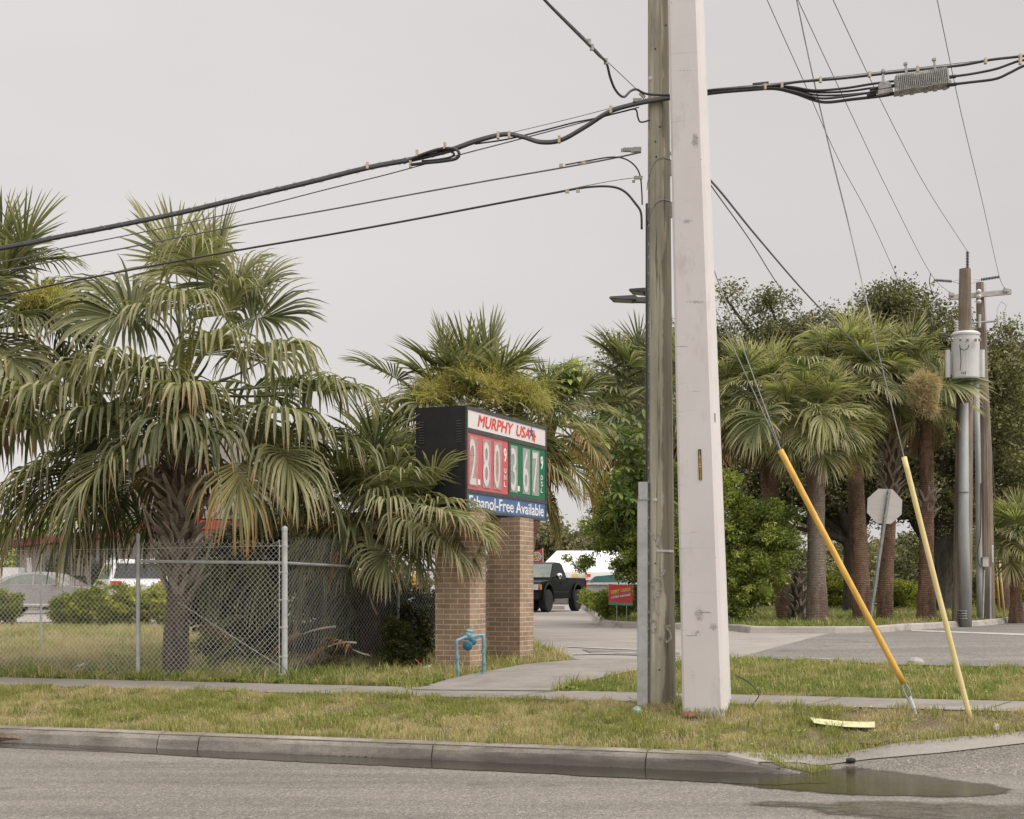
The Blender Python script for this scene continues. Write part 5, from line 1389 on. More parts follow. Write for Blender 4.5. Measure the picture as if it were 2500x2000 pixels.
# ================================================================== FAR UTILITY POLES
def farpole():
    B1 = G(2352, 1520, 0.13); B1 = Vector((P(2352, 1520, 33).x, 33.0, zg(P(2352, 1520, 33).x, 33) + 0.13))
    Y = 33.0; px_m = F / Y
    r = thing('transformer_pole', 'brown wooden pole with a pale transformer can and a big grey conduit, far right', 'utility pole', B1)
    topz = CAMZ + (HY - 657) / F * Y
    m = MB(); m.tube([Vector((P(2348, 0, Y).x, Y, B1.z - 0.2)), Vector((P(2355, 0, Y).x, Y, 5.5)), Vector((P(2356, 0, Y).x, Y, topz))], [0.215, 0.19, 0.125], 16); m.build('shaft', M['pole_wood2'], r, smooth=False)
    m = MB(); m.tube([Vector((P(2351, 0, Y).x, Y - 0.24, B1.z - 0.1)), P(2352, 1300, Y - 0.24), P(2353, 985, Y - 0.22)], [0.125, 0.12, 0.10], 14); m.build('conduit', M['conduit'], r, smooth=True)
    for y in (1498, 1504, 1510, 1201, 1492):
        m = MB(); m.lathe(P(2352, y, Y - 0.24), [(0.13, -0.008), (0.135, 0), (0.13, 0.008)], (0, 0, 1), 14); m.build('conduit_band', M['galv_dark'], r)
    # transformer
    tc = P(2357, 870, Y - 0.45); m = MB()
    hR = 0.30; zt_ = CAMZ + (HY - 815) / F * (Y - 0.45); zb_ = CAMZ + (HY - 926) / F * (Y - 0.45)
    m.lathe(Vector((tc.x, tc.y, zb_)), [(0, 0), (hR * 0.96, 0), (hR, 0.03), (hR, zt_ - zb_ - 0.05), (hR * 1.06, zt_ - zb_ - 0.05), (hR * 1.06, zt_ - zb_ - 0.01), (hR * 0.9, zt_ - zb_ + 0.03), (0, zt_ - zb_ + 0.05)], (0, 0, 1), 28)
    tr = m.build('transformer', M['transformer'], r, smooth=False)
    for x, w in ((2314, 0.055), (2396, 0.075)):
        m = MB(); m.tube([P(x, 855, Y - 0.5), P(x, 922, Y - 0.5)], w, 8); m.box(P(x + (12 if x < 2350 else -10), 888, Y - 0.42), (0.16, 0.05, 0.5)); m.build('radiator', M['transformer'], tr)
    for x in (2318, 2326, 2345, 2363, 2382, 2392):
        m = MB(); m.box(P(x, 830, Y - 0.8), (0.05, 0.05, 0.05)); m.tube([P(x, 833, Y - 0.78), P(x, 826, Y - 0.85)], 0.02, 6); m.build('terminal', M['castalu'], tr)
    def insulator(p, q, n, r0, mat, name='insulator', par=r):
        m = MB(); A = (q - p); L = A.length; prof = [(0, 0), (r0 * 0.4, 0)]
        for k in range(n):
            h = L * (k + 0.5) / n; prof += [(r0 * 0.45, h - L / n * 0.35), (r0, h), (r0 * 0.45, h + L / n * 0.25)]
        prof += [(r0 * 0.4, L), (0, L)]
        m.lathe(p, prof, A, 10); return m.build(name, M[mat], par)
    for x, h in ((2335, 0.28), (2373, 0.16)):
        insulator(P(x, 815, Y - 0.5), P(x, 815 - h * 115, Y - 0.5), 5, 0.065, 'porcelain', 'bushing', tr)
    m = MB(); lettering(m, '167', Vector((P(2347, 914, Y - 0.77).x, Y - 0.755, P(0, 913, Y - 0.77).z)), (1, 0, 0), (0, 0, 1), 0.12, 0.05, 0.003, 0.03); m.build('number', M['tag_dark'], tr)
    m = MB(); m.tube(crom([P(2343, 842, Y - 0.8), P(2345, 851, Y - 0.82), P(2354, 855, Y - 0.82), P(2363, 850, Y - 0.82), P(2365, 842, Y - 0.8)], 5), 0.010, 5); m.tube(crom([P(2343, 842, Y - 0.8), P(2346, 880, Y - 0.82), P(2344, 905, Y - 0.8)], 5), 0.010, 5); m.build('lead', M['cable'], tr)
    insulator(P(2362, 655, Y), P(2362, 614, Y), 11, 0.045, 'polymer')
    insulator(P(2324, 687, Y), P(2280, 684, Y), 12, 0.04, 'polymer')
    insulator(P(2395, 683, Y), P(2440, 676, Y), 12, 0.04, 'polymer')
    for a, c in (((2324, 687), (2345, 682)), ((2324, 687), (2345, 694)), ((2372, 680), (2395, 683)), ((2372, 692), (2395, 683))):
        m = MB(); m.tube([P(*a, Y), P(*c, Y)], 0.009, 5); m.build('bracket', M['galv'], r)
    m = MB(); m.tube(crom([P(2272, 667, Y), P(2269, 690, Y), P(2276, 715, Y), P(2283, 732, Y)], 6), 0.010, 5); m.tube(crom([P(2310, 800, Y), P(2318, 780, Y), P(2330, 772, Y), P(2336, 778, Y)], 5), 0.01, 5); m.build('jumper', M['cable'], r)
    insulator(P(2286, 735, Y), P(2301, 764, Y), 12, 0.035, 'polymer', 'fuse_cutout')
    m = MB(); m.tube([P(2308, 749, Y), P(2345, 747, Y)], 0.02, 6); m.tube([P(2295, 747, Y), P(2310, 750, Y)], 0.01, 5); m.tube([P(2284, 734, Y), P(2272, 743, Y), P(2282, 758, Y)], 0.008, 5); m.build('cutout_arm', M['galv'], r)
    insulator(P(2306, 812, Y - .5), P(2306, 826, Y - .5), 3, 0.06, 'polymer', 'arrester')
    insulator(P(2306, 801, Y - .5), P(2306, 812, Y - .5), 2, 0.03, 'porcelain', 'arrester')
    m = MB(); m.box(P(2368, 1343, Y - 0.1), (0.055, 0.02, 0.40)); m.build('marker_strip', M['litter_white'], r)
    # second pole
    Y2 = 35.5
    B2 = Vector((P(2400, 0, Y2).x, Y2, zg(P(2400, 0, Y2).x, Y2) + 0.13))
    r2 = thing('crossarm_pole', 'second wooden pole with a grey crossarm, just right of the transformer pole', 'utility pole', B2)
    m = MB(); m.tube([Vector((P(2409, 0, Y2).x, Y2, B2.z - 0.2)), P(2404, 1100, Y2), P(2392, 690, Y2)], [0.205, 0.165, 0.09], 14); m.build('shaft', M['pole_wood2'], r2)
    m = MB(); cA, cB = P(2318, 727, Y2 - 0.15), P(2468, 713, Y2 - 0.15); m.box((cA + cB) / 2, ((cB - cA).length, 0.09, 0.115), (cB - cA).normalized(), (0, 1, 0), (cB - cA).normalized().cross(Vector((0, 1, 0)))); m.build('crossarm', M['weather_wood'], r2)
    for x, y in ((2323, 716), (2456, 706)):
        m = MB(); m.box(P(x, y + 3, Y2 - 0.2), (0.12, 0.08, 0.07)); m.tube([P(x, y + 2, Y2 - 0.2), P(x - 5, y - 4, Y2 - 0.2)], 0.02, 5); m.build('clamp', M['castalu'], r2)
    for y in (712, 724, 737):
        insulator(P(2390, y, Y2 - 0.2), P(2390, y, Y2 - 0.38), 1, 0.06, 'porcelain', 'insulator', r2)
    m = MB(); cA, cB = P(2373, 789, Y2 - .2), P(2432, 784, Y2 - .2); m.tube([cA, cB], 0.028, 6); m.build('lower_arm', M['conduit'], r2)
    m = MB(); m.tube([P(2392, 768, Y2 - .3), P(2392, 800, Y2 - .3)], 0.03, 8); m.build('fuse_cutout', M['porcelain'], r2)
    m = MB(); m.tube([P(2435, 770, Y2 - .3), P(2438, 798, Y2 - .3)], 0.03, 8); m.build('fuse_cutout', M['porcelain'], r2)
    insulator(P(2452, 760, Y2 - .3), P(2452, 784, Y2 - .3), 5, 0.045, 'porcelain', 'arrester', r2)
    m = MB(); m.tube(crom([P(2455, 720, Y2 - .2), P(2444, 737, Y2 - .3), P(2435, 755, Y2 - .3), P(2434, 770, Y2 - .3)], 5), 0.006, 4); m.tube(crom([P(2444, 737, Y2 - .3), P(2456, 745, Y2 - .3), P(2452, 760, Y2 - .3)], 5), 0.006, 4); m.build('jumper', M['steelwire'], r2)
    m = MB(); m.tube([Vector((P(2391, 0, Y2 - .25).x, Y2 - 0.27, B2.z - 0.1)), P(2391, 1400, Y2 - .25), P(2388, 1150, Y2 - .25), P(2384, 940, Y2 - .25)], [0.065, 0.075, 0.07, 0.065], 12); m.build('conduit', M['conduit'], r2, smooth=True)
    m = MB(); m.tube([Vector((P(2399, 0, Y2 - .3).x, Y2 - 0.3, B2.z - 0.1)), P(2403, 1392, Y2 - .28)], 0.02, 8); m.build('thin_conduit', M['galv'], r2)
    m = MB(); m.tube([Vector((P(2420, 0, Y2 - .3).x, Y2 - 0.25, B2.z - 0.1)), P(2418, 1385, Y2 - .25)], 0.018, 8); m.build('thin_conduit', M['galv'], r2)
    m = MB(); m.box(P(2405, 1372, Y2 - 0.33), (0.135, 0.08, 0.22)); m.box(P(2405, 1361, Y2 - 0.34), (0.145, 0.09, 0.012)); m.build('meter_box', M['porcelain'], r2)
    m = MB(); m.box(P(2423, 1352, Y2 - 0.15), (0.05, 0.02, 0.41)); m.build('marker_strip', M['litter_white'], r2)
    m = MB(); m.tube(crom([P(2395, 1180, Y2 - .32), P(2394, 1300, Y2 - .34), P(2386, 1350, Y2 - .36), P(2390, 1378, Y2 - .36), P(2398, 1384, Y2 - .36)], 6), 0.010, 5); m.build('lead', M['cable'], r2)
    W('guy_strand', 'pair of thin strands beside the crossarm pole, left strand', 'wire', [(2405, 690, Y2), (2418, 1150, Y2 + 1), (2432, 1335, Y2 + 1.5)], 0.006, M['steelwire'], smooth=False)
    W('guy_strand', 'pair of thin strands beside the crossarm pole, right strand', 'wire', [(2400, 800, Y2), (2425, 1150, Y2 + 1.3), (2438, 1380, Y2 + 2)], 0.006, M['steelwire'], smooth=False)
    for (a, c, mt, lab) in (((2428, 1330), (2442, 1506), 'guard', 'small orange yellow guy guard beyond the far poles, left of two'), ((2440, 1368), (2453, 1508), 'guard_pale', 'small tan guy guard beyond the far poles, right of two')):
        g1 = G(c[0], c[1], 0.13); m = MB(); m.tube([Vector((g1.x, g1.y, g1.z - 0.05)), P(*a, g1.y + 0.2)], 0.025, 8); tag(m.build('guy_guard', M[mt], smooth=True), lab, 'guy guard')
    W('service_lead', 'dark service lead coming down to the transformer from the right', 'cable', [(2364, 932, Y - .4), (2385, 920, Y - .2), (2405, 892, Y), (2415, 880, Y + 0.5)], 0.012, M['cable'])
    W('service_lead', 'short dark service lead right of the transformer top', 'cable', [(2400, 858, Y), (2412, 846, Y + .2), (2422, 838, Y + .4)], 0.012, M['cable'])
farpole()
# street lamp heads sticking out behind the wooden pole
def lamps():
    Y = 24.0
    r = thing('street_lamp', 'street lamp with two flat dark heads on a pole hidden by the wooden pole', 'street lamp', Vector((P(1608, 0, Y).x, Y, zg(P(1608, 0, Y).x, Y))))
    m = MB(); m.tube([r.location.copy(), P(1608, 720, Y)], [0.09, 0.06], 12); m.build('pole', M['sign_frame'], r)
    for i, (a, bx, cy, dy) in enumerate((((1487, 727), (1590, 724), -0.4, 8), ((1535, 708), (1600, 707), 0.5, 12))):
        A = P(*a, Y + cy); B_ = P(*bx, Y + cy * 0.3); D = (B_ - A); L = D.length; D.normalize()
        wv = Vector((0.10, 0.36, 0))
        m = MB(); m.prism([A, A + D * 0.02 + Vector((0, 0, 0.022)), A + D * (L * 0.62) + Vector((0, 0, 0.035)), A + D * (L * 0.62) + Vector((0, 0, -0.035)), A + Vector((0, 0, -0.008))], wv)
        m.prism([A + D * (L * 0.55) + wv * 0.3 + Vector((0, 0, 0.02)), B_ + wv * 0.3 + Vector((0, 0, 0.02)), B_ + wv * 0.3 + Vector((0, 0, -0.07)), A + D * (L * 0.55) + wv * 0.3 + Vector((0, 0, -0.05))], wv * 0.4)
        h = m.build('lamp_head', M['led_lamp'], r)
        m = MB(); m.prism([A + D * 0.05 + wv * 0.1 + Vector((0, 0, -0.013)), A + D * (L * 0.5) + wv * 0.1 + Vector((0, 0, -0.036)), A + D * (L * 0.5) + wv * 0.1 + Vector((0, 0, -0.042)), A + D * 0.05 + wv * 0.1 + Vector((0, 0, -0.019))], wv * 0.8); m.build('lamp_face', M['led_face'], h)
lamps()

# ================================================================== PALMS
def nrm(v): return v / np.maximum(np.linalg.norm(v, axis=-1, keepdims=True), 1e-9)
def frond(mb, mbp, C, H, T, R, droop, r, age=0.0, tone=0.0, nseg=40, spread=2.05, fold=True, u0=0.36, roll=0.0, sw=0.012, hang=0.0, wf=1.0):
    """fan leaf: C = base of the stalk, H = hub, T = direction of the midrib at the hub"""
    C = np.array(C, float); H = np.array(H, float); T = nrm(np.array(T, float))
    up = np.array([0, 0, 1.0])
    S = np.cross(T, up)
    if np.linalg.norm(S) < 0.15: S = np.array([math.cos(r.uniform(0, 6.28)), math.sin(r.uniform(0, 6.28)), 0.0])
    S = nrm(S - T * S.dot(T)); N = np.cross(S, T)
    S, N = S * math.cos(roll) + N * math.sin(roll), N * math.cos(roll) - S * math.sin(roll)
    # stalk
    if mbp is not None:
        L = np.linalg.norm(H - C)
        pts = [C + (H - C) * k / 6 + up * 0.0 + (nrm(H - C) - T) * (-1) * 0 for k in range(7)]
        mid = H - T * L * 0.45
        pts = [(1 - k) ** 2 * C + 2 * k * (1 - k) * mid + k * k * H for k in np.linspace(0, 1, 7)]
        mbp.tube([Vector(p) for p in pts], [sw * (1.6 - 0.9 * k) for k in np.linspace(0, 1, 7)], 5)
    i = np.linspace(-1, 1, nseg) + r.uniform(-0.4, 0.4, nseg) / nseg
    a = i * spread
    cl = 0.30 * R * (1 - np.abs(i)) ** 1.2
    start = H + T * cl[:, None] - up * (droop * 0.35 * cl ** 2 / R)[:, None]
    d0 = np.cos(a)[:, None] * T + np.sin(a)[:, None] * S * 0.95 + (np.abs(np.sin(a)) * 0.28)[:, None] * N
    d0 = nrm(d0 + r.normal(0, 0.035, (nseg, 3)))
    L = (R - cl * 0.6) * (0.80 + 0.20 * np.cos(a / 1.2)) * r.uniform(0.86, 1.06, nseg)
    K = 7 if fold else 5
    us = np.linspace(0, 1, K)
    wmax = 0.43 * wf * R * (2 * spread / nseg) * (1.0 if fold else 1.2)
    wprof = np.interp(us, [0, 0.15, 0.38, 0.6, 0.85, 1.0], [0.22, 0.62, 1.0, 0.84, 0.50, 0.04]) * wmax
    b0 = u0 + r.uniform(-0.10, 0.10, nseg)
    amt = np.clip(droop * r.uniform(0.75, 1.15, nseg), 0, 0.97)
    p = start.copy(); rows = []; dprev = d0
    wind = r.normal(0, 0.10, (nseg, 3)); wind[:, 2] = 0
    Ns = nrm(N + r.normal(0, 0.18, (nseg, 3)))
    for k in range(K):
        u = us[k]
        bnd = np.clip((u - b0) / 0.38, 0, 1); bnd = bnd * bnd * (3 - 2 * bnd) * amt
        d = nrm(d0 * (1 - bnd)[:, None] + (-up + wind + d0 * 0.15) * bnd[:, None] - up * (0.10 + hang) * u)
        if k > 0: p = p + dprev * (L / (K - 1))[:, None] * 0.5 + d * (L / (K - 1))[:, None] * 0.5
        Ns = nrm(Ns - d * (Ns * d).sum(1)[:, None])
        wd = np.cross(d, Ns)
        w = wprof[k] * (1 if fold else 1)
        if fold: rows.append(np.stack([p - wd * w / 2 + Ns * w * 0.18, p - Ns * w * 0.12, p + wd * w / 2 + Ns * w * 0.18], 1))
        else: rows.append(np.stack([p - wd * w / 2, p + wd * w / 2], 1))
        dprev = d
    V = np.stack(rows, 1)                      # seg, K, m, 3
    m = V.shape[2]
    idx = np.arange(nseg * K * m).reshape(nseg, K, m)
    q = np.stack([idx[:, :-1, :-1], idx[:, :-1, 1:], idx[:, 1:, 1:], idx[:, 1:, :-1]], -1).reshape(-1, 4)
    D = np.zeros((nseg, K, m, 3)); D[..., 0] = us[None, :, None]; D[..., 1] = age; D[..., 2] = tone
    mb.add(V.reshape(-1, 3), q, D.reshape(-1, 3))

def sprays(mb, mbp, C, D, L, n, r, dens=60, fall=0.6, size=1.0, age=0.0):
    """branched flower stalk: an arching stem with a cloud of fine side twigs"""
    C = np.array(C, float); D = nrm(np.array(D, float)); up = np.array([0, 0, 1.0])
    pts = [C + D * L * k - up * fall * L * k ** 2 for k in np.linspace(0, 1, 9)]
    mbp.tube([Vector(p) for p in pts], [0.010 * (1.2 - 0.8 * k / 8) for k in range(9)], 4)
    N = n
    k = r.uniform(0.25, 1.0, N)
    base = C + D * L * k[:, None] - up * (fall * L * k ** 2)[:, None]
    dd = nrm(D * 0.6 + r.normal(0, 0.75, (N, 3)) - up * 0.35)
    ln = r.uniform(0.12, 0.36, N) * size
    # twigs split into twiglets
    M_ = dens // 10
    for j in range(M_):
        f = r.uniform(0.2, 1, N)
        s = base + dd * (ln * f)[:, None]
        e = s + nrm(dd * 0.5 + r.normal(0, 0.7, (N, 3)) - up * 0.5) * (r.uniform(0.04, 0.13, N) * size)[:, None]
        w = nrm(r.normal(0, 1, (N, 3))) * 0.0028 * size
        mid = (s + e) / 2 + r.normal(0, 0.008, (N, 3))
        V = np.stack([s - w, s + w, mid + w * 1.3, e, mid - w * 1.3], 1).reshape(-1, 3)
        F_ = np.arange(N)[:, None] * 5
        n0 = mb.n
        DD = np.zeros((N * 5, 3)); DD[:, 1] = age; DD[:, 2] = r.uniform(0, 0.5)
        mb.add(V, F_ + np.array([0, 1, 2, 4]), DD)
        mb.lv.append((F_ + np.array([4, 2, 3])).reshape(-1) + n0); mb.lt.append(np.full(N, 3))
    V = np.stack([base - 0.003, base + 0.003, base + dd * ln[:, None] + 0.002, base + dd * ln[:, None] - 0.002], 1).reshape(-1, 3)
    mb.add(V, np.arange(N)[:, None] * 4 + np.array([0, 1, 2, 3]), np.tile([0, age, 0.2], (N * 4, 1)))

def trunk_tube(pts, rads, r, n=22, sub=8):
    b = MB(); pp = crom([Vector(p) for p in pts], sub)
    rs = np.interp(np.linspace(0, 1, len(pp)), np.linspace(0, 1, len(rads)), rads)
    rg = random.Random(int(r.randint(1e6)))
    b.tube(pp, list(rs), n, jitter=0.045, rng=rg)
    return b
def boots(b, axis_pts, rads, z0, z1, n, r, length=0.34, out=0.30, width=0.085):
    """old leaf bases criss-crossing up the trunk, each a forked tapering wedge"""
    P0 = [np.array(p, float) for p in axis_pts]
    zs = np.array([p[2] for p in P0])
    for k in range(n):
        z = z0 + (z1 - z0) * (k + r.uniform(-0.3, 0.3)) / n
        c = np.array([np.interp(z, zs, [p[0] for p in P0]), np.interp(z, zs, [p[1] for p in P0]), z])
        rad = np.interp(z, zs, rads)
        az = k * 2.399 + r.uniform(-0.12, 0.12)
        o = np.array([math.cos(az), math.sin(az), 0]); tg = np.array([-o[1], o[0], 0]); up = np.array([0, 0, 1.0])
        for sgn in (-1, 1):     # the two arms of a split base
            L = length * r.uniform(0.7, 1.2); w = width * r.uniform(0.8, 1.2)
            s = c + o * (rad * 0.96) + tg * sgn * 0.02
            d1 = nrm(up * 0.9 + tg * sgn * 0.42 + o * out)
            d2 = nrm(up * 0.75 + tg * sgn * r.uniform(-0.25, 0.35) + o * (out * 2.0 + 0.25))
            p1 = s + d1 * L * 0.5; p2 = p1 + d2 * L * 0.5
            wd = nrm(tg + up * (-sgn * 0.4)); th = o * 0.016
            rows = []
            for p, ww in ((s - d1 * 0.08, w), (p1, w * 0.75), (p2, w * 0.42 * r.uniform(0.6, 1.2))):
                rows += [p - wd * ww / 2 - th, p + wd * ww / 2 - th, p + wd * ww / 2 * 0.7 + th, p - wd * ww / 2 * 0.7 + th]
            fs = [(4 * i + j, 4 * i + (j + 1) % 4, 4 * i + 4 + (j + 1) % 4, 4 * i + 4 + j) for i in range(2) for j in range(4)] + [(8, 9, 10, 11)]
            b.add(rows, fs)
def rdir(az, el): return np.array([math.cos(el) * math.cos(az), math.cos(el) * math.sin(az), math.sin(el)])
def auto_crown(mb, mbp, dead, C, n, R, pl, r, el0=1.35, el1=-0.65, droop0=0.15, droop1=0.9, nseg=34, fold=True, age1=0.25, ndead=0, bias=None, sw=0.012, tonev=0.35, spread=2.05, mat_light=None):
    C = np.array(C, float)
    for k in range(n):
        f = (k + 0.5) / n
        az = k * 2.39996 + r.uniform(-0.25, 0.25)
        el = el0 + (el1 - el0) * f ** 0.85 + r.uniform(-0.12, 0.12)
        d = rdir(az, el)
        L = pl * r.uniform(0.8, 1.15) * (0.75 + 0.35 * f)
        H = C + d * L - np.array([0, 0, 1]) * (0.12 * L * f)
        T = nrm(d - np.array([0, 0, 1]) * (0.12 + 0.5 * f) + r.normal(0, 0.12, 3))
        frond(mb, mbp, C + d * 0.06, H, T, R * r.uniform(0.85, 1.1), droop0 + (droop1 - droop0) * f + r.uniform(-0.12, 0.12), r,
              age=max(0, age1 * (f - 0.4) * 1.6 + r.uniform(-0.1, 0.12)), tone=r.uniform(0.0, tonev), nseg=nseg if mat_light is None else 46, wf=1.0 if mat_light is None else 0.85, fold=fold, roll=r.uniform(-0.5, 0.5), sw=sw, spread=spread)
    for k in range(ndead):
        az = r.uniform(0, 6.28); el = r.uniform(-1.3, -0.7); d = rdir(az, el)
        L = pl * r.uniform(0.6, 0.95)
        frond(dead, mbp, C + d * 0.06 - np.array([0, 0, .1]), C + d * L, nrm(d * 0.3 - np.array([0, 0, 1])), R * r.uniform(0.7, 0.95), 0.95, r, age=0.6, tone=r.uniform(0, 0.4), nseg=24, fold=False, spread=1.1, sw=sw)

# ---- the big palm behind the fence
def big_palm():
    r = np.random.RandomState(77)
    base = G(427, 1648); Y = base.y
    root = thing('palm_tree', 'large cabbage palm behind the fence, with criss-cross leaf bases on its trunk', 'palm tree', base)
    ax = [(427, 1660), (430, 1560), (436, 1460), (438, 1400), (441, 1300), (442, 1200), (444, 1100), (446, 1010), (448, 945)]
    pts = [np.array(P(x, y, Y)) for x, y in ax]; pts[0][2] = base.z - 0.1
    rads = [0.185, 0.165, 0.145, 0.14, 0.15, 0.15, 0.14, 0.12, 0.09]
    trunk_tube(pts, rads, r).build('trunk', M['trunk_big'], root, smooth=True)
    b = MB(); z_lo, z_hi = pts[2][2], pts[5][2]
    boots(b, pts, rads, z_lo, z_hi, 40, r, 0.42, 0.34, 0.10)
    b.build('leaf_bases', M['boots'], root)
    b = MB(); boots(b, pts, rads, pts[5][2] - 0.1, pts[7][2] + 0.1, 44, r, 0.42, 0.5, 0.07); b.build('upper_leaf_bases', M['boots_dark'], root)
    b = MB()      # a few long bare broken stalks
    for (a, c) in (((405, 1440), (347, 1228)), ((400, 1300), (352, 1242)), ((475, 1290), (550, 1235)), ((480, 1420), (520, 1310)), ((398, 1190), (360, 1142)), ((396, 1170), (350, 1165)), ((485, 1240), (540, 1190)), ((397, 1215), (372, 1190))):
        p, q = P(*a, Y - .12), P(*c, Y - .35); b.tube(crom([p, p.lerp(q, .5) + Vector((0, 0, -0.04)), q], 5), [0.026] * 5 + [0.018] * 6, 5)
    b.build('broken_stalks', M['boots'], root)
    mb, mp, dd = MB(), MB(), MB()
    C = np.array(P(446, 960, Y))
    def F(hx, hy, dy, T, R, droop, age=0.0, tone=0.2, Cx=None, **k):
        k['u0'] = k.get('u0', 0.36) + 0.08
        frond(mb, mp, C if Cx is None else Cx, P(hx, hy, Y + dy), T, R, droop * 0.93, r, age=age, tone=tone, nseg=46, sw=0.015, wf=1.15, **k)
    # upper
    F(430, 660, 0.2, (-0.10, 0.15, 1), 0.98, 0.12, tone=0.45, roll=0.3)
    F(395, 640, 0.5, (-0.45, 0.3, 1), 0.95, 0.25, tone=0.4, roll=-0.4)
    F(512, 700, -0.1, (0.28, -0.15, 1), 1.05, 0.10, tone=0.1, roll=-0.3)
    F(470, 655, 0.3, (0.15, 0.5, 1), 0.95, 0.3, tone=0.4)
    F(480, 650, -0.5, (0.10, -0.75, 0.5), 0.95, 0.85, tone=0.45, u0=0.22)
    F(330, 768, -0.5, (-0.9, -0.35, -0.1), 1.12, 0.55, tone=0.15, roll=1.0, u0=0.3)
    F(352, 745, 0.3, (-0.9, 0.2, 0.45), 1.1, 0.5, tone=0.35, roll=0.5)
    F(610, 778, -0.3, (0.85, -0.3, 0.05), 1.02, 0.42, tone=0.0, roll=-0.9, u0=0.35)
    F(590, 745, 0.3, (0.6, 0.3, 0.75), 1.0, 0.35, tone=0.15, roll=-0.4)
    F(560, 720, 0.5, (0.35, 0.5, 0.9), 0.95, 0.45, tone=0.5)
    F(545, 770, -0.1, (0.4, -0.3, 0.5), 0.95, 0.8, tone=0.45, u0=0.25)
    F(400, 760, -0.6, (-0.35, -0.8, 0.0), 0.95, 0.9, tone=0.4, u0=0.2)
    F(455, 740, -0.6, (0.0, -0.9, 0.1), 1.0, 0.92, tone=0.5, u0=0.2)
    # middle ring, tips hanging
    F(357, 905, -0.7, (-0.75, -0.6, 0.25), 1.15, 0.95, tone=0.5, u0=0.24)
    F(300, 935, -0.4, (-0.9, -0.35, 0.25), 1.2, 0.95, tone=0.45, u0=0.26)
    F(196, 975, -0.5, (-0.85, -0.4, 0.18), 1.2, 0.95, tone=0.4, u0=0.24)
    F(513, 868, -0.5, (0.25, -0.7, 0.35), 1.1, 0.96, tone=0.5, u0=0.22)
    F(634, 885, -0.35, (0.65, -0.45, 0.30), 1.2, 0.96, tone=0.45, u0=0.22)
    F(752, 958, -0.2, (0.9, -0.2, 0.1), 1.15, 0.93, tone=0.05, u0=0.28)
    F(700, 940, 0.4, (0.85, 0.4, 0.15), 1.1, 0.95, tone=0.2, u0=0.26)
    F(459, 962, -0.9, (0.05, -0.8, 0.1), 1.1, 0.97, age=0.25, tone=0.45, u0=0.18)
    F(415, 940, -0.6, (-0.4, -0.8, 0.2), 1.1, 0.96, tone=0.3, u0=0.2)
    # lower ring
    F(288, 1098, -0.9, (-0.45, -0.4, -0.62), 1.40, 0.9, age=0.22, tone=0.35, u0=0.25, spread=1.35)
    F(150, 1115, -0.4, (-0.75, -0.3, -0.5), 1.40, 0.95, age=0.2, tone=0.25, u0=0.25, spread=1.5)
    F(205, 1140, 0.2, (-0.6, 0.1, -0.6), 1.40, 0.95, age=0.15, tone=0.0, u0=0.3, spread=1.6)
    F(100, 1040, 0.0, (-0.9, 0.0, -0.2), 1.4, 0.95, age=0.1, tone=0.3, u0=0.25)
    F(584, 1128, -0.9, (0.08, -0.4, -1), 1.15, 0.85, age=0.42, tone=0.5, u0=0.25, spread=1.15)
    F(684, 1096, -0.6, (0.35, -0.4, -0.5), 1.2, 0.95, age=0.15, tone=0.35, u0=0.2, spread=1.5)
    F(620, 1080, 0.1, (0.5, 0.0, -0.4), 1.2, 0.95, age=0.05, tone=0.0, u0=0.24)
    F(760, 1050, 0.1, (0.8, 0.1, -0.2), 1.2, 0.95, age=0.05, tone=0.05, u0=0.24)
    F(250, 1180, 0.3, (-0.3, 0.1, -0.9), 1.25, 0.95, age=0.1, tone=-0.1, u0=0.3, spread=1.5)
    F(120, 1150, 0.4, (-0.5, 0.1, -0.8), 1.25, 0.95, age=0.2, tone=0.0, u0=0.3, spread=1.5)
    F(660, 1010, -0.5, (0.5, -0.5, 0.0), 1.2, 0.95, tone=0.3, u0=0.2)
    F(720, 1130, 0.0, (0.6, -0.1, -0.6), 1.15, 0.95, tone=0.1, age=0.1, u0=0.24)
    F(300, 1010, -0.6, (-0.6, -0.5, 0.0), 1.2, 0.95, tone=0.2, u0=0.22)
    F(430, 1010, -1.0, (-0.05, -0.7, -0.2), 1.1, 0.95, tone=0.2, age=0.1, u0=0.22)
    F(500, 1030, -0.9, (0.2, -0.7, -0.3), 1.1, 0.95, tone=0.0, age=0.1, u0=0.22)
    F(380, 1040, -0.8, (-0.3, -0.6, -0.4), 1.1, 0.95, tone=0.0, age=0.05, u0=0.22)
    F(60, 960, 0.1, (-0.9, 0.0, 0.0), 1.2, 0.95, tone=0.2, u0=0.24)
    F(80, 1190, -0.3, (-0.35, -0.2, -0.9), 1.2, 0.95, age=0.25, tone=0.2, u0=0.3, spread=1.4)
    F(190, 1200, -0.5, (-0.15, -0.3, -1), 1.15, 0.95, age=0.2, tone=0.05, u0=0.3, spread=1.3)
    F(275, 1190, 0.1, (-0.05, 0.0, -1), 1.05, 0.95, age=0.15, tone=-0.05, u0=0.3, spread=1.2)
    F(365, 1240, 0.25, (-0.2, 0.2, -1), 0.85, 0.9, age=0.25, tone=0.0, u0=0.25, spread=1.2)
    for k in range(9):      # darker leaves filling the back of the crown
        az = r.uniform(0.3, 2.84); el = r.uniform(-0.75, 0.35); d = rdir(az, el); L = r.uniform(1.0, 1.5)
        H = C + d * L; H[2] -= 0.15
        frond(mb, mp, C, H, nrm(d - np.array([0, 0, .5])), 1.1, 0.9, r, age=r.uniform(0, 0.2), tone=r.uniform(-0.15, 0.15), nseg=34, sw=0.014)
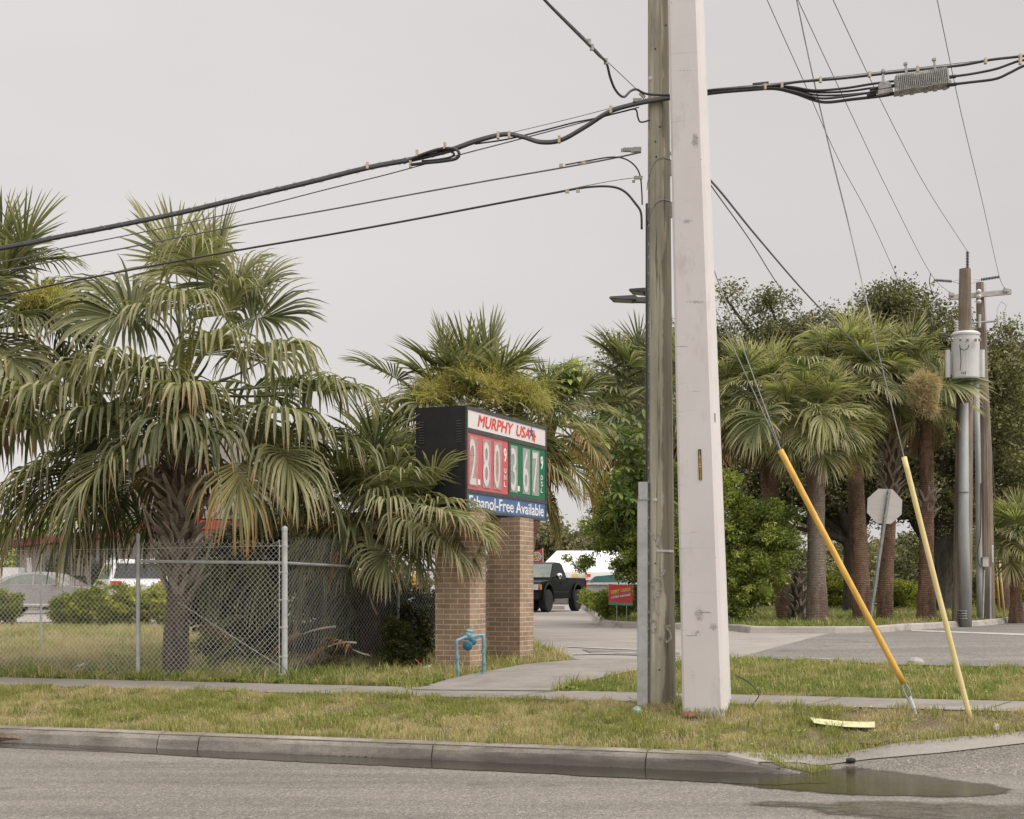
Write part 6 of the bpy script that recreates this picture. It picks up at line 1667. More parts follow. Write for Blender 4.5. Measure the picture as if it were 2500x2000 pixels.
    for k in range(5):       # drooping ones, low in the crown, left and right
        sgn = -1 if k % 2 else 1
        az = (math.pi if sgn < 0 else 0) + r.uniform(-0.7, 0.7); el = r.uniform(-0.8, -0.2); d = rdir(az, el); L = r.uniform(0.9, 1.5)
        frond(mb, mp, C, C + d * L, nrm(d * 0.6 - np.array([0, 0, .8])), 1.15, 0.95, r, age=r.uniform(0, 0.35), tone=r.uniform(-0.1, 0.3), nseg=36, sw=0.014)
    mb.build('crown', M['palm'], root)
    for k in range(7):
        az = r.uniform(0.5, 2.6); d = rdir(az, r.uniform(-1.2, -0.8)); L = r.uniform(0.5, 0.9)
        Cx = C - np.array([0, 0, 0.3])
        frond(dd, mp, Cx, Cx + d * L, nrm(d * 0.3 - np.array([0, 0, 1])), 0.8, 0.95, r, age=0.5, tone=r.uniform(0, 0.3), nseg=22, fold=False, spread=1.1)
    mp.build('leaf_stalks', M['petiole'], root, smooth=True)
    dd.build('dead_leaves', M['dead'], root)
    fl, fs_ = MB(), MB()
    sprays(fl, fs_, P(640, 1000, Y - 0.1), (0.3, -0.5, -0.6), 0.8, 170, r, 50, 0.5, 0.8, age=0.75)
    sprays(fl, fs_, P(700, 1000, Y - 0.3), (0.1, -0.5, -0.9), 0.7, 120, r, 40, 0.3, 0.7, age=0.75)
    sprays(fl, fs_, P(455, 950, Y - 0.2), (0.1, -0.4, 0.9), 0.5, 70, r, 30, 0.2, 0.6, age=0.1)
    fl.build('flower_stalks', M['flower'], root)
    return root
big_palm()

def palm(label, base_px, crown_px, Y, rad, r_seed, n=26, R=0.9, pl=0.95, mat='palm', tmat='trunk_brown', lift=0.0, ndead=6, flowers=(), fold=True, nseg=34, bootz=None, droop1=0.85, el1=-0.65, droop0=0.12, tmid=None, hidden_trunk=False, age1=0.25, el0=1.35, tonev=0.35, name='palm_tree', spread=2.05, fmat='flower', extra=None, group=None, base_r=1.0):
    r = np.random.RandomState(r_seed)
    bx = P(base_px[0], 0, Y).x; base = Vector((bx, Y, zg(bx, Y) + lift))
    root = thing(name, label, 'palm tree', base, group)
    C = P(crown_px[0], crown_px[1], Y)
    a = base - Vector((0, 0, 0.15))
    mids = [a, a.lerp(C, 0.33), a.lerp(C, 0.66), C]
    if tmid: mids[1].x += tmid; mids[2].x += tmid
    rads = [rad * 1.2 * base_r, rad * 1.02, rad * 0.97, rad, rad * 0.85]
    trunk_tube(mids, rads, r, sub=10).build('trunk', M[tmat], root, smooth=True)
    if bootz:
        ax = [np.array(a.lerp(C, k)) for k in np.linspace(0, 1, 9)]
        rr2 = list(np.interp(np.linspace(0, 1, 9), np.linspace(0, 1, len(rads)), rads))
        b = MB(); boots(b, ax, rr2, bootz[0], bootz[1], bootz[2], r, bootz[3] if len(bootz) > 3 else 0.3, 0.35, 0.07)
        b.build('leaf_bases', M['boots'], root)
    mb, mp, dd = MB(), MB(), MB()
    auto_crown(mb, mp, dd, C, int(n * (1.25 if mat == 'palm_r' else 1)), R, pl, r, mat_light=(True if mat == 'palm_r' else None), nseg=nseg, fold=fold, ndead=ndead, droop1=(0.62 if mat == 'palm_r' else droop1), el1=el1, droop0=droop0, age1=age1, el0=el0, tonev=(0.55 if mat == 'palm_r' else tonev), spread=spread)
    if extra: extra(mb, mp, r, C)
    if mat == 'palm_r' and n > 20:
        for k in range(11):
            d = rdir(-math.pi / 2 + (k / 10 - 0.5) * 2.6 + r.uniform(-.15, .15), (0.75, 0.1, -0.4)[k % 3] + r.uniform(-.15, .15)); Cn = np.array(C); L = pl * r.uniform(0.8, 1.1)
            frond(mb, mp, Cn, Cn + d * L, nrm(d - np.array([0, 0, 0.25])), R * r.uniform(0.85, 1.0), r.uniform(0.2, 0.5), r, age=r.uniform(0, 0.15), tone=r.uniform(-0.1, 0.5), nseg=46, wf=0.85, roll=r.uniform(-0.5, 0.5))
    mb.build('crown', M[mat], root); 
    if n > 3: mp.build('leaf_stalks', M['petiole'], root, smooth=True)
    if ndead: dd.build('dead_leaves', M['dead'], root)
    if flowers:
        fl, fs_ = MB(), MB()
        for (x, y, dy, D, L, nn, fall, sz, ag) in flowers: sprays(fl, fs_, P(x, y, Y + dy), D, L, nn, r, 60, fall, sz, ag)
        fl.build('flower_stalks', M[fmat], root)
    return root
# left edge palm
def ex_left(mb, mp, r, C):
    Y = C.y
    for (hx, hy, dy, T, R, dr, ag, tn) in ((40, 625, -0.3, (0.55, -0.2, 0.75), 1.0, 0.12, 0.05, 0.25), (0, 635, 0, (0.1, 0.0, 1), 0.95, 0.1, 0, 0.2), (60, 640, 0.2, (0.9, 0.1, 0.15), 0.9, 0.5, 0, 0.1),
                                      (-10, 830, -0.5, (0.45, -0.4, -0.45), 1.25, 0.9, 0.48, 0.4), (60, 880, -0.2, (0.5, -0.3, -0.6), 1.1, 0.9, 0.2, 0.0), (120, 800, 0.3, (0.8, 0.2, -0.2), 1.1, 0.8, 0.05, -0.1), (170, 820, 0.5, (0.7, 0.3, -0.4), 1.1, 0.8, 0.05, -0.2),
                                      (100, 720, 0.6, (0.9, 0.3, 0.0), 1.1, 0.7, 0.0, -0.05), (130, 870, 0.4, (0.5, 0.3, -0.7), 1.1, 0.9, 0.1, -0.1), (30, 760, -0.4, (0.5, -0.6, -0.2), 1.0, 0.9, 0.1, 0.0)):
        frond(mb, mp, C, P(hx, hy, Y + dy), T, R, dr, r, age=ag, tone=tn, nseg=44, sw=0.014)
palm('palm at the left edge of the picture, taller than the big one beside it', (-70, 0), (-60, 815), 20.6, 0.17, 31, n=26, R=1.05, pl=1.2, ndead=6, extra=ex_left, tmat='trunk_dark',
     flowers=((10, 760, -0.2, (0.9, -0.1, 0.45), 0.9, 380, 0.25, 1.0, 0.0), (40, 740, 0.1, (0.9, 0.1, 0.3), 0.7, 300, 0.35, 0.9, 0.0), (60, 720, -0.3, (0.7, -0.2, 0.1), 0.7, 260, 0.3, 0.9, 0.05)))
# short palm between the fence and the sign
def ex_short(mb, mp, r, C):
    Y = C.y
    for (hx, hy, dy, T, R, dr, ag, tn, u0) in ((865, 1330, -0.9, (-0.2, -0.5, -0.8), 0.75, 0.8, 0.15, 0.1, 0.35), (940, 1335, -1.2, (0.05, -0.6, -0.8), 0.8, 0.8, 0.1, 0.25, 0.35), (1010, 1320, -1.2, (0.25, -0.5, -0.8), 0.75, 0.8, 0.2, 0.15, 0.35), (1075, 1300, -1.5, (0.5, -0.4, -0.6), 0.78, 0.75, 0.2, 0.3, 0.35), (1120, 1275, -1.5, (0.7, -0.3, -0.35), 0.72, 0.7, 0.25, 0.35, 0.35), (1060, 1250, -1.6, (0.6, -0.4, -0.1), 0.8, 0.7, 0.15, 0.35, 0.35), (1125, 1310, -1.4, (0.4, -0.3, -0.9), 0.62, 0.7, 0.2, 0.2, 0.35), (800, 1310, -0.7, (-0.5, -0.4, -0.7), 0.8, 0.8, 0.1, 0.2, 0.35), (1040, 1190, -1.0, (0.5, -0.5, 0.6), 0.8, 0.35, 0.1, 0.3, 0.4),
                                          (1045, 1235, -1.0, (0.8, -0.4, 0.1), 0.85, 0.6, 0.15, 0.3, 0.35), (1105, 1275, -1.0, (0.85, -0.3, -0.05), 0.80, 0.6, 0.25, 0.4, 0.35), (1000, 1260, -1.1, (0.25, -0.8, -0.2), 1.0, 0.85, 0.1, 0.4, 0.28), (1120, 1270, -0.8, (0.7, -0.3, -0.4), 0.78, 0.8, 0.15, 0.1, 0.3),
                                          (920, 1130, -0.5, (-0.1, -0.4, 1), 1.0, 0.25, 0.05, 0.1, 0.4), (850, 1160, -0.6, (-0.7, -0.4, 0.7), 1.0, 0.6, 0.1, 0.3, 0.3), (960, 1230, -1.0, (-0.1, -0.8, 0.1), 1.0, 0.8, 0.1, 0.5, 0.28), (1040, 1250, -1.0, (0.4, -0.5, -0.5), 0.8, 0.8, 0.2, 0.2, 0.3), (870, 1260, -0.8, (-0.3, -0.7, -0.3), 1.0, 0.9, 0.1, 0.2, 0.28), (990, 1160, -0.1, (0.3, -0.3, 1), 0.78, 0.3, 0.15, 0.25, 0.4), (1070, 1260, -0.7, (0.95, -0.35, 0.15), 0.85, 0.5, 0.2, 0.35, 0.4), (1070, 1270, -0.9, (0.75, -0.6, -0.1), 1.0, 0.7, 0.2, 0.3, 0.35),
                                          (880, 1190, -0.4, (-0.1, -0.4, 0.95), 0.95, 0.35, 0.1, 0.05, 0.4), (985, 1190, -0.9, (0.25, -0.8, 0.4), 0.9, 0.5, 0.1, 0.4, 0.3), (1080, 1290, -0.6, (0.75, -0.4, -0.45), 0.8, 0.8, 0.2, 0.1, 0.3),
                                          (1010, 1280, -0.8, (0.3, -0.6, -0.5), 0.8, 0.85, 0.15, 0.0, 0.3), (800, 1250, -0.5, (-0.75, -0.5, 0.3), 0.95, 0.9, 0.15, 0.35, 0.25), (840, 1270, -0.6, (-0.5, -0.6, -0.2), 0.85, 0.85, 0.1, 0.0, 0.3),
                                          (930, 1230, -0.9, (-0.1, -0.7, 0.3), 0.9, 0.8, 0.1, 0.2, 0.3), (1020, 1190, 0.1, (0.6, 0.0, 0.75), 0.72, 0.35, 0.1, 0.2, 0.4), (950, 1200, -0.5, (0.1, -0.5, 0.9), 0.95, 0.6, 0.1, 0.3, 0.35)):
        frond(mb, mp, C, P(hx, hy, Y + dy), T, R, dr, r, age=ag, tone=tn, nseg=44, sw=0.013, u0=u0)
palm('short bushy palm leaning over the fence in front of the sign', (905, 0), (925, 1255), 20.7, 0.16, 32, n=22, R=0.85, pl=0.7, ndead=0, extra=ex_short, tmat='trunk_dark', droop1=0.8, age1=0.35, el1=-0.45)
# palm behind the sign
def ex_sign(mb, mp, r, C):
    Y = C.y
    for (hx, hy, dy, T, R, dr, ag, tn) in ((1090, 890, -0.2, (-0.25, -0.1, 1), 0.86, 0.08, 0.05, 0.3), (1190, 905, -0.2, (0.2, -0.1, 1), 0.86, 0.08, 0.05, 0.15), (1140, 900, 0.3, (0.0, 0.3, 1), 0.85, 0.15, 0.05, 0.4),
                                      (975, 930, -0.2, (-0.85, -0.2, 0.45), 1.0, 0.3, 0.1, 0.2), (1000, 1010, -0.6, (-0.75, -0.5, -0.3), 1.05, 0.8, 0.3, 0.3), (930, 1050, -0.2, (-0.8, -0.3, -0.45), 1.0, 0.85, 0.3, 0.15),
                                      (1310, 960, 0.0, (0.75, 0.0, 0.6), 1.0, 0.35, 0.15, 0.3), (1350, 1040, 0.1, (0.95, 0.0, -0.1), 1.05, 0.55, 0.25, 0.4), (1320, 1120, -0.2, (0.7, -0.2, -0.6), 1.05, 0.7, 0.35, 0.45), (1310, 1170, 0.0, (0.35, 0, -1), 1.0, 0.7, 0.35, 0.3), (1340, 1220, 0.3, (0.2, 0, -1), 0.85, 0.6, 0.35, 0.2),
                                      (1380, 1120, 0.4, (0.6, 0.2, -0.7), 1.05, 0.9, 0.55, 0.3)):
        frond(mb, mp, C, P(hx, hy, Y + dy), T, R * 1.05, dr, r, age=ag, tone=tn, nseg=44, sw=0.014)
palm('palm with yellow flower sprays standing behind the price sign', (1165, 0), (1150, 1030), 25.5, 0.19, 33, n=46, R=1.05, pl=1.05, ndead=6, extra=ex_sign, tmat='trunk_brown', age1=0.3, el1=-0.8,
     flowers=tuple((1105 + 14 * k, 985 - 12 * (k % 3), -0.4 - 0.15 * (k % 3), (-0.85 + 0.19 * k, -0.35, 0.95 - 0.35 * (k % 3)), 0.8 + 0.2 * (k % 2), 190, 0.55 + 0.2 * (k % 2), 1.3, 0.05 + 0.3 * (k in (0, 1, 5))) for k in range(10)))
palm('fan palm filling the gap between the price sign and the wooden pole', (1245, 0), (1345, 1025), 29.0, 0.15, 43, n=22, R=0.85, pl=0.8, ndead=4, age1=0.6, el1=-0.7, lift=0.0)
# palms behind the poles
def ex_pole(mb, mp, r, C):
    Y = C.y
    for (hx, hy, dy, T, R, dr, ag, tn) in ((1520, 880, -0.3, (-0.6, -0.2, 0.8), 1.1, 0.2, 0.05, 0.0), (1480, 950, -0.3, (-0.9, -0.2, 0.2), 1.15, 0.4, 0.15, 0.05), (1490, 1030, -0.3, (-0.8, -0.2, -0.25), 1.15, 0.6, 0.4, 0.3), (1530, 1050, -0.6, (-0.3, -0.4, -0.6), 1.1, 0.8, 0.6, 0.5), (1560, 870, 0, (0.0, 0, 1), 1.1, 0.15, 0.05, 0.0)):
        frond(mb, mp, C, P(hx, hy, Y + dy), T, R, dr, r, age=ag, tone=tn, nseg=44, sw=0.016)
palm('palm with browning skirt directly behind the wooden pole', (1600, 0), (1595, 985), 37.5, 0.22, 34, n=36, R=1.3, pl=1.35, ndead=16, extra=ex_pole, age1=0.6, el1=-0.9)
G1 = 'palms on the island across the side street'
palm('palm just right of the concrete pole, its trunk half hidden by the bright green tree', (1922, 0), (1850, 975), 34.5, 0.19, 35, n=34, R=0.98, pl=0.95, mat='palm_r', ndead=10, group=G1, age1=0.4, lift=0.13)
palm('palm with pale grey ringed trunk and wet dark streak, nearest of the island palms', (1995, 0), (1990, 1020), 32.0, 0.195, 36, n=30, R=0.86, pl=0.75, mat='palm_r', tmat='trunk_grey', ndead=0, group=G1, lift=0.13, base_r=1.15,
     extra=lambda mb, mp, r, C: [frond(mb, mp, C, P(2005, 1000, C.y - 0.9), (0, -0.5, -0.6), 1.05, 0.92, r, age=0.2, tone=0.55, nseg=44, u0=0.2), frond(mb, mp, C, P(1965, 905, C.y - 1), (-0.1, -0.8, 0.3), 0.95, 0.6, r, tone=0.0, nseg=44), frond(mb, mp, C, P(1860, 1010, C.y - 0.5), (-0.3, -0.4, -0.8), 1.1, 0.5, r, tone=0.0, nseg=44)])
palm('palm with rough red brown trunk, left of the octagonal sign', (2107, 0), (2075, 915), 33.5, 0.2, 37, n=34, R=0.92, pl=0.85, mat='palm_r', ndead=6, group=G1, lift=0.13,
     flowers=((2070, 1090, -0.6, (0, -0.3, -1), 0.5, 220, 0.1, 0.8, 0.1),))
palm('palm standing right behind the octagonal sign with a ragged head of old leaf bases', (2158, 0), (2185, 930), 34.5, 0.165, 38, n=32, R=0.95, pl=0.85, mat='palm_r', ndead=4, group=G1, lift=0.13, bootz=(3.6, 6.2, 60, 0.42),
     flowers=((2215, 945, -2.2, (0.5, -0.3, 0.25), 0.5, 600, 0.5, 1.1, 0.0), (2225, 955, -2.2, (0.4, -0.3, -0.2), 0.45, 600, 0.5, 1.1, 0.0), (2235, 930, -2.2, (0.3, -0.3, 0.1), 0.4, 500, 0.4, 1.0, 0.0)), fmat='flower_pale')
palm('palm between the faded yellow guard and the transformer pole', (2262, 0), (2262, 985), 33.6, 0.165, 39, n=18, R=0.80, pl=0.65, mat='palm_r', ndead=3, group=G1, lift=0.13, bootz=(3.3, 3.9, 12, 0.3), base_r=1.2,
     extra=lambda mb, mp, r, C: [frond(mb, mp, C, P(2295, 935, C.y - 1.0), (0.9, -0.35, -0.1), 1.15, 0.35, r, tone=0.1, nseg=44, roll=-0.8), frond(mb, mp, C, P(2215, 860, C.y - 0.3), (0.3, -0.3, 0.9), 1.0, 0.15, r, tone=0.0, nseg=44)])
palm('small palm at the right edge beyond the two far poles', (2482, 0), (2476, 1310), 36.5, 0.14, 40, n=24, R=0.85, pl=0.65, mat='palm_r', ndead=0, group=G1, lift=0.13, nseg=26, fold=False, base_r=1.3)
palm('far palm with orange flower stalks showing between the poles and the right edge', (2450, 0), (2452, 1050), 48, 0.18, 41, n=30, R=1.2, pl=1.3, mat='palm_r', ndead=4, lift=0.13, nseg=26, fold=False,
     flowers=((2445, 1060, -1.2, (0, -0.3, -0.6), 0.8, 300, 0.5, 1.4, 0.6), (2480, 1080, -1.2, (0.4, -0.3, -0.6), 0.8, 300, 0.5, 1.4, 0.6)))
palm('dark broken palm stump wrapped in old leaf bases beside the grey ringed palm', (1945, 0), (1950, 1400), 33, 0.16, 42, n=1, R=0.3, pl=0.2, ndead=0, lift=0.13, tmat='trunk_dark', bootz=(0.9, 1.9, 26, 0.25), el0=0.3, name='palm_stump')

# ================================================================== LEAFY TREES AND SHRUBS
def leaves(mb, cen, rad, n, size, r, clump=0.3, nclump=None, flat=0.0, shell=0.45, tone=(0.0, 0.5), long=2.0, droop=0.3):
    """leaves gathered in many small clumps spread through ellipsoids"""
    cen = np.array(cen, float).reshape(-1, 3); rad = np.array(rad, float).reshape(-1, 3)
    vol = rad.prod(1) ** (2 / 3); vol = vol / vol.sum()
    nc = nclump or max(8, n // 90)
    which = r.choice(len(cen), nc, p=vol)
    d = nrm(r.normal(0, 1, (nc, 3)))
    q = shell + (1 - shell) * r.rand(nc) ** 0.6
    q = np.where(r.rand(nc) < 0.25, r.rand(nc) * shell, q)
    cc = cen[which] + d * rad[which] * q[:, None] 
    ctone = r.uniform(tone[0], tone[1], nc)
    csz = clump * r.uniform(0.5, 1.35, nc)
    w = r.choice(nc, n, p=csz ** 2 / (csz ** 2).sum())
    p = cc[w] + nrm(r.normal(0, 1, (n, 3))) * (csz[w] * r.rand(n) ** 0.5)[:, None] * np.array([1, 1, 0.75])
    ax = nrm(r.normal(0, 1, (n, 3)) * np.array([1, 1, 0.7]) - np.array([0, 0, droop]))
    sd_ = nrm(np.cross(ax, r.normal(0, 1, (n, 3))))
    L = size * r.uniform(0.6, 1.3, n); wd = L / long
    a = p; b_ = p + ax * (L * 0.5)[:, None] + sd_ * (wd / 2)[:, None]; c = p + ax * L[:, None]; e = p + ax * (L * 0.5)[:, None] - sd_ * (wd / 2)[:, None]
    V = np.stack([a, b_, c, e], 1).reshape(-1, 3)
    D = np.zeros((n, 4, 3)); D[..., 2] = ctone[w][:, None]; D[:, 2, 0] = 1; D[:, 1, 0] = 0.5; D[:, 3, 0] = 0.5
    mb.add(V, np.arange(n)[:, None] * 4 + np.array([0, 1, 2, 3]), D.reshape(-1, 3))
    return cc
def limbs(b, base, targets, r, rad=0.2, fork=0.35):
    base = np.array(base, float)
    for t in targets:
        t = np.array(t, float); m1 = base + (t - base) * fork + r.normal(0, 0.12, 3) * np.linalg.norm(t - base) * 0.4
        m1[2] = base[2] + (t[2] - base[2]) * (fork + 0.12)
        pts = crom([Vector(base), Vector(m1), Vector(t)], 6)
        b.tube(pts, list(np.linspace(rad, rad * 0.2, len(pts))), 7)
def tree(name, label, base, cen, rad, n, size, mat, seed, trunk_r=0.2, bark='bark_dark', crown_base=None, clump=0.35, nbranch=14, cat='tree', tone=(0.0, 0.5), shell=0.45, long=2.0, group=None, twigs=True, nclump=None, trunks=None):
    r = np.random.RandomState(seed)
    root = thing(name, label, cat, base, group)
    mb = MB(); cc = leaves(mb, cen, rad, n, size, r, clump, tone=tone, shell=shell, long=long, nclump=nclump)
    if trunk_r:
        b = MB(); top = np.array(crown_base if crown_base is not None else Vector(base) + Vector((0, 0, 1.5)))
        if trunks:
            for t in trunks:
                pts = crom([Vector(p) for p in t[0]], 6); b.tube(pts, list(np.interp(np.linspace(0, 1, len(pts)), np.linspace(0, 1, len(t[1])), t[1])), 12, jitter=0.06, rng=random.Random(seed))
        else:
            b0 = Vector(base) - Vector((0, 0, 0.1)); b.tube(crom([b0, b0.lerp(Vector(top), 0.5) + Vector((r.uniform(-.1, .1), 0, 0)), Vector(top)], 5), list(np.linspace(trunk_r * 1.25, trunk_r * 0.85, 11)), 12, jitter=0.05, rng=random.Random(seed))
        b.build('trunk', M[bark], root, smooth=True)
        b = MB(); limbs(b, top, cc[r.choice(len(cc), min(nbranch, len(cc)), replace=False)], r, trunk_r * 0.55)
        b.build('branches', M[bark], root, smooth=True)
    mb.build('crown' if trunk_r else 'foliage', M[mat], root)
    return root
def E(px, py, Y, rx, ry, rz): return (tuple(P(px, py, Y)), (rx, ry, rz))
def EE(*l):
    return [e[0] for e in l], [e[1] for e in l]
# live oaks behind the island palms
def gb(px, Y, lift=0.13):
    x = P(px, 0, Y).x; return Vector((x, Y, zg(x, Y) + lift))
Yo = 46
cen, rad = EE(E(1890, 850, Yo, 1.7, 2.2, 0.9), E(1760, 880, Yo, 1.6, 2, 1.3), E(2000, 830, Yo, 1.7, 2.2, 0.9), E(1850, 1050, Yo, 2.6, 2.4, 1.9), E(2050, 1080, Yo, 2.4, 2.4, 1.7), E(1700, 1050, Yo, 1.6, 2, 1.8), E(2080, 930, Yo, 2.0, 2.2, 1.4), E(1935, 1190, Yo, 1.7, 2, 1.1), E(2110, 1210, Yo, 1.1, 1.5, 0.9), E(1850, 1230, Yo, 1.4, 1.5, 1.0), E(2060, 1180, Yo, 1.3, 1.5, 0.9), E(1790, 715, Yo, 0.4, 0.5, 0.3), E(1880, 735, Yo, 1.0, 1, 0.32))
tree('oak_tree', 'dark live oak behind the palms, its forked trunk left of the octagonal sign', gb(2085, Yo), cen, rad, 110000, 0.115, 'oak', 51, trunk_r=0.34, crown_base=P(2085, 1330, Yo), clump=0.55, nbranch=34, tone=(0.0, 0.5), shell=0.35,
     trunks=[([gb(2083, Yo) - Vector((0, 0, .2)), P(2083, 1400, Yo), P(2078, 1320, Yo), P(2030, 1262, Yo), P(1985, 1220, Yo)], [0.36, 0.3, 0.3, 0.25, 0.16]), ([P(2082, 1360, Yo), P(2092, 1280, Yo), P(2125, 1190, Yo), P(2100, 1060, Yo)], [0.26, 0.25, 0.2, 0.12])])
cen, rad = EE(E(2170, 770, Yo, 1.5, 2, 0.9), E(2270, 840, Yo, 1.6, 2.2, 1.2), E(2130, 900, Yo, 1.6, 2.2, 1.3), E(2380, 960, Yo, 1.7, 2.2, 1.6), E(2260, 1050, Yo, 2.2, 2.4, 1.9), E(2420, 1120, Yo, 1.6, 2, 1.5), E(2220, 1210, Yo, 1.4, 2, 1.0), E(2360, 1260, Yo, 1.5, 2, 0.9), E(2200, 722, Yo, 0.55, 0.6, 0.3), E(2440, 870, Yo, 0.9, 1.2, 1.0), E(2150, 745, Yo, 0.7, 0.9, 0.35))
tree('oak_tree', 'live oak behind the transformer pole, with its dark trunk leaning right of the faded guard', gb(2300, Yo), cen, rad, 110000, 0.115, 'oak', 52, trunk_r=0.34, crown_base=P(2285, 1250, Yo), clump=0.55, nbranch=34, tone=(0.05, 0.55), shell=0.35,
     trunks=[([gb(2290, Yo) - Vector((0, 0, .2)), P(2292, 1400, Yo), P(2298, 1300, Yo), P(2296, 1200, Yo), P(2280, 1060, Yo)], [0.45, 0.4, 0.42, 0.35, 0.2]), ([P(2290, 1350, Yo), P(2240, 1270, Yo), P(2205, 1200, Yo), P(2170, 1080, Yo)], [0.28, 0.25, 0.2, 0.1])])
Yr = 60
cen, rad = EE(E(2500, 1010, Yr, 2.2, 2.5, 2.3), E(2560, 900, Yr, 2, 2.5, 1.4), E(2470, 1200, Yr, 2.4, 2.5, 2.0), E(2560, 1250, Yr, 2.4, 2.5, 2.0))
tree('oak_tree', 'dark tree at the right edge of the picture, beyond the far poles', gb(2530, Yr, 0), cen, rad, 26000, 0.19, 'oak', 53, trunk_r=0.3, crown_base=P(2530, 1330, Yr), clump=0.6)
cen, rad = EE(E(1690, 850, 50, 1.1, 1.5, 1.1), E(1600, 1000, 50, 1.9, 2, 2.2), E(1660, 1150, 50, 2.2, 2, 1.8), E(1500, 860, 50, 0.8, 1, 0.6), E(1530, 960, 50, 1.0, 1.3, 1.2))
tree('oak_tree', 'leafy tree whose brownish top shows between and beside the two near poles', gb(1640, 50), cen, rad, 44000, 0.115, 'oak', 54, trunk_r=0.3, crown_base=P(1640, 1250, 50), clump=0.5, tone=(0.1, 0.6))
# bright green tree behind both poles
cen, rad = EE(E(1790, 1290, 31.9, 0.87, 0.81, 0.99), E(1850, 1350, 31.9, 0.87, 0.81, 1.04), E(1790, 1440, 31.9, 0.72, 0.72, 0.64), E(1880, 1270, 31.9, 0.58, 0.63, 0.52), E(1905, 1340, 31.9, 0.46, 0.54, 0.58), E(1760, 1200, 31.9, 0.46, 0.54, 0.46), E(1690, 1330, 31.9, 0.70, 0.81, 1.16), E(1690, 1450, 31.9, 0.58, 0.72, 0.46))
tree('bushy_tree', 'bright green bushy tree emerging right of the concrete pole', gb(1790, 31.9), cen, rad, 60000, 0.080, 'tree_bright', 55, trunk_r=0.08, crown_base=P(1790, 1420, 31.9), clump=0.22, nbranch=20, tone=(-0.05, 0.55), long=2.4, nclump=420, shell=0.5)
cen, rad = EE(E(1530, 1240, 33.7, 0.81, 0.81, 0.87), E(1480, 1290, 33.7, 0.52, 0.63, 0.58), E(1560, 1350, 33.7, 0.64, 0.72, 0.87), E(1600, 1200, 33.7, 0.70, 0.72, 0.93), E(1500, 1210, 33.7, 0.58, 0.63, 0.58), E(1640, 1280, 33.7, 0.58, 0.72, 1.16), E(1430, 1375, 33.7, 0.26, 0.18, 0.12), E(1395, 1365, 33.7, 0.23, 0.18, 0.08), E(1535, 1385, 34.2, 0.45, 0.4, 0.45), E(1575, 1450, 34.3, 0.55, 0.4, 0.45))
tree('bushy_tree', 'green tree behind the wooden pole reaching left over the small red sign', gb(1570, 34.8), cen, rad, 52000, 0.075, 'tree_bright', 56, trunk_r=0.08, crown_base=P(1570, 1400, 33.4), clump=0.20, nbranch=20, tone=(-0.15, 0.5), long=2.4, nclump=420, shell=0.5)
def umbrella(label, base, spots, r_seed, size=0.28, droop=0.5):
    r = np.random.RandomState(r_seed)
    root = thing('umbrella_tree', label, 'tree', base)
    mb, b = MB(), MB()
    for (c, ax, tone) in spots:
        c = np.array(c); A = nrm(np.array(ax, float)); X = nrm(np.cross(A, [0.3, 0.8, 0.2])); Yv = np.cross(A, X)
        n = r.randint(8, 11)
        for k in range(n):
            a = 2 * math.pi * k / n + r.uniform(-.1, .1)
            o = X * math.cos(a) + Yv * math.sin(a)
            L = size * r.uniform(0.85, 1.15); w = L * 0.30
            rows = []; p = c.copy(); d = nrm(o * 1.0 + A * 0.5)
            for j, ww in enumerate((0.12, 0.7, 1.0, 0.9, 0.1)):
                s = nrm(np.cross(d, [0, 0, 1.0] if abs(d[2]) < .9 else [1.0, 0, 0]))
                nn = np.cross(s, d)
                rows += [p - s * w * ww / 2 + nn * w * .1, p, p + s * w * ww / 2 + nn * w * .1]
                p = p + d * L / 4; d = nrm(d - np.array([0, 0, droop * 0.5]))
            mb.add(rows, [(3 * i + j, 3 * i + j + 1, 3 * i + 4 + j, 3 * i + 3 + j) for i in range(4) for j in range(2)], [(0, 0, tone)] * 15)
        b.tube([Vector(c), Vector(c - A * 0.35 - np.array([0, 0, .2]))], 0.008, 4)
    mb.build('crown', M['umbrella'], root, smooth=True); b.build('leaf_stalks', M['petiole'], root)
    top_ = Vector(np.mean([s_[0] for s_ in spots], 0)); m = MB(); m.tube(crom([base, Vector((base.x, base.y, base.z * .45 + top_.z * .55)), top_], 4), [0.05] * 9, 7); m.build('trunk', M['boots_dark'], root)
    return root
r_ = np.random.RandomState(8); sp_ = []
for k in range(90):
    px = r_.uniform(1445, 1640); py = r_.uniform(1010, 1260) if px < 1590 else r_.uniform(880, 1300)
    if px < 1480 and py > 1110: py -= 90
    if py > 1180: px = max(px, 1490)
    sp_.append((tuple(P(px, py, 31.4 + r_.uniform(-0.5, 0.8))), (r_.uniform(-.5, .5), -0.6 + r_.uniform(-.3, .3), 0.7), r_.uniform(-0.1, 0.45)))
umbrella('glossy umbrella tree with drooping leaf clusters just left of the wooden pole', gb(1570, 33.4), sp_, 61, 0.30)
sp_ = [(tuple(P(1395 + r_.uniform(-42, 34), 925 + r_.uniform(-30, 34), 28.5 + r_.uniform(-.3, .3))), (r_.uniform(-.6, .6), -0.5, 0.8), r_.uniform(0.3, 0.7)) for k in range(20)]
umbrella('light green umbrella tree top showing above the palm leaves right of the sign', gb(1268, 28.5, 0), sp_, 62, 0.30, 0.7)

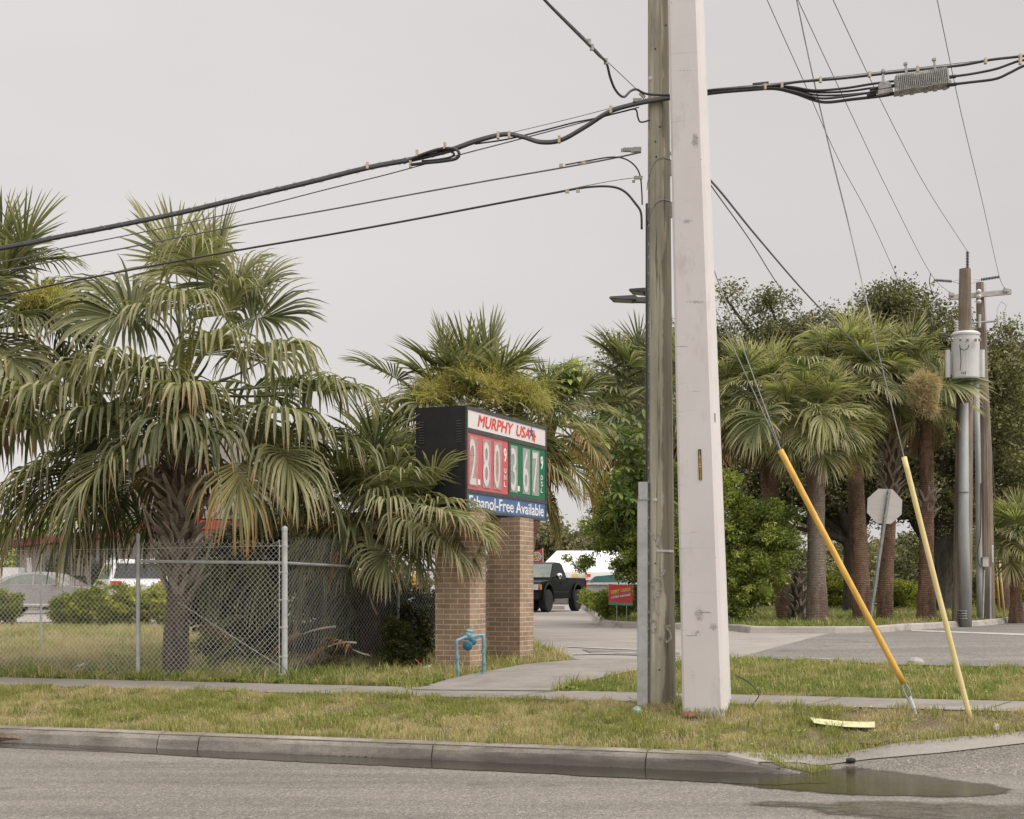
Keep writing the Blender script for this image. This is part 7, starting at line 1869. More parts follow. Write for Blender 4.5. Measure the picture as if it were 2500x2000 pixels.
# hedges and shrubs on the left
def shrub(label, base, cen, rad, n, size, mat, seed, clump=0.2, tone=(0, 0.6), name='shrub', long=2.4, shell=0.6, group=None, nclump=None):
    return tree(name, label, base, cen, rad, n, size, mat, seed, trunk_r=0, cat='shrub', clump=clump, tone=tone, long=long, shell=shell, group=group, nclump=nclump)
def gs(px, Y): x = P(px, 0, Y).x; return Vector((x, Y, zg(x, Y)))
GH = 'clipped yellow green shrubs before the parked cars'
shrub('wide yellow green shrub in front of the white vehicle, centre of the hedge', gs(220, 33), *EE(E(185, 1490, 33, 0.62, 0.6, 0.46), E(255, 1475, 33, 0.62, 0.6, 0.52), E(230, 1500, 33, 0.75, 0.6, 0.42)), 26000, 0.07, 'hedge', 71, 0.13, group=GH, nclump=200)
shrub('yellow shrub half hidden by the big palm trunk', gs(350, 33.4), *EE(E(335, 1480, 33.4, 0.42, 0.5, 0.42), E(390, 1475, 33.4, 0.5, 0.5, 0.42)), 17000, 0.07, 'hedge', 72, 0.13, (0.2, 0.75), group=GH, nclump=140)
shrub('rounded dark green shrub at the left edge in front of the silver car', gs(5, 33), *EE(E(-5, 1485, 33, 0.55, 0.6, 0.48), E(-60, 1490, 33, 0.5, 0.6, 0.45)), 16000, 0.07, 'hedge', 73, 0.13, (-0.1, 0.4), group=GH, nclump=140)
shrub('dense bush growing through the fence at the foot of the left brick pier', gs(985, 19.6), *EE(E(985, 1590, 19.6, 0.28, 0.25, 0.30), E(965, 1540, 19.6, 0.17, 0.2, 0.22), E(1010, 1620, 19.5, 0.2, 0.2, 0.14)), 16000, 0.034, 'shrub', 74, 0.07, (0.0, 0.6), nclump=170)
shrub('brown and green vine tangle at the foot of the terminal post', gs(790, 19.0), *EE(E(790, 1632, 19.0, 0.34, 0.25, 0.14), E(740, 1640, 18.9, 0.25, 0.2, 0.09), E(850, 1645, 19.2, 0.3, 0.2, 0.07)), 9000, 0.04, 'vine', 75, 0.08, name='vine', nclump=90)
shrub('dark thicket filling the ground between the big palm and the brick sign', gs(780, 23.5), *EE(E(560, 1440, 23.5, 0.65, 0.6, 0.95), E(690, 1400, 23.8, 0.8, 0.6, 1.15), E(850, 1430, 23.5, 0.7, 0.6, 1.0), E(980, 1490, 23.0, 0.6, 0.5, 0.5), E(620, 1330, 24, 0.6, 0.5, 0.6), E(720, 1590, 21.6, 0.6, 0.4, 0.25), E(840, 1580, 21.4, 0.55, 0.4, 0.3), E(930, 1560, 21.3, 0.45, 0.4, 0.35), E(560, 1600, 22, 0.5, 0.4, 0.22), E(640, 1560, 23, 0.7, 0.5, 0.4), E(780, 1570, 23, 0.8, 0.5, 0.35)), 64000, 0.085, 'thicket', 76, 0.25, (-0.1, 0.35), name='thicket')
shrub('low green shrub at the left end of the island kerb under the red sign', gs(1480, 35), *EE(E(1475, 1475, 35.2, 0.32, 0.5, 0.30), E(1520, 1470, 35.2, 0.45, 0.5, 0.34), E(1440, 1462, 36, 0.25, 0.4, 0.2)), 11000, 0.07, 'tree_bright', 77, 0.14, (0.0, 0.5))
GI = 'round shrubs on the island behind the palms'
for k, (x, y, w) in enumerate(((2040, 1440, 1.1), (2190, 1450, 0.8), (1975, 1452, 0.7))):
    shrub(('bright shrub between the grey palm and the rough trunked palm', 'bright shrub right of the octagonal sign post', 'small shrub left of the grey ringed palm trunk')[k], gs(x, 52), *EE(E(x, y, 52, w, 0.8, 0.55)), 7000, 0.11, 'hedge', 80 + k, 0.22, (0.0, 0.4), group=GI)
shrub('yellow orange flowering bush beyond the far poles at the right', gs(2440, 60), *EE(E(2425, 1445, 60, 0.9, 0.8, 0.6), E(2475, 1450, 60, 0.7, 0.8, 0.5)), 7000, 0.12, 'hedge', 84, 0.25, (0.3, 0.9))
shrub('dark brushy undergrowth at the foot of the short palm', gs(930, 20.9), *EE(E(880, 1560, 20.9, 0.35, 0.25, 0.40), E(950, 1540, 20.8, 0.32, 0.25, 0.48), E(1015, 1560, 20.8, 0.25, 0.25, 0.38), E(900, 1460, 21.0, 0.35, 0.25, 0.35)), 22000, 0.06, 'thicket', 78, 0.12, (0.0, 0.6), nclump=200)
# dead fronds lying and hanging behind the fence
r = np.random.RandomState(90)
def fallen(label, items, mat, name='fallen_palm_leaf'):
    for (lab, c, h, Y, T, R, ag, tn) in items:
        mb, mp = MB(), MB(); C_, H_ = P(*c, Y), P(*h, Y - 0.15)
        root = thing(name, lab, 'palm leaf', Vector((H_.x, H_.y, zg(H_.x, H_.y))))
        frond(mb, mp, C_, H_, T, R, 0.75, r, age=ag, tone=tn, nseg=30, spread=1.3, sw=0.011)
        mb.build('blade', M[mat], root); mp.build('stalk', M['boots'] if ag > 0.4 else M['petiole'], root)
fallen('x', [('orange brown dead palm leaf slumped against the foot of the terminal post', (820, 1530), (740, 1548), 19.3, (-0.8, -0.2, -0.35), 0.55, 0.65, 0.6),
             ('pale grey dead palm leaf standing upright behind the fence right of the post', (920, 1500), (900, 1440), 20.0, (-0.1, 0, 1), 0.5, 0.9, 0.5),
             ('straw coloured dead palm leaf hanging from the rail left of the second fence post', (845, 1330), (830, 1345), 19.5, (-0.3, -0.1, -0.9), 0.55, 0.7, 0.6),
             ('pale straw palm leaf fanned out low between post and dense bush', (900, 1600), (860, 1585), 19.4, (-0.7, -0.1, 0.4), 0.5, 0.6, 0.6),
             ('bleached palm leaf sticking up beside the big palm trunk', (600, 1600), (570, 1570), 19.9, (-0.6, -0.1, 0.5), 0.6, 0.6, 0.5),
             ('brown dead palm leaf beside the orange one, lying lower', (870, 1570), (800, 1580), 19.2, (-0.7, -0.2, -0.4), 0.5, 0.75, 0.3)], 'dead')
def thicket_leaves():
    r = np.random.RandomState(91)
    labs = ['low green palm leaf spreading left from the thicket behind the fence', 'low palm leaf reaching down towards the terminal post', 'drooping palm leaf in the dark gap right of the big trunk', 'yellowish palm leaf hanging behind the terminal post',
            'long palm leaf hanging just left of the terminal post', 'low palm leaf spreading over the weeds right of the big trunk', 'dark palm leaf hanging near the second fence post']
    spec = [((700, 1440), (600, 1505), 20.6, (-0.8, -0.1, -0.35), 1.0, 0.1, 0.2), ((740, 1460), (660, 1560), 20.3, (-0.6, -0.1, -0.6), 0.8, 0.25, 0.2), ((640, 1330), (560, 1350), 21.0, (-0.2, -0.1, -0.95), 1.1, 0.05, 0.0), ((780, 1350), (740, 1380), 20.6, (-0.1, -0.1, -1), 1.1, 0.3, 0.4),
            ((700, 1320), (640, 1370), 20.8, (-0.1, -0.1, -1), 1.0, 0.1, 0.1), ((700, 1500), (620, 1590), 20.2, (-0.9, -0.1, -0.15), 0.8, 0.1, 0.1), ((880, 1400), (860, 1430), 20.8, (0.1, -0.1, -1), 0.9, 0.1, 0.1)]
    labs += ['palm leaf sagging behind the rail right of the terminal post', 'olive palm leaf low behind the fence near the dense bush', 'palm leaf in deep shade under the big palm crown', 'palm leaf bending over the weeds left of the terminal post', 'dim palm leaf hanging between the terminal post and the short palm']
    spec += [((800, 1360), (790, 1400), 20.9, (0.0, -0.1, -1), 1.1, 0.15, 0.25), ((880, 1500), (840, 1530), 20.4, (-0.6, -0.1, -0.7), 0.8, 0.2, 0.2), ((520, 1330), (510, 1360), 21.4, (0.0, -0.1, -1), 1.1, 0.05, -0.1), ((680, 1480), (600, 1560), 20.1, (-0.7, -0.1, -0.4), 0.85, 0.2, 0.3), ((850, 1330), (820, 1370), 21.2, (-0.1, -0.1, -1), 1.1, 0.1, 0.0)]
    for lab, (c, h, Y, T, R, ag, tn) in zip(labs, spec):
        mb, mp = MB(), MB(); C_, H_ = P(*c, Y + 0.4), P(*h, Y)
        root = thing('palm_leaf', lab, 'palm leaf', Vector((H_.x, H_.y, zg(H_.x, H_.y))))
        frond(mb, mp, C_, H_, T, R, 0.7, r, age=ag, tone=tn, nseg=36, spread=1.25)
        mb.build('blade', M['palm'], root); mp.build('stalk', M['petiole'], root)
thicket_leaves()

# distant woodland
def far_wood(name, label, spans, mat, seed, n, size, clump):
    r = np.random.RandomState(seed); mb = MB(); cen, rad = [], []
    for (x0, x1, ytop, ybot, Y) in spans:
        w = (x1 - x0) / F * Y; k = max(1, int(w / 3))
        for i in range(k + 1):
            px = x0 + (x1 - x0) * i / k; h = (ybot - ytop) / F * Y / 2 * r.uniform(0.8, 1.1)
            c = P(px, ybot, Y + r.uniform(-2, 2)); cen.append((c.x, c.y, c.z + h)); rad.append((w / k * 0.75 + 0.5, 2.5, h))
    leaves(mb, cen, rad, n, size, r, clump, shell=0.3, tone=(0, 0.6))
    return stuff(mb.build(name, M[mat]), label, 'woodland')
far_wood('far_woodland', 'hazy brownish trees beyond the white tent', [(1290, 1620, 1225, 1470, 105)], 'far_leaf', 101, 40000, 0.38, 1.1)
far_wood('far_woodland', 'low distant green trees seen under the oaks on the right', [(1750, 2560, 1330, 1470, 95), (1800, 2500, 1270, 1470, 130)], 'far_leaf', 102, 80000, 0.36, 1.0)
far_wood('far_woodland', 'distant trees behind the store at the left edge', [(-200, 80, 1220, 1480, 95)], 'tree_bright', 103, 20000, 0.3, 0.9)
far_wood('far_woodland', 'dark undergrowth beneath the oaks on the right', [(2130, 2300, 1310, 1480, 58), (2260, 2420, 1270, 1480, 62), (1820, 1960, 1330, 1480, 62), (1980, 2130, 1370, 1480, 60)], 'oak', 104, 60000, 0.17, 0.5)
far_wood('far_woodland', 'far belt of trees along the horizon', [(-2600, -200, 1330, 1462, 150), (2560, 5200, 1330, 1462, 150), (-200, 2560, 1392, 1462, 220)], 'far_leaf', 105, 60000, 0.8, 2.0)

# ================================================================== BUILDINGS, TENT, SIGNS
def frame2(p, ang):
    """local frame: X forward (heading), Y left, Z up"""
    X = Vector((math.cos(ang), math.sin(ang), 0)); Yv = Vector((-X.y, X.x, 0)); O = Vector(p)
    return lambda x, y, z: O + X * x + Yv * y + Vector((0, 0, z))
def store():
    A = P(640, 0, 45); B_ = P(45, 0, 71)
    D = Vector((B_.x - A.x, B_.y - A.y, 0)); L = D.length; D.normalize(); Nn = Vector((-D.y, D.x, 0))
    if Nn.y > 0: Nn = -Nn          # towards the camera
    z0 = 0.75
    r = thing('store_building', 'tan shop building with a red band and grey upper wall behind the big palm', 'building', Vector((A.x, A.y, z0)))
    def slab(u0, u1, za, zb, d, th, mat, name):
        m = MB(); c = Vector((A.x, A.y, 0)) + D * ((u0 + u1) / 2) + Nn * (d - th / 2) + Vector((0, 0, (za + zb) / 2)); m.box(c, (u1 - u0, th, zb - za), D, Nn); return m.build(name, M[mat], r)
    U = lambda px: (lambda m: ((m * A.y - A.x) / (D.x - m * D.y)))((px - CX) / F)
    slab(U(480), L, z0 - 0.1, 3.62, 0, 6.0, 'store_wall', 'wall')
    slab(U(480) - 0.3, L + 1.2, 3.64, 3.96, 0.55, 7.0, 'store_red', 'red_band')
    slab(U(480), U(265), 4.02, 7.3, 0.25, 5.0, 'store_grey', 'upper_wall')
    slab(U(480), U(265) + 0.1, 5.55, 5.72, 0.32, 0.06, 'store_trim', 'ledge')
    slab(U(480), U(265) + 0.1, 5.72, 5.98, 0.30, 0.04, 'sign_frame', 'ledge_dark_strip')  # thin dark strip along the wall just above the ledge
    slab(U(348), U(272), 6.4, 7.1, 0.34, 0.06, 'white_panel', 'sign_board')
    for a, b_ in ((345, 332), (325, 300), (292, 268)):
        slab(U(a), U(b_), 6.55, 6.95, 0.38, 0.03, 'store_red', 'sign_letters')
    slab(U(105), U(98), z0, 3.3, 0.05, 0.05, 'sign_frame', 'downpipe')
    slab(U(80), U(68), 2.0, 3.1, 0.05, 0.04, 'white_panel', 'notice')
    slab(U(172), U(158), z0, 3.0, 0.05, 0.04, 'car_glass', 'door')
    slab(U(250), U(225), 1.6, 3.0, 0.05, 0.04, 'car_glass', 'window')
    slab(U(140), U(112), 1.6, 3.1, 0.05, 0.04, 'car_glass', 'window')
store()
def box_thing(name, label, cat, c, size, mat, ang=0.0):
    m = MB(); f = frame2(c, ang)
    pts = [f(size[0] / 2 * a, size[1] / 2 * b_, 0) for a, b_ in ((-1, -1), (1, -1), (1, 1), (-1, 1))]
    m.prism(pts, Vector((0, 0, size[2]))); return m
def ice_box():
    Y = 58; r = thing('storage_box', 'white metal cabinet standing by the left edge behind the silver car', 'cabinet', gs(12, Y))
    m = box_thing('', '', '', gs(12, Y), (1.3, 0.8, 1.72), None); m.build('body', M['white_panel'], r)
    m = box_thing('', '', '', gs(16, Y) + Vector((0, -0.45, 1.0)), (1.2, 0.02, 0.02), None); m.build('handle', M['galv_dark'], r)
    m = box_thing('', '', '', gs(44, 59), (0.10, 0.10, 3.2), None); tag(m.build('steel_post', M['sign_frame']), 'dark post under the left end of the red band', 'post')
ice_box()

def tent():
    Y = 85; g = 0.78
    r = thing('white_tent', 'large white marquee tent behind the dark pickup truck', 'tent', gs(1420, Y))
    zt_, ze = CAMZ + (HY - 1347) / F * Y, CAMZ + (HY - 1398) / F * Y
    x0, x1 = P(1306, 0, Y).x, P(1560, 0, Y).x; xa, xb = P(1362, 0, Y).x, P(1510, 0, Y).x
    m = MB(); y0, y1 = Y - 2.5, Y + 6; ym = (y0 + y1) / 2
    V = [(x0, y0, ze), (x1, y0, ze), (x1, y1, ze), (x0, y1, ze), (xa, ym, zt_ + 0.1), (xb, ym, zt_ + 0.1)]
    m.add(V, [(0, 1, 5, 4), (1, 2, 5), (2, 3, 4, 5), (3, 0, 4)])
    m.build('roof', M['tent'], r)
    m = MB(); m.box(((x0 + x1) / 2, y0 - 0.02, ze - 0.22), (x1 - x0, 0.03, 0.44)); m.box((x0 - 0.02, ym, ze - 0.22), (0.03, y1 - y0, 0.44)); m.build('valance', M['tent'], r)
    m = MB(); m.box(((x0 + x1) / 2, y1, (ze + g) / 2), (x1 - x0, 0.04, ze - g)); m.build('back_wall', M['white_panel'], r)
    for x in (x0 + .05, (x0 + x1) / 2, x1 - .05):
        m = MB(); m.tube([(x, y0 + .05, g), (x, y0 + .05, ze)], 0.04, 6); m.build('tent_pole', M['galv'], r)
    for k, (px, w, mt) in enumerate(((1403, 12, 'yellow_print'), (1416, 10, 'litter_white'), (1428, 8, 'yellow_print'), (1437, 10, 'letter_red'))):
        m = MB(); m.box(P(px, 1405, Y - 2.6), (w / F * Y, 0.02, 0.16)); m.build('valance_print', M[mt], r)
    Yc = 75
    r = thing('green_canopy', 'dark green canopy in front of the white tent, right of the truck', 'canopy', gs(1465, Yc))
    m = MB(); c = P(1470, 1412, Yc); m.prism([P(1440, 1420, Yc), P(1455, 1407, Yc), P(1500, 1403, Yc), P(1530, 1417, Yc), P(1530, 1421, Yc)], Vector((0, 1.5, 0))); m.build('roof', M['green_canvas'], r)
    for px in (1445, 1522):
        m = MB(); p = gs(px, Yc + .3); m.tube([p, Vector((p.x, p.y, P(0, 1418, Yc).z))], 0.03, 6); m.build('canopy_pole', M['galv_dark'], r)
    Yw = 72
    m = MB(); a, c = P(1418, 0, Yw), P(1560, 0, Yw); m.box(((a.x + c.x) / 2, Yw, (0.7 + P(0, 1428, Yw).z) / 2), (c.x - a.x, 0.2, P(0, 1428, Yw).z - 0.7))
    w = m.build('low_wall', M['grey_wall']); tag(w, 'low grey wall right of the pickup truck', 'wall')
    m = MB(); m.box(((a.x + c.x) / 2, Yw, P(0, 1425, Yw).z), (c.x - a.x, 0.36, 0.09)); m.build('coping', M['litter_white'], w)
tent()
def flag():
    Y = 60
    r = thing('red_flag', 'red banner flag with white ring and yellow letters above the pickup truck', 'flag', gs(1327, Y))
    a = P(1325, 1338, Y); m = MB(); m.tube([gs(1329, Y), P(1325, 1338, Y)], 0.018, 6); m.build('flag_pole', M['litter_white'], r)
    m = MB(); m.prism([P(1288, 1355, Y), P(1324, 1339, Y), P(1327, 1371, Y), P(1288, 1376, Y)], Vector((0.0, 0.01, 0))); fb = m.build('banner', M['banner_red'], r)
    c = P(1310, 1359, Y - 0.03)
    def disc(R0, R1, mat, off, n=24, wedge=None):
        m = MB(); vs = []; fs = []
        ks = range(n) 
        for k in range(n + 1):
            an = 2 * math.pi * k / n
            for q in (R0, R1): vs.append(c + Vector((math.cos(an) * q, -off, math.sin(an) * q * 0.95)))
        for k in ks:
            if wedge is None or k % 2 == 0: fs.append((2 * k, 2 * k + 2, 2 * k + 3, 2 * k + 1))
        m.add(vs, fs); return m.build('ring', M[mat], fb)
    disc(0.0, 0.20, 'litter_white', 0.0); disc(0.10, 0.175, 'tag_dark', 0.004, 24, True)
    m = MB(); m.box(c + Vector((-0.12, -0.01, -0.01)), (0.26, 0.004, 0.18)); m.build('yellow_patch', M['yellow_print'], fb)
    m = MB(); lettering(m, 'RT', c + Vector((-0.13, -0.016, -0.07)), (1, 0, 0), (0, 0, 1), 0.22, 0.12, 0.003, 0.03); m.build('lettering', M['tag_dark'], fb)
flag()
def debit():
    b0 = G(1510, 1500, 0.12); Y = 32.6
    r = thing('yard_sign', 'small red yard sign reading DEBIT CARDS standing in front of the green tree', 'sign', gs(1510, Y))
    p00, p10, p11, p01 = P(1486, 1477, Y), P(1545, 1479, Y), P(1544, 1430, Y), P(1486, 1426, Y)
    m = MB(); m.prism([p00, p10, p11, p01], Vector((0, 0.012, 0))); pl = m.build('panel', M['banner_red'], r)
    U_ = (p10 - p00).normalized(); V_ = Vector((0, 0, 1)); k = Y / F
    m = MB(); m.prism([P(1486, 1477, Y - .004), P(1545, 1479, Y - .004), P(1545, 1474, Y - .004), P(1486, 1470, Y - .004)], Vector((0, -0.004, 0))); m.build('green_foot', M['banner_green'], pl)
    Ut = (P(1540, 1442, Y) - P(1492, 1450, Y)).normalized(); Vt = Vector((0, 0, 1))
    for (s, x, y, w, h, mt) in (('DEBIT CARDS', 1492, 1450.5, 48, 8.5, 'yellow_print'), ('ACCEPTED HERE FOR', 1493, 1456, 47, 3.6, 'pocket_red'), ('LOTTERY PURCHASES', 1492, 1462, 48, 4.6, 'letter_white')):
        m = MB(); lettering(m, s, P(x, y, Y - 0.012), Ut, Vt, w * k, h * k, 0.002, 0.03); m.build('lettering', M[mt], pl)
    for px in (1506, 1530):
        m = MB(); g_ = gs(px, Y); m.tube([g_ + Vector((0, 0.02, 0.1)), Vector((g_.x, Y + 0.02, P(0, 1470, Y).z))], 0.006, 5); m.build('stake', M['galv'], r)
debit()

# ================================================================== VEHICLES
def wheel(f, x, y, rad, w, root, side, rimmat='rim'):
    c = f(x, y, rad); ax = (f(0, 1, 0) - f(0, 0, 0)) * side
    m = MB(); m.lathe(c, [(rad * 0.62, -w / 2), (rad * 0.93, -w / 2), (rad, -w / 2 + 0.03), (rad, w / 2 - 0.03), (rad * 0.93, w / 2), (rad * 0.62, w / 2)], ax, 28)
    wo = m.build('wheel', M['tyre'], root, smooth=False)
    m = MB(); m.lathe(c, [(rad * 0.62, -w / 2), (rad * 0.62, w / 2 - 0.02), (rad * 0.56, w / 2 - 0.03), (rad * 0.54, w / 2 - 0.07), (0.0, w / 2 - 0.07)], ax, 28)
    X = (f(1, 0, 0) - f(0, 0, 0)); Z = Vector((0, 0, 1))
    for k in range(6):
        a = k * math.pi / 3 + 0.2; d = X * math.cos(a) + Z * math.sin(a)
        m.box(c + d * rad * 0.3 + ax * (w / 2 - 0.045), (rad * 0.5, rad * 0.13, 0.035), d, ax.cross(d), ax)
    m.lathe(c, [(rad * 0.13, w / 2 - 0.06), (rad * 0.12, w / 2 - 0.015), (0, w / 2 - 0.01)], ax, 12)
    m.build('rim', M[rimmat], wo)
def hull(f, prof, w, shrink=None, bev=0.05):
    """body pulled across the car from a side outline, rounded along both flanks; prof = [(x, z)]"""
    n = len(prof); m = MB(); vs = []
    cx = sum(p[0] for p in prof) / n; cz = sum(p[1] for p in prof) / n
    for (yy, k) in ((-w / 2, 0.975), (-w / 2 + bev * 0.4, 0.99), (-w / 2 + bev, 1.0), (w / 2 - bev, 1.0), (w / 2 - bev * 0.4, 0.99), (w / 2, 0.975)):
        for (x, z) in prof:
            y2 = yy
            if shrink and z > shrink[0]: y2 = yy * (1 - (z - shrink[0]) * shrink[1])
            vs.append(f(cx + (x - cx) * k, y2, cz + (z - cz) * k))
    fs = [(j * n + i, j * n + (i + 1) % n, (j + 1) * n + (i + 1) % n, (j + 1) * n + i) for j in range(5) for i in range(n)]
    fs += [tuple(range(n - 1, -1, -1)), tuple(5 * n + i for i in range(n))]
    m.add(vs, fs); return m
def glass_side(f, poly, w, shrink, side, name, root, mat='car_glass', off=0.006):
    m = MB(); pts = [f(x, side * ((w / 2) * (1 - max(0, z - shrink[0]) * shrink[1]) + off), z) for x, z in poly]
    n = (f(0, side, 0) - f(0, 0, 0)) * 0.006
    m.prism(pts, n); return m.build(name, M[mat], root)
def panel4(f, pts, th, name, root, mat):
    m = MB(); q = [f(*p) for p in pts]; nn = (q[1] - q[0]).cross(q[2] - q[0]).normalized() * th; m.prism(q, nn); return m.build(name, M[mat], root)
def truck():
    # front wheel near px 1333, rear wheel near px 1405
    pf, pr = P(1333, 1494, 54.6), P(1406, 1489, 57.7)
    ang = math.atan2(pf.y - pr.y, pf.x - pr.x)
    side = 1     # left flank faces the camera?
    zr = zg(pf.x, pf.y) + 0.016
    Xd = Vector((math.cos(ang), math.sin(ang), 0)); Ld = Vector((-Xd.y, Xd.x, 0))
    toc = Vector((0, 0, 0)) - Vector((pf.x, pf.y, 0))
    side = 1 if Ld.dot(toc) > 0 else -1
    W_ = 1.95
    o = (Vector((pf.x, pf.y, 0)) + Vector((pr.x, pr.y, 0))) / 2 - Ld * side * (W_ / 2 - 0.1); o.z = zr
    f = frame2(o, ang)
    r = thing('pickup_truck', 'black pickup truck with chrome mirror parked beyond the brick piers', 'pickup truck', o)
    wb = 1.62
    # body: bonnet, door section, load bed
    lower = [(-2.75, 0.62), (-2.78, 1.30), (-0.62, 1.30), (-0.60, 1.24), (1.05, 1.24), (1.15, 1.22), (2.35, 1.12), (2.50, 1.02), (2.55, 0.70), (2.52, 0.50), (2.15, 0.45), (2.13, 0.80), (1.95, 0.98), (1.62, 1.05), (1.29, 0.98), (1.11, 0.80), (1.08, 0.48), (-1.08, 0.50), (-1.11, 0.82), (-1.29, 1.0), (-1.62, 1.06), (-1.95, 1.0), (-2.13, 0.82), (-2.17, 0.60)]
    hull(f, lower, W_ - 0.1, bev=0.07).build('body', M['truck_paint'], r)
    sh = (1.24, 0.30)
    cab = [(-0.62, 1.22), (-0.42, 1.78), (-0.25, 1.86), (0.25, 1.88), (0.45, 1.82), (1.12, 1.23)]
    hull(f, cab, W_ - 0.16, sh, 0.06).build('cab', M['truck_paint'], r)
    for s in (-1, 1):
        glass_side(f, [(0.42, 1.75), (0.92, 1.30), (0.22, 1.30), (0.18, 1.78)], W_ - 0.2, sh, s, 'window', r)
        glass_side(f, [(0.12, 1.78), (0.14, 1.30), (-0.50, 1.30), (-0.34, 1.74)], W_ - 0.2, sh, s, 'window', r)
        panel4(f, [(-0.6, s * (W_ / 2 - 0.04), 0.72), (1.02, s * (W_ / 2 - 0.04), 0.72), (1.02, s * (W_ / 2 - 0.04), 0.78), (-0.6, s * (W_ / 2 - 0.04), 0.78)], 0.01 * s, 'moulding', r, 'truck_trim')
        for xw in (wb, -wb):
            wheel(f, xw, s * (W_ / 2 - 0.12), 0.42, 0.28, r, s)
            m = MB(); pts = []
            for k in range(15):
                a = math.radians(-8 + 196 * k / 14); pts.append(f(xw + math.cos(a) * 0.54, s * (W_ / 2 - 0.01), 0.46 + math.sin(a) * 0.60))
            m.tube(pts, 0.04, 6); m.build('wheel_arch', M['truck_trim'], r, smooth=True)
        m = MB(); m.lathe(f(0.78, s * (W_ / 2 + 0.10), 1.34), [(0, -0.06), (0.09, -0.05), (0.125, 0.0), (0.11, 0.06), (0, 0.09)], f(1, 0, 0) - f(0, 0, 0), 14); mr = m.build('mirror', M['chrome'], r, smooth=True)
        m = MB(); m.tube([f(0.78, s * (W_ / 2 - 0.1), 1.30), f(0.78, s * (W_ / 2 + 0.08), 1.31)], 0.03, 6); m.build('mirror_arm', M['truck_trim'], mr)
        m = MB(); m.box(f(2.47, s * 0.74, 0.93), (0.16, 0.30, 0.2), f(1, 0, 0) - f(0, 0, 0), f(0, 1, 0) - f(0, 0, 0)); m.build('headlight', M['litter_white'], r)
        m = MB(); m.box(f(2.36, s * 0.90, 0.93), (0.22, 0.06, 0.19), f(1, 0, 0) - f(0, 0, 0), f(0, 1, 0) - f(0, 0, 0)); m.build('turn_signal', M['amber'], r)
        m = MB(); m.box(f(-2.74, s * 0.88, 1.05), (0.08, 0.14, 0.34), f(1, 0, 0) - f(0, 0, 0), f(0, 1, 0) - f(0, 0, 0)); m.build('tail_light', M['tail_red'], r)
        for x in (0.05, 0.98, -0.56):
            panel4(f, [(x, s * (W_ / 2 - 0.045), 0.55), (x + 0.012, s * (W_ / 2 - 0.045), 0.55), (x + 0.012, s * (W_ / 2 - 0.045), 1.22), (x, s * (W_ / 2 - 0.045), 1.22)], 0.004 * s, 'door_seam', r, 'tyre')
        m = MB(); m.box(f(0.16, s * (W_ / 2 - 0.035), 1.08), (0.16, 0.03, 0.04), f(1, 0, 0) - f(0, 0, 0), f(0, 1, 0) - f(0, 0, 0)); m.build('door_handle', M['truck_trim'], r)
    hw = (W_ - 0.3) / 2
    panel4(f, [(1.07, -hw * 0.98, 1.29), (1.07, hw * 0.98, 1.29), (0.50, hw * 0.84, 1.80), (0.50, -hw * 0.84, 1.80)], 0.012, 'windscreen', r, 'pale_glass')
    m = MB(); m.tube([f(1.08, 0.1, 1.30), f(1.0, -0.55, 1.34)], 0.012, 5); m.build('wiper', M['tyre'], r)
    m = MB(); m.box(f(2.56, 0, 0.62), (0.14, W_ - 0.15, 0.24), f(1, 0, 0) - f(0, 0, 0), f(0, 1, 0) - f(0, 0, 0)); m.build('front_bumper', M['truck_trim'], r)
    m = MB(); m.box(f(2.54, 0, 0.93), (0.06, 1.1, 0.2), f(1, 0, 0) - f(0, 0, 0), f(0, 1, 0) - f(0, 0, 0)); m.build('grille', M['tyre'], r)
    m = MB(); m.box(f(-2.82, 0, 0.66), (0.14, W_ - 0.2, 0.16), f(1, 0, 0) - f(0, 0, 0), f(0, 1, 0) - f(0, 0, 0)); m.build('rear_bumper', M['truck_trim'], r)
    m = MB(); m.box(f(-0.85, 0, 1.36), (0.35, 1.3, 0.14), f(1, 0, 0) - f(0, 0, 0), f(0, 1, 0) - f(0, 0, 0)); m.build('tool_box', M['tyre'], r)
truck()
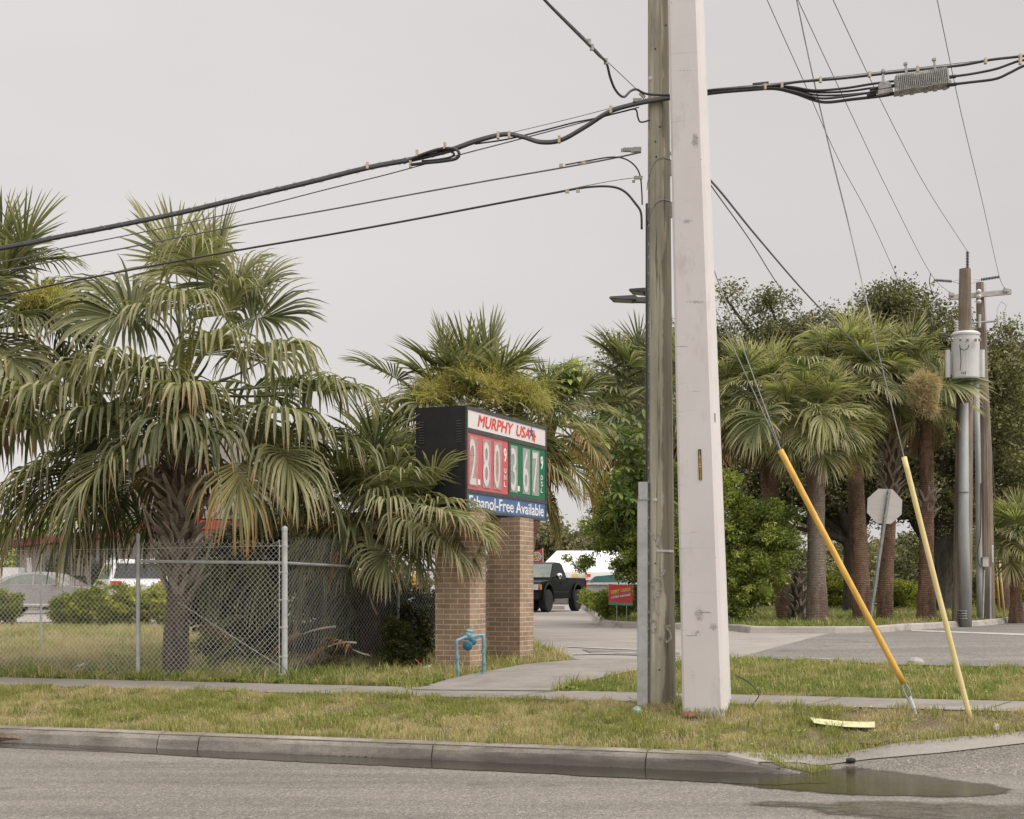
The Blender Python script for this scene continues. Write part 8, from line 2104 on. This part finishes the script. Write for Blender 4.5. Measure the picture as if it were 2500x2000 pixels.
def sedan():
    Y = 51; zr = zg(P(110, 0, Y).x, Y) + 0.016
    o = Vector((P(118, 0, Y).x, Y, zr)); f = frame2(o, math.radians(-6))
    r = thing('silver_sedan', 'silver sedan parked behind the wire fence, seen from its side', 'car', o)
    W_ = 1.8
    lower = [(-2.3, 0.42), (-2.36, 0.78), (-2.25, 0.98), (-1.5, 1.03), (1.0, 0.98), (2.0, 0.86), (2.3, 0.7), (2.34, 0.4), (1.85, 0.24), (1.80, 0.5), (1.6, 0.66), (1.40, 0.70), (1.2, 0.66), (1.0, 0.5), (0.96, 0.24), (-0.96, 0.24), (-1.0, 0.5), (-1.2, 0.66), (-1.40, 0.70), (-1.6, 0.66), (-1.8, 0.5), (-1.84, 0.26)]
    hull(f, lower, W_, bev=0.08).build('body', M['silver_paint'], r)
    sh = (0.98, 0.42)
    cab = [(-1.75, 0.96), (-1.2, 1.27), (-0.65, 1.42), (-0.1, 1.45), (0.4, 1.38), (1.15, 0.97)]
    hull(f, cab, W_ - 0.08, sh, 0.08).build('cabin', M['silver_paint'], r)
    for s in (-1, 1):
        glass_side(f, [(-1.35, 1.04), (-1.05, 1.22), (-0.65, 1.34), (-0.22, 1.37), (-0.22, 1.02)], W_ - 0.1, sh, s, 'window', r, 'pale_glass')
        glass_side(f, [(-0.16, 1.02), (-0.16, 1.37), (0.25, 1.33), (0.55, 1.19), (0.80, 1.02)], W_ - 0.1, sh, s, 'window', r, 'pale_glass')
        for xw in (1.4, -1.4): wheel(f, xw, s * (W_ / 2 - 0.1), 0.33, 0.2, r, s)
        m = MB(); m.tube([f(x, s * (W_ / 2 - 0.055) * (1 - max(0, z - .98) * .42), z) for x, z in ((-1.42, 1.03), (-1.1, 1.235), (-0.67, 1.365), (-0.2, 1.39), (0.28, 1.345), (0.6, 1.2), (0.86, 1.0))], 0.012, 5); m.build('window_trim', M['chrome'], r)
        m = MB(); m.box(f(0.62, s * (W_ / 2 + 0.04), 1.04), (0.14, 0.14, 0.1), f(1, 0, 0) - f(0, 0, 0), f(0, 1, 0) - f(0, 0, 0)); m.build('mirror', M['silver_paint'], r)
        for x in (-1.2, -0.05):
            m = MB(); m.box(f(x, s * (W_ / 2 + 0.01), 0.9), (0.14, 0.03, 0.03), f(1, 0, 0) - f(0, 0, 0), f(0, 1, 0) - f(0, 0, 0)); m.build('door_handle', M['chrome'], r)
        m = MB(); m.box(f(-0.05, s * (W_ / 2 - 0.01), 0.33), (2.2, 0.04, 0.06), f(1, 0, 0) - f(0, 0, 0), f(0, 1, 0) - f(0, 0, 0)); m.build('sill', M['litter_white'], r)
        m = MB(); m.box(f(-2.27, s * 0.78, 0.85), (0.12, 0.2, 0.14), f(1, 0, 0) - f(0, 0, 0), f(0, 1, 0) - f(0, 0, 0)); m.build('tail_light', M['tail_red'], r)
        m = MB(); m.box(f(2.24, s * 0.72, 0.72), (0.12, 0.26, 0.12), f(1, 0, 0) - f(0, 0, 0), f(0, 1, 0) - f(0, 0, 0)); m.build('headlight', M['litter_white'], r)
sedan()
def suv():
    Y = 47; a0 = math.radians(112)
    o = Vector((P(318, 0, Y + 1.5).x, Y + 1.5, zg(P(300, 0, Y).x, Y) + 0.016)); f = frame2(o, a0)
    r = thing('white_suv', 'white sport utility vehicle seen from behind over the yellow shrubs', 'car', o)
    W_ = 1.95
    lower = [(-2.35, 0.5), (-2.38, 0.95), (-2.3, 1.12), (1.1, 1.1), (2.1, 1.0), (2.35, 0.8), (2.35, 0.45), (1.85, 0.35), (1.82, 0.6), (1.6, 0.78), (1.4, 0.8), (1.2, 0.78), (0.98, 0.6), (0.95, 0.35), (-0.95, 0.35), (-0.98, 0.6), (-1.2, 0.78), (-1.4, 0.8), (-1.6, 0.78), (-1.82, 0.6), (-1.85, 0.4)]
    hull(f, lower, W_, bev=0.09).build('body', M['white_car'], r)
    sh = (1.1, 0.32)
    cab = [(-2.3, 1.08), (-2.05, 1.72), (-1.8, 1.80), (0.3, 1.80), (0.55, 1.72), (1.25, 1.08)]
    hull(f, cab, W_ - 0.06, sh, 0.09).build('cabin', M['white_car'], r)
    for s in (-1, 1):
        glass_side(f, [(-1.95, 1.18), (-1.80, 1.62), (-1.15, 1.65), (-1.15, 1.18)], W_ - 0.08, sh, s, 'window', r)
        glass_side(f, [(-1.05, 1.18), (-1.05, 1.65), (-0.2, 1.66), (-0.2, 1.18)], W_ - 0.08, sh, s, 'window', r)
        glass_side(f, [(-0.12, 1.18), (-0.12, 1.66), (0.4, 1.62), (0.95, 1.18)], W_ - 0.08, sh, s, 'window', r)
        for xw in (1.4, -1.4): wheel(f, xw, s * (W_ / 2 - 0.1), 0.37, 0.22, r, s)
        m = MB(); m.box(f(-2.33, s * 0.74, 1.02), (0.14, 0.36, 0.17), f(1, 0, 0) - f(0, 0, 0), f(0, 1, 0) - f(0, 0, 0)); m.build('tail_light', M['tail_red'], r)
        m = MB(); m.tube([f(-1.7, s * 0.66, 1.84), f(0.2, s * 0.66, 1.84)], 0.02, 5); m.build('roof_rail', M['litter_white'], r)
    panel4(f, [(-2.27, 0.80, 1.20), (-2.27, -0.80, 1.20), (-2.10, -0.68, 1.66), (-2.10, 0.68, 1.66)], 0.015, 'rear_window', r, 'car_glass')
    m = MB(); m.box(f(-2.38, 0, 0.92), (0.03, 0.36, 0.16), f(1, 0, 0) - f(0, 0, 0), f(0, 1, 0) - f(0, 0, 0)); m.build('licence_plate', M['sign_back'], r)
    m = MB(); m.box(f(-2.38, 0, 0.58), (0.12, W_ - 0.2, 0.2), f(1, 0, 0) - f(0, 0, 0), f(0, 1, 0) - f(0, 0, 0)); m.build('rear_bumper', M['truck_trim'], r)
suv()
def far_cars():
    for (px, Y, a, mt, lab) in ((205, 62, 2.9, 'truck_trim', 'dark car parked by the store wall behind the white vehicle'), (2485, 105, 0.1, 'silver_paint', 'distant silver car at the right edge seen beyond the far poles')):
        o = Vector((P(px, 0, Y).x, Y, zg(P(px, 0, Y).x, Y) + 0.02)); f = frame2(o, a)
        r = thing('parked_car', lab, 'car', o)
        lower = [(-2.3, 0.42), (-2.36, 0.78), (-2.25, 0.98), (1.0, 0.98), (2.0, 0.86), (2.3, 0.7), (2.34, 0.4), (-2.2, 0.3)]
        hull(f, lower, 1.8, bev=0.08).build('body', M[mt], r)
        hull(f, [(-1.75, 0.96), (-1.2, 1.35), (0.3, 1.42), (1.15, 0.97)], 1.7, (0.98, 0.42), 0.08).build('cabin', M[mt], r)
        for s in (-1, 1):
            glass_side(f, [(-1.3, 1.03), (-1.0, 1.28), (0.25, 1.33), (0.75, 1.03)], 1.7, (0.98, 0.42), s, 'window', r)
            for xw in (1.4, -1.4): wheel(f, xw, s * 0.8, 0.33, 0.2, r, s)
far_cars()
def white_van():
    Y = 70; o = gs(1745 + 185, Y); f = frame2(o, math.radians(175))
    r = thing('white_trailer', 'white box trailer glimpsed between the bright tree and the grey ringed palm', 'trailer', o)
    m = MB(); m.prism([f(-4.2, -1.1, 0.7), f(4.2, -1.1, 0.7), f(4.2, -1.1, 2.2), f(-4.0, -1.1, 2.3), f(-4.2, -1.1, 2.1)], f(0, 2.2, 0) - f(0, 0, 0)); m.build('body', M['white_panel'], r)
    for x in (-2, 2): wheel(f, x, -1.0, 0.38, 0.22, r, -1); wheel(f, x, 1.0, 0.38, 0.22, r, 1)
white_van()
def far_house():
    Y = 150; o = gs(2378, Y)
    r = thing('far_house', 'tiny distant white house between the two far poles', 'house', o)
    m = MB(); m.box(o + Vector((0.5, 0, 0.6)), (4.5, 4, 1.3)); m.build('wall', M['far_house'], r)
    m = MB(); m.prism([o + Vector((-2.2, -2.2, 1.27)), o + Vector((3.2, -2.2, 1.27)), o + Vector((0.5, -2.2, 2.1))], Vector((0, 4.4, 0))); m.build('roof', M['grey_wall'], r)
    m = MB(); m.box(o + Vector((0.3, -2.1, 0.35)), (2.2, 0.3, 0.8)); m.build('blue_bins', M['letter_blue'], r)
far_house()

# ================================================================== SMALL THINGS
def litter():
    g = G(192, 1646); r = random.Random(2)
    m = MB(); m.prism([g + Vector((-0.09, 0, 0.05)), g + Vector((0.07, -0.02, 0.12)), g + Vector((0.075, 0.02, 0.155)), g + Vector((-0.06, 0.0, 0.10))], Vector((0.01, 0.09, 0))); tag(m.build('crumpled_carton', M['litter_white']), 'crumpled white carton in the weeds behind the fence at the left', 'litter')
    # yellow paper sheet, curved
    m = MB(); rows = []
    for k in range(9):
        a = k / 8
        for j in range(4):
            b_ = j / 3
            px = 1988 + 148 * a - 22 * b_ * (1 - a) + (22 * b_ if a < 0.5 else 0) * 0.5; py = 1779 + 11 * a - 13 * b_
            p = G(px, py); p.z += 0.04 + 0.014 * (2 * a - 1) ** 2 + 0.004 * b_
            rows.append(p)
    m.add(rows, [(4 * k + j, 4 * k + j + 1, 4 * k + 5 + j, 4 * k + 4 + j) for k in range(8) for j in range(3)])
    tag(m.build('paper_sheet', M['litter_yellow'], smooth=True), 'faded yellow paper sheet lying on the grass near the kerb end', 'paper')
    g = G(1040, 1641)
    rt = thing('drink_cup', 'clear tipped drink cup with a red straw at the foot of the left pier', 'cup', g)
    m = MB(); m.lathe(g + Vector((-0.04, 0, 0.045)), [(0.0, 0), (0.03, 0), (0.045, 0.12), (0.048, 0.125)], (1, -0.2, 0.1), 14); m.build('cup', M['litter_white'], rt)
    m = MB(); m.tube([g + Vector((-0.02, 0, 0.05)), g + Vector((-0.14, -0.02, 0.17))], 0.006, 6); m.build('straw', M['letter_red'], rt)
    g = G(1675, 1758); m = MB()
    for k in range(5):
        a = k * 1.3; c = g + Vector((0.05 * math.cos(a), 0.03 * math.sin(a), 0.03)); m.prism([c, c + Vector((0.05, 0, 0.012)), c + Vector((0.045, 0.02, 0.05)), c + Vector((-0.01, 0.01, 0.035))], Vector((0.005, 0.012, 0.0)))
    tag(m.build('dry_leaf', M['litter_orange']), 'curled orange dry leaf at the foot of the concrete pole', 'leaf')
    g = G(1555, 1742); m = MB(); m.lathe(g + Vector((0, 0, 0.01)), [(0.06, 0), (0.055, 0.03), (0.025, 0.06), (0, 0.065)], (0.2, -0.1, 1), 9); tag(m.build('plastic_wrapper', M['plastic_green']), 'green and white plastic wrapper left of the wooden pole', 'litter')
    g = G(2077, 1860, 0.02); m = MB(); m.lathe(g + Vector((-0.045, 0, 0.014)), [(0, 0), (0.02, 0.01), (0.026, 0.045), (0.02, 0.08), (0, 0.09)], (1, -0.1, 0), 9); tag(m.build('dark_pebble', M['black_rubber']), 'black lump of debris on the concrete apron', 'debris')
    m = MB(); m.tube([G(2095, 1822) + Vector((0, 0, .03)), G(2130, 1827) + Vector((0, 0, .035)), G(2172, 1819) + Vector((0, 0, .045))], [0.008, 0.010, 0.006], 6); tag(m.build('twig', M['boots_dark']), 'brown twig at the edge of the verge above the apron', 'twig')
    a, b_ = G(-20, 1812), G(60, 1808); m = MB(); m.tube(crom([a + Vector((0, -.12, .03)), a.lerp(b_, .5) + Vector((0, -.15, .06)), b_ + Vector((0, -.12, .03))], 4), [0.05, .055, .055, .05, .045, .04, .03, .02, .01], 6); tag(m.build('palm_boot', M['boots_dark']), 'reddish brown piece of palm bark lying in the gutter at the left edge', 'palm bark')
    m = MB(); m.prism([G(2425, 1785) + Vector((0, 0, .02)), G(2437, 1790) + Vector((0, 0, .02)), G(2440, 1783) + Vector((0, 0, .05)), G(2430, 1779) + Vector((0, 0, .05))], Vector((0, .01, .005))); tag(m.build('paper_scrap', M['litter_white']), 'small white scrap on the verge at the right edge', 'litter')
    W('cut_cable', 'short black cable end sticking out right of the concrete pole foot', 'cable', [(1795, 1648, 14.75), (1825, 1664, 14.8), (1842, 1680, 14.8), (1853, 1697, 14.8), (1840, 1718, 14.75), (1833, 1732, 14.7)], 0.006, M['cable'])
    g = G(1690 + 545, 1625); m = MB(); m.lathe(g, [(0.12, 0), (0.11, 0.06), (0.07, 0.10), (0, 0.11)], (0.1, 0, 1), 7); tag(m.build('stone', M['kerb_far']), 'pale broken concrete lump at the far edge of the right lawn', 'stone')
    for (px, py, lab) in ((1015, 1400, 'yellow and white bollard seen through the fence left of the brick pier'),):
        g = gs(px, 40); b1 = thing('bollard', lab, 'bollard', g); m = MB(); m.lathe(g, [(0.11, 0), (0.11, 0.75)], (0, 0, 1), 12); m.build('base', M['litter_white'], b1); m = MB(); m.lathe(g + Vector((0, 0, 0.75)), [(0.115, 0), (0.115, 0.45), (0.06, 0.53), (0, 0.55)], (0, 0, 1), 12); m.build('top', M['guard'], b1)
    g = gs(1352, 62); m = MB(); m.box(g + Vector((0, 0, 0.09)), (0.9, 0.18, 0.16)); tag(m.build('parking_stop', M['kerb_far']), 'low concrete parking stop seen under the pickup truck', 'parking stop')
    m = MB(); m.box(G(845, 1668) + Vector((0, 0, 0.03)), (1.0, 0.12, 0.05), U=(0.944, -0.33, 0), V=(0.33, 0.944, 0)); tag(m.build('concrete_slab', M['walk']), 'thin concrete slab edge in the grass right of the terminal post', 'slab')
litter()
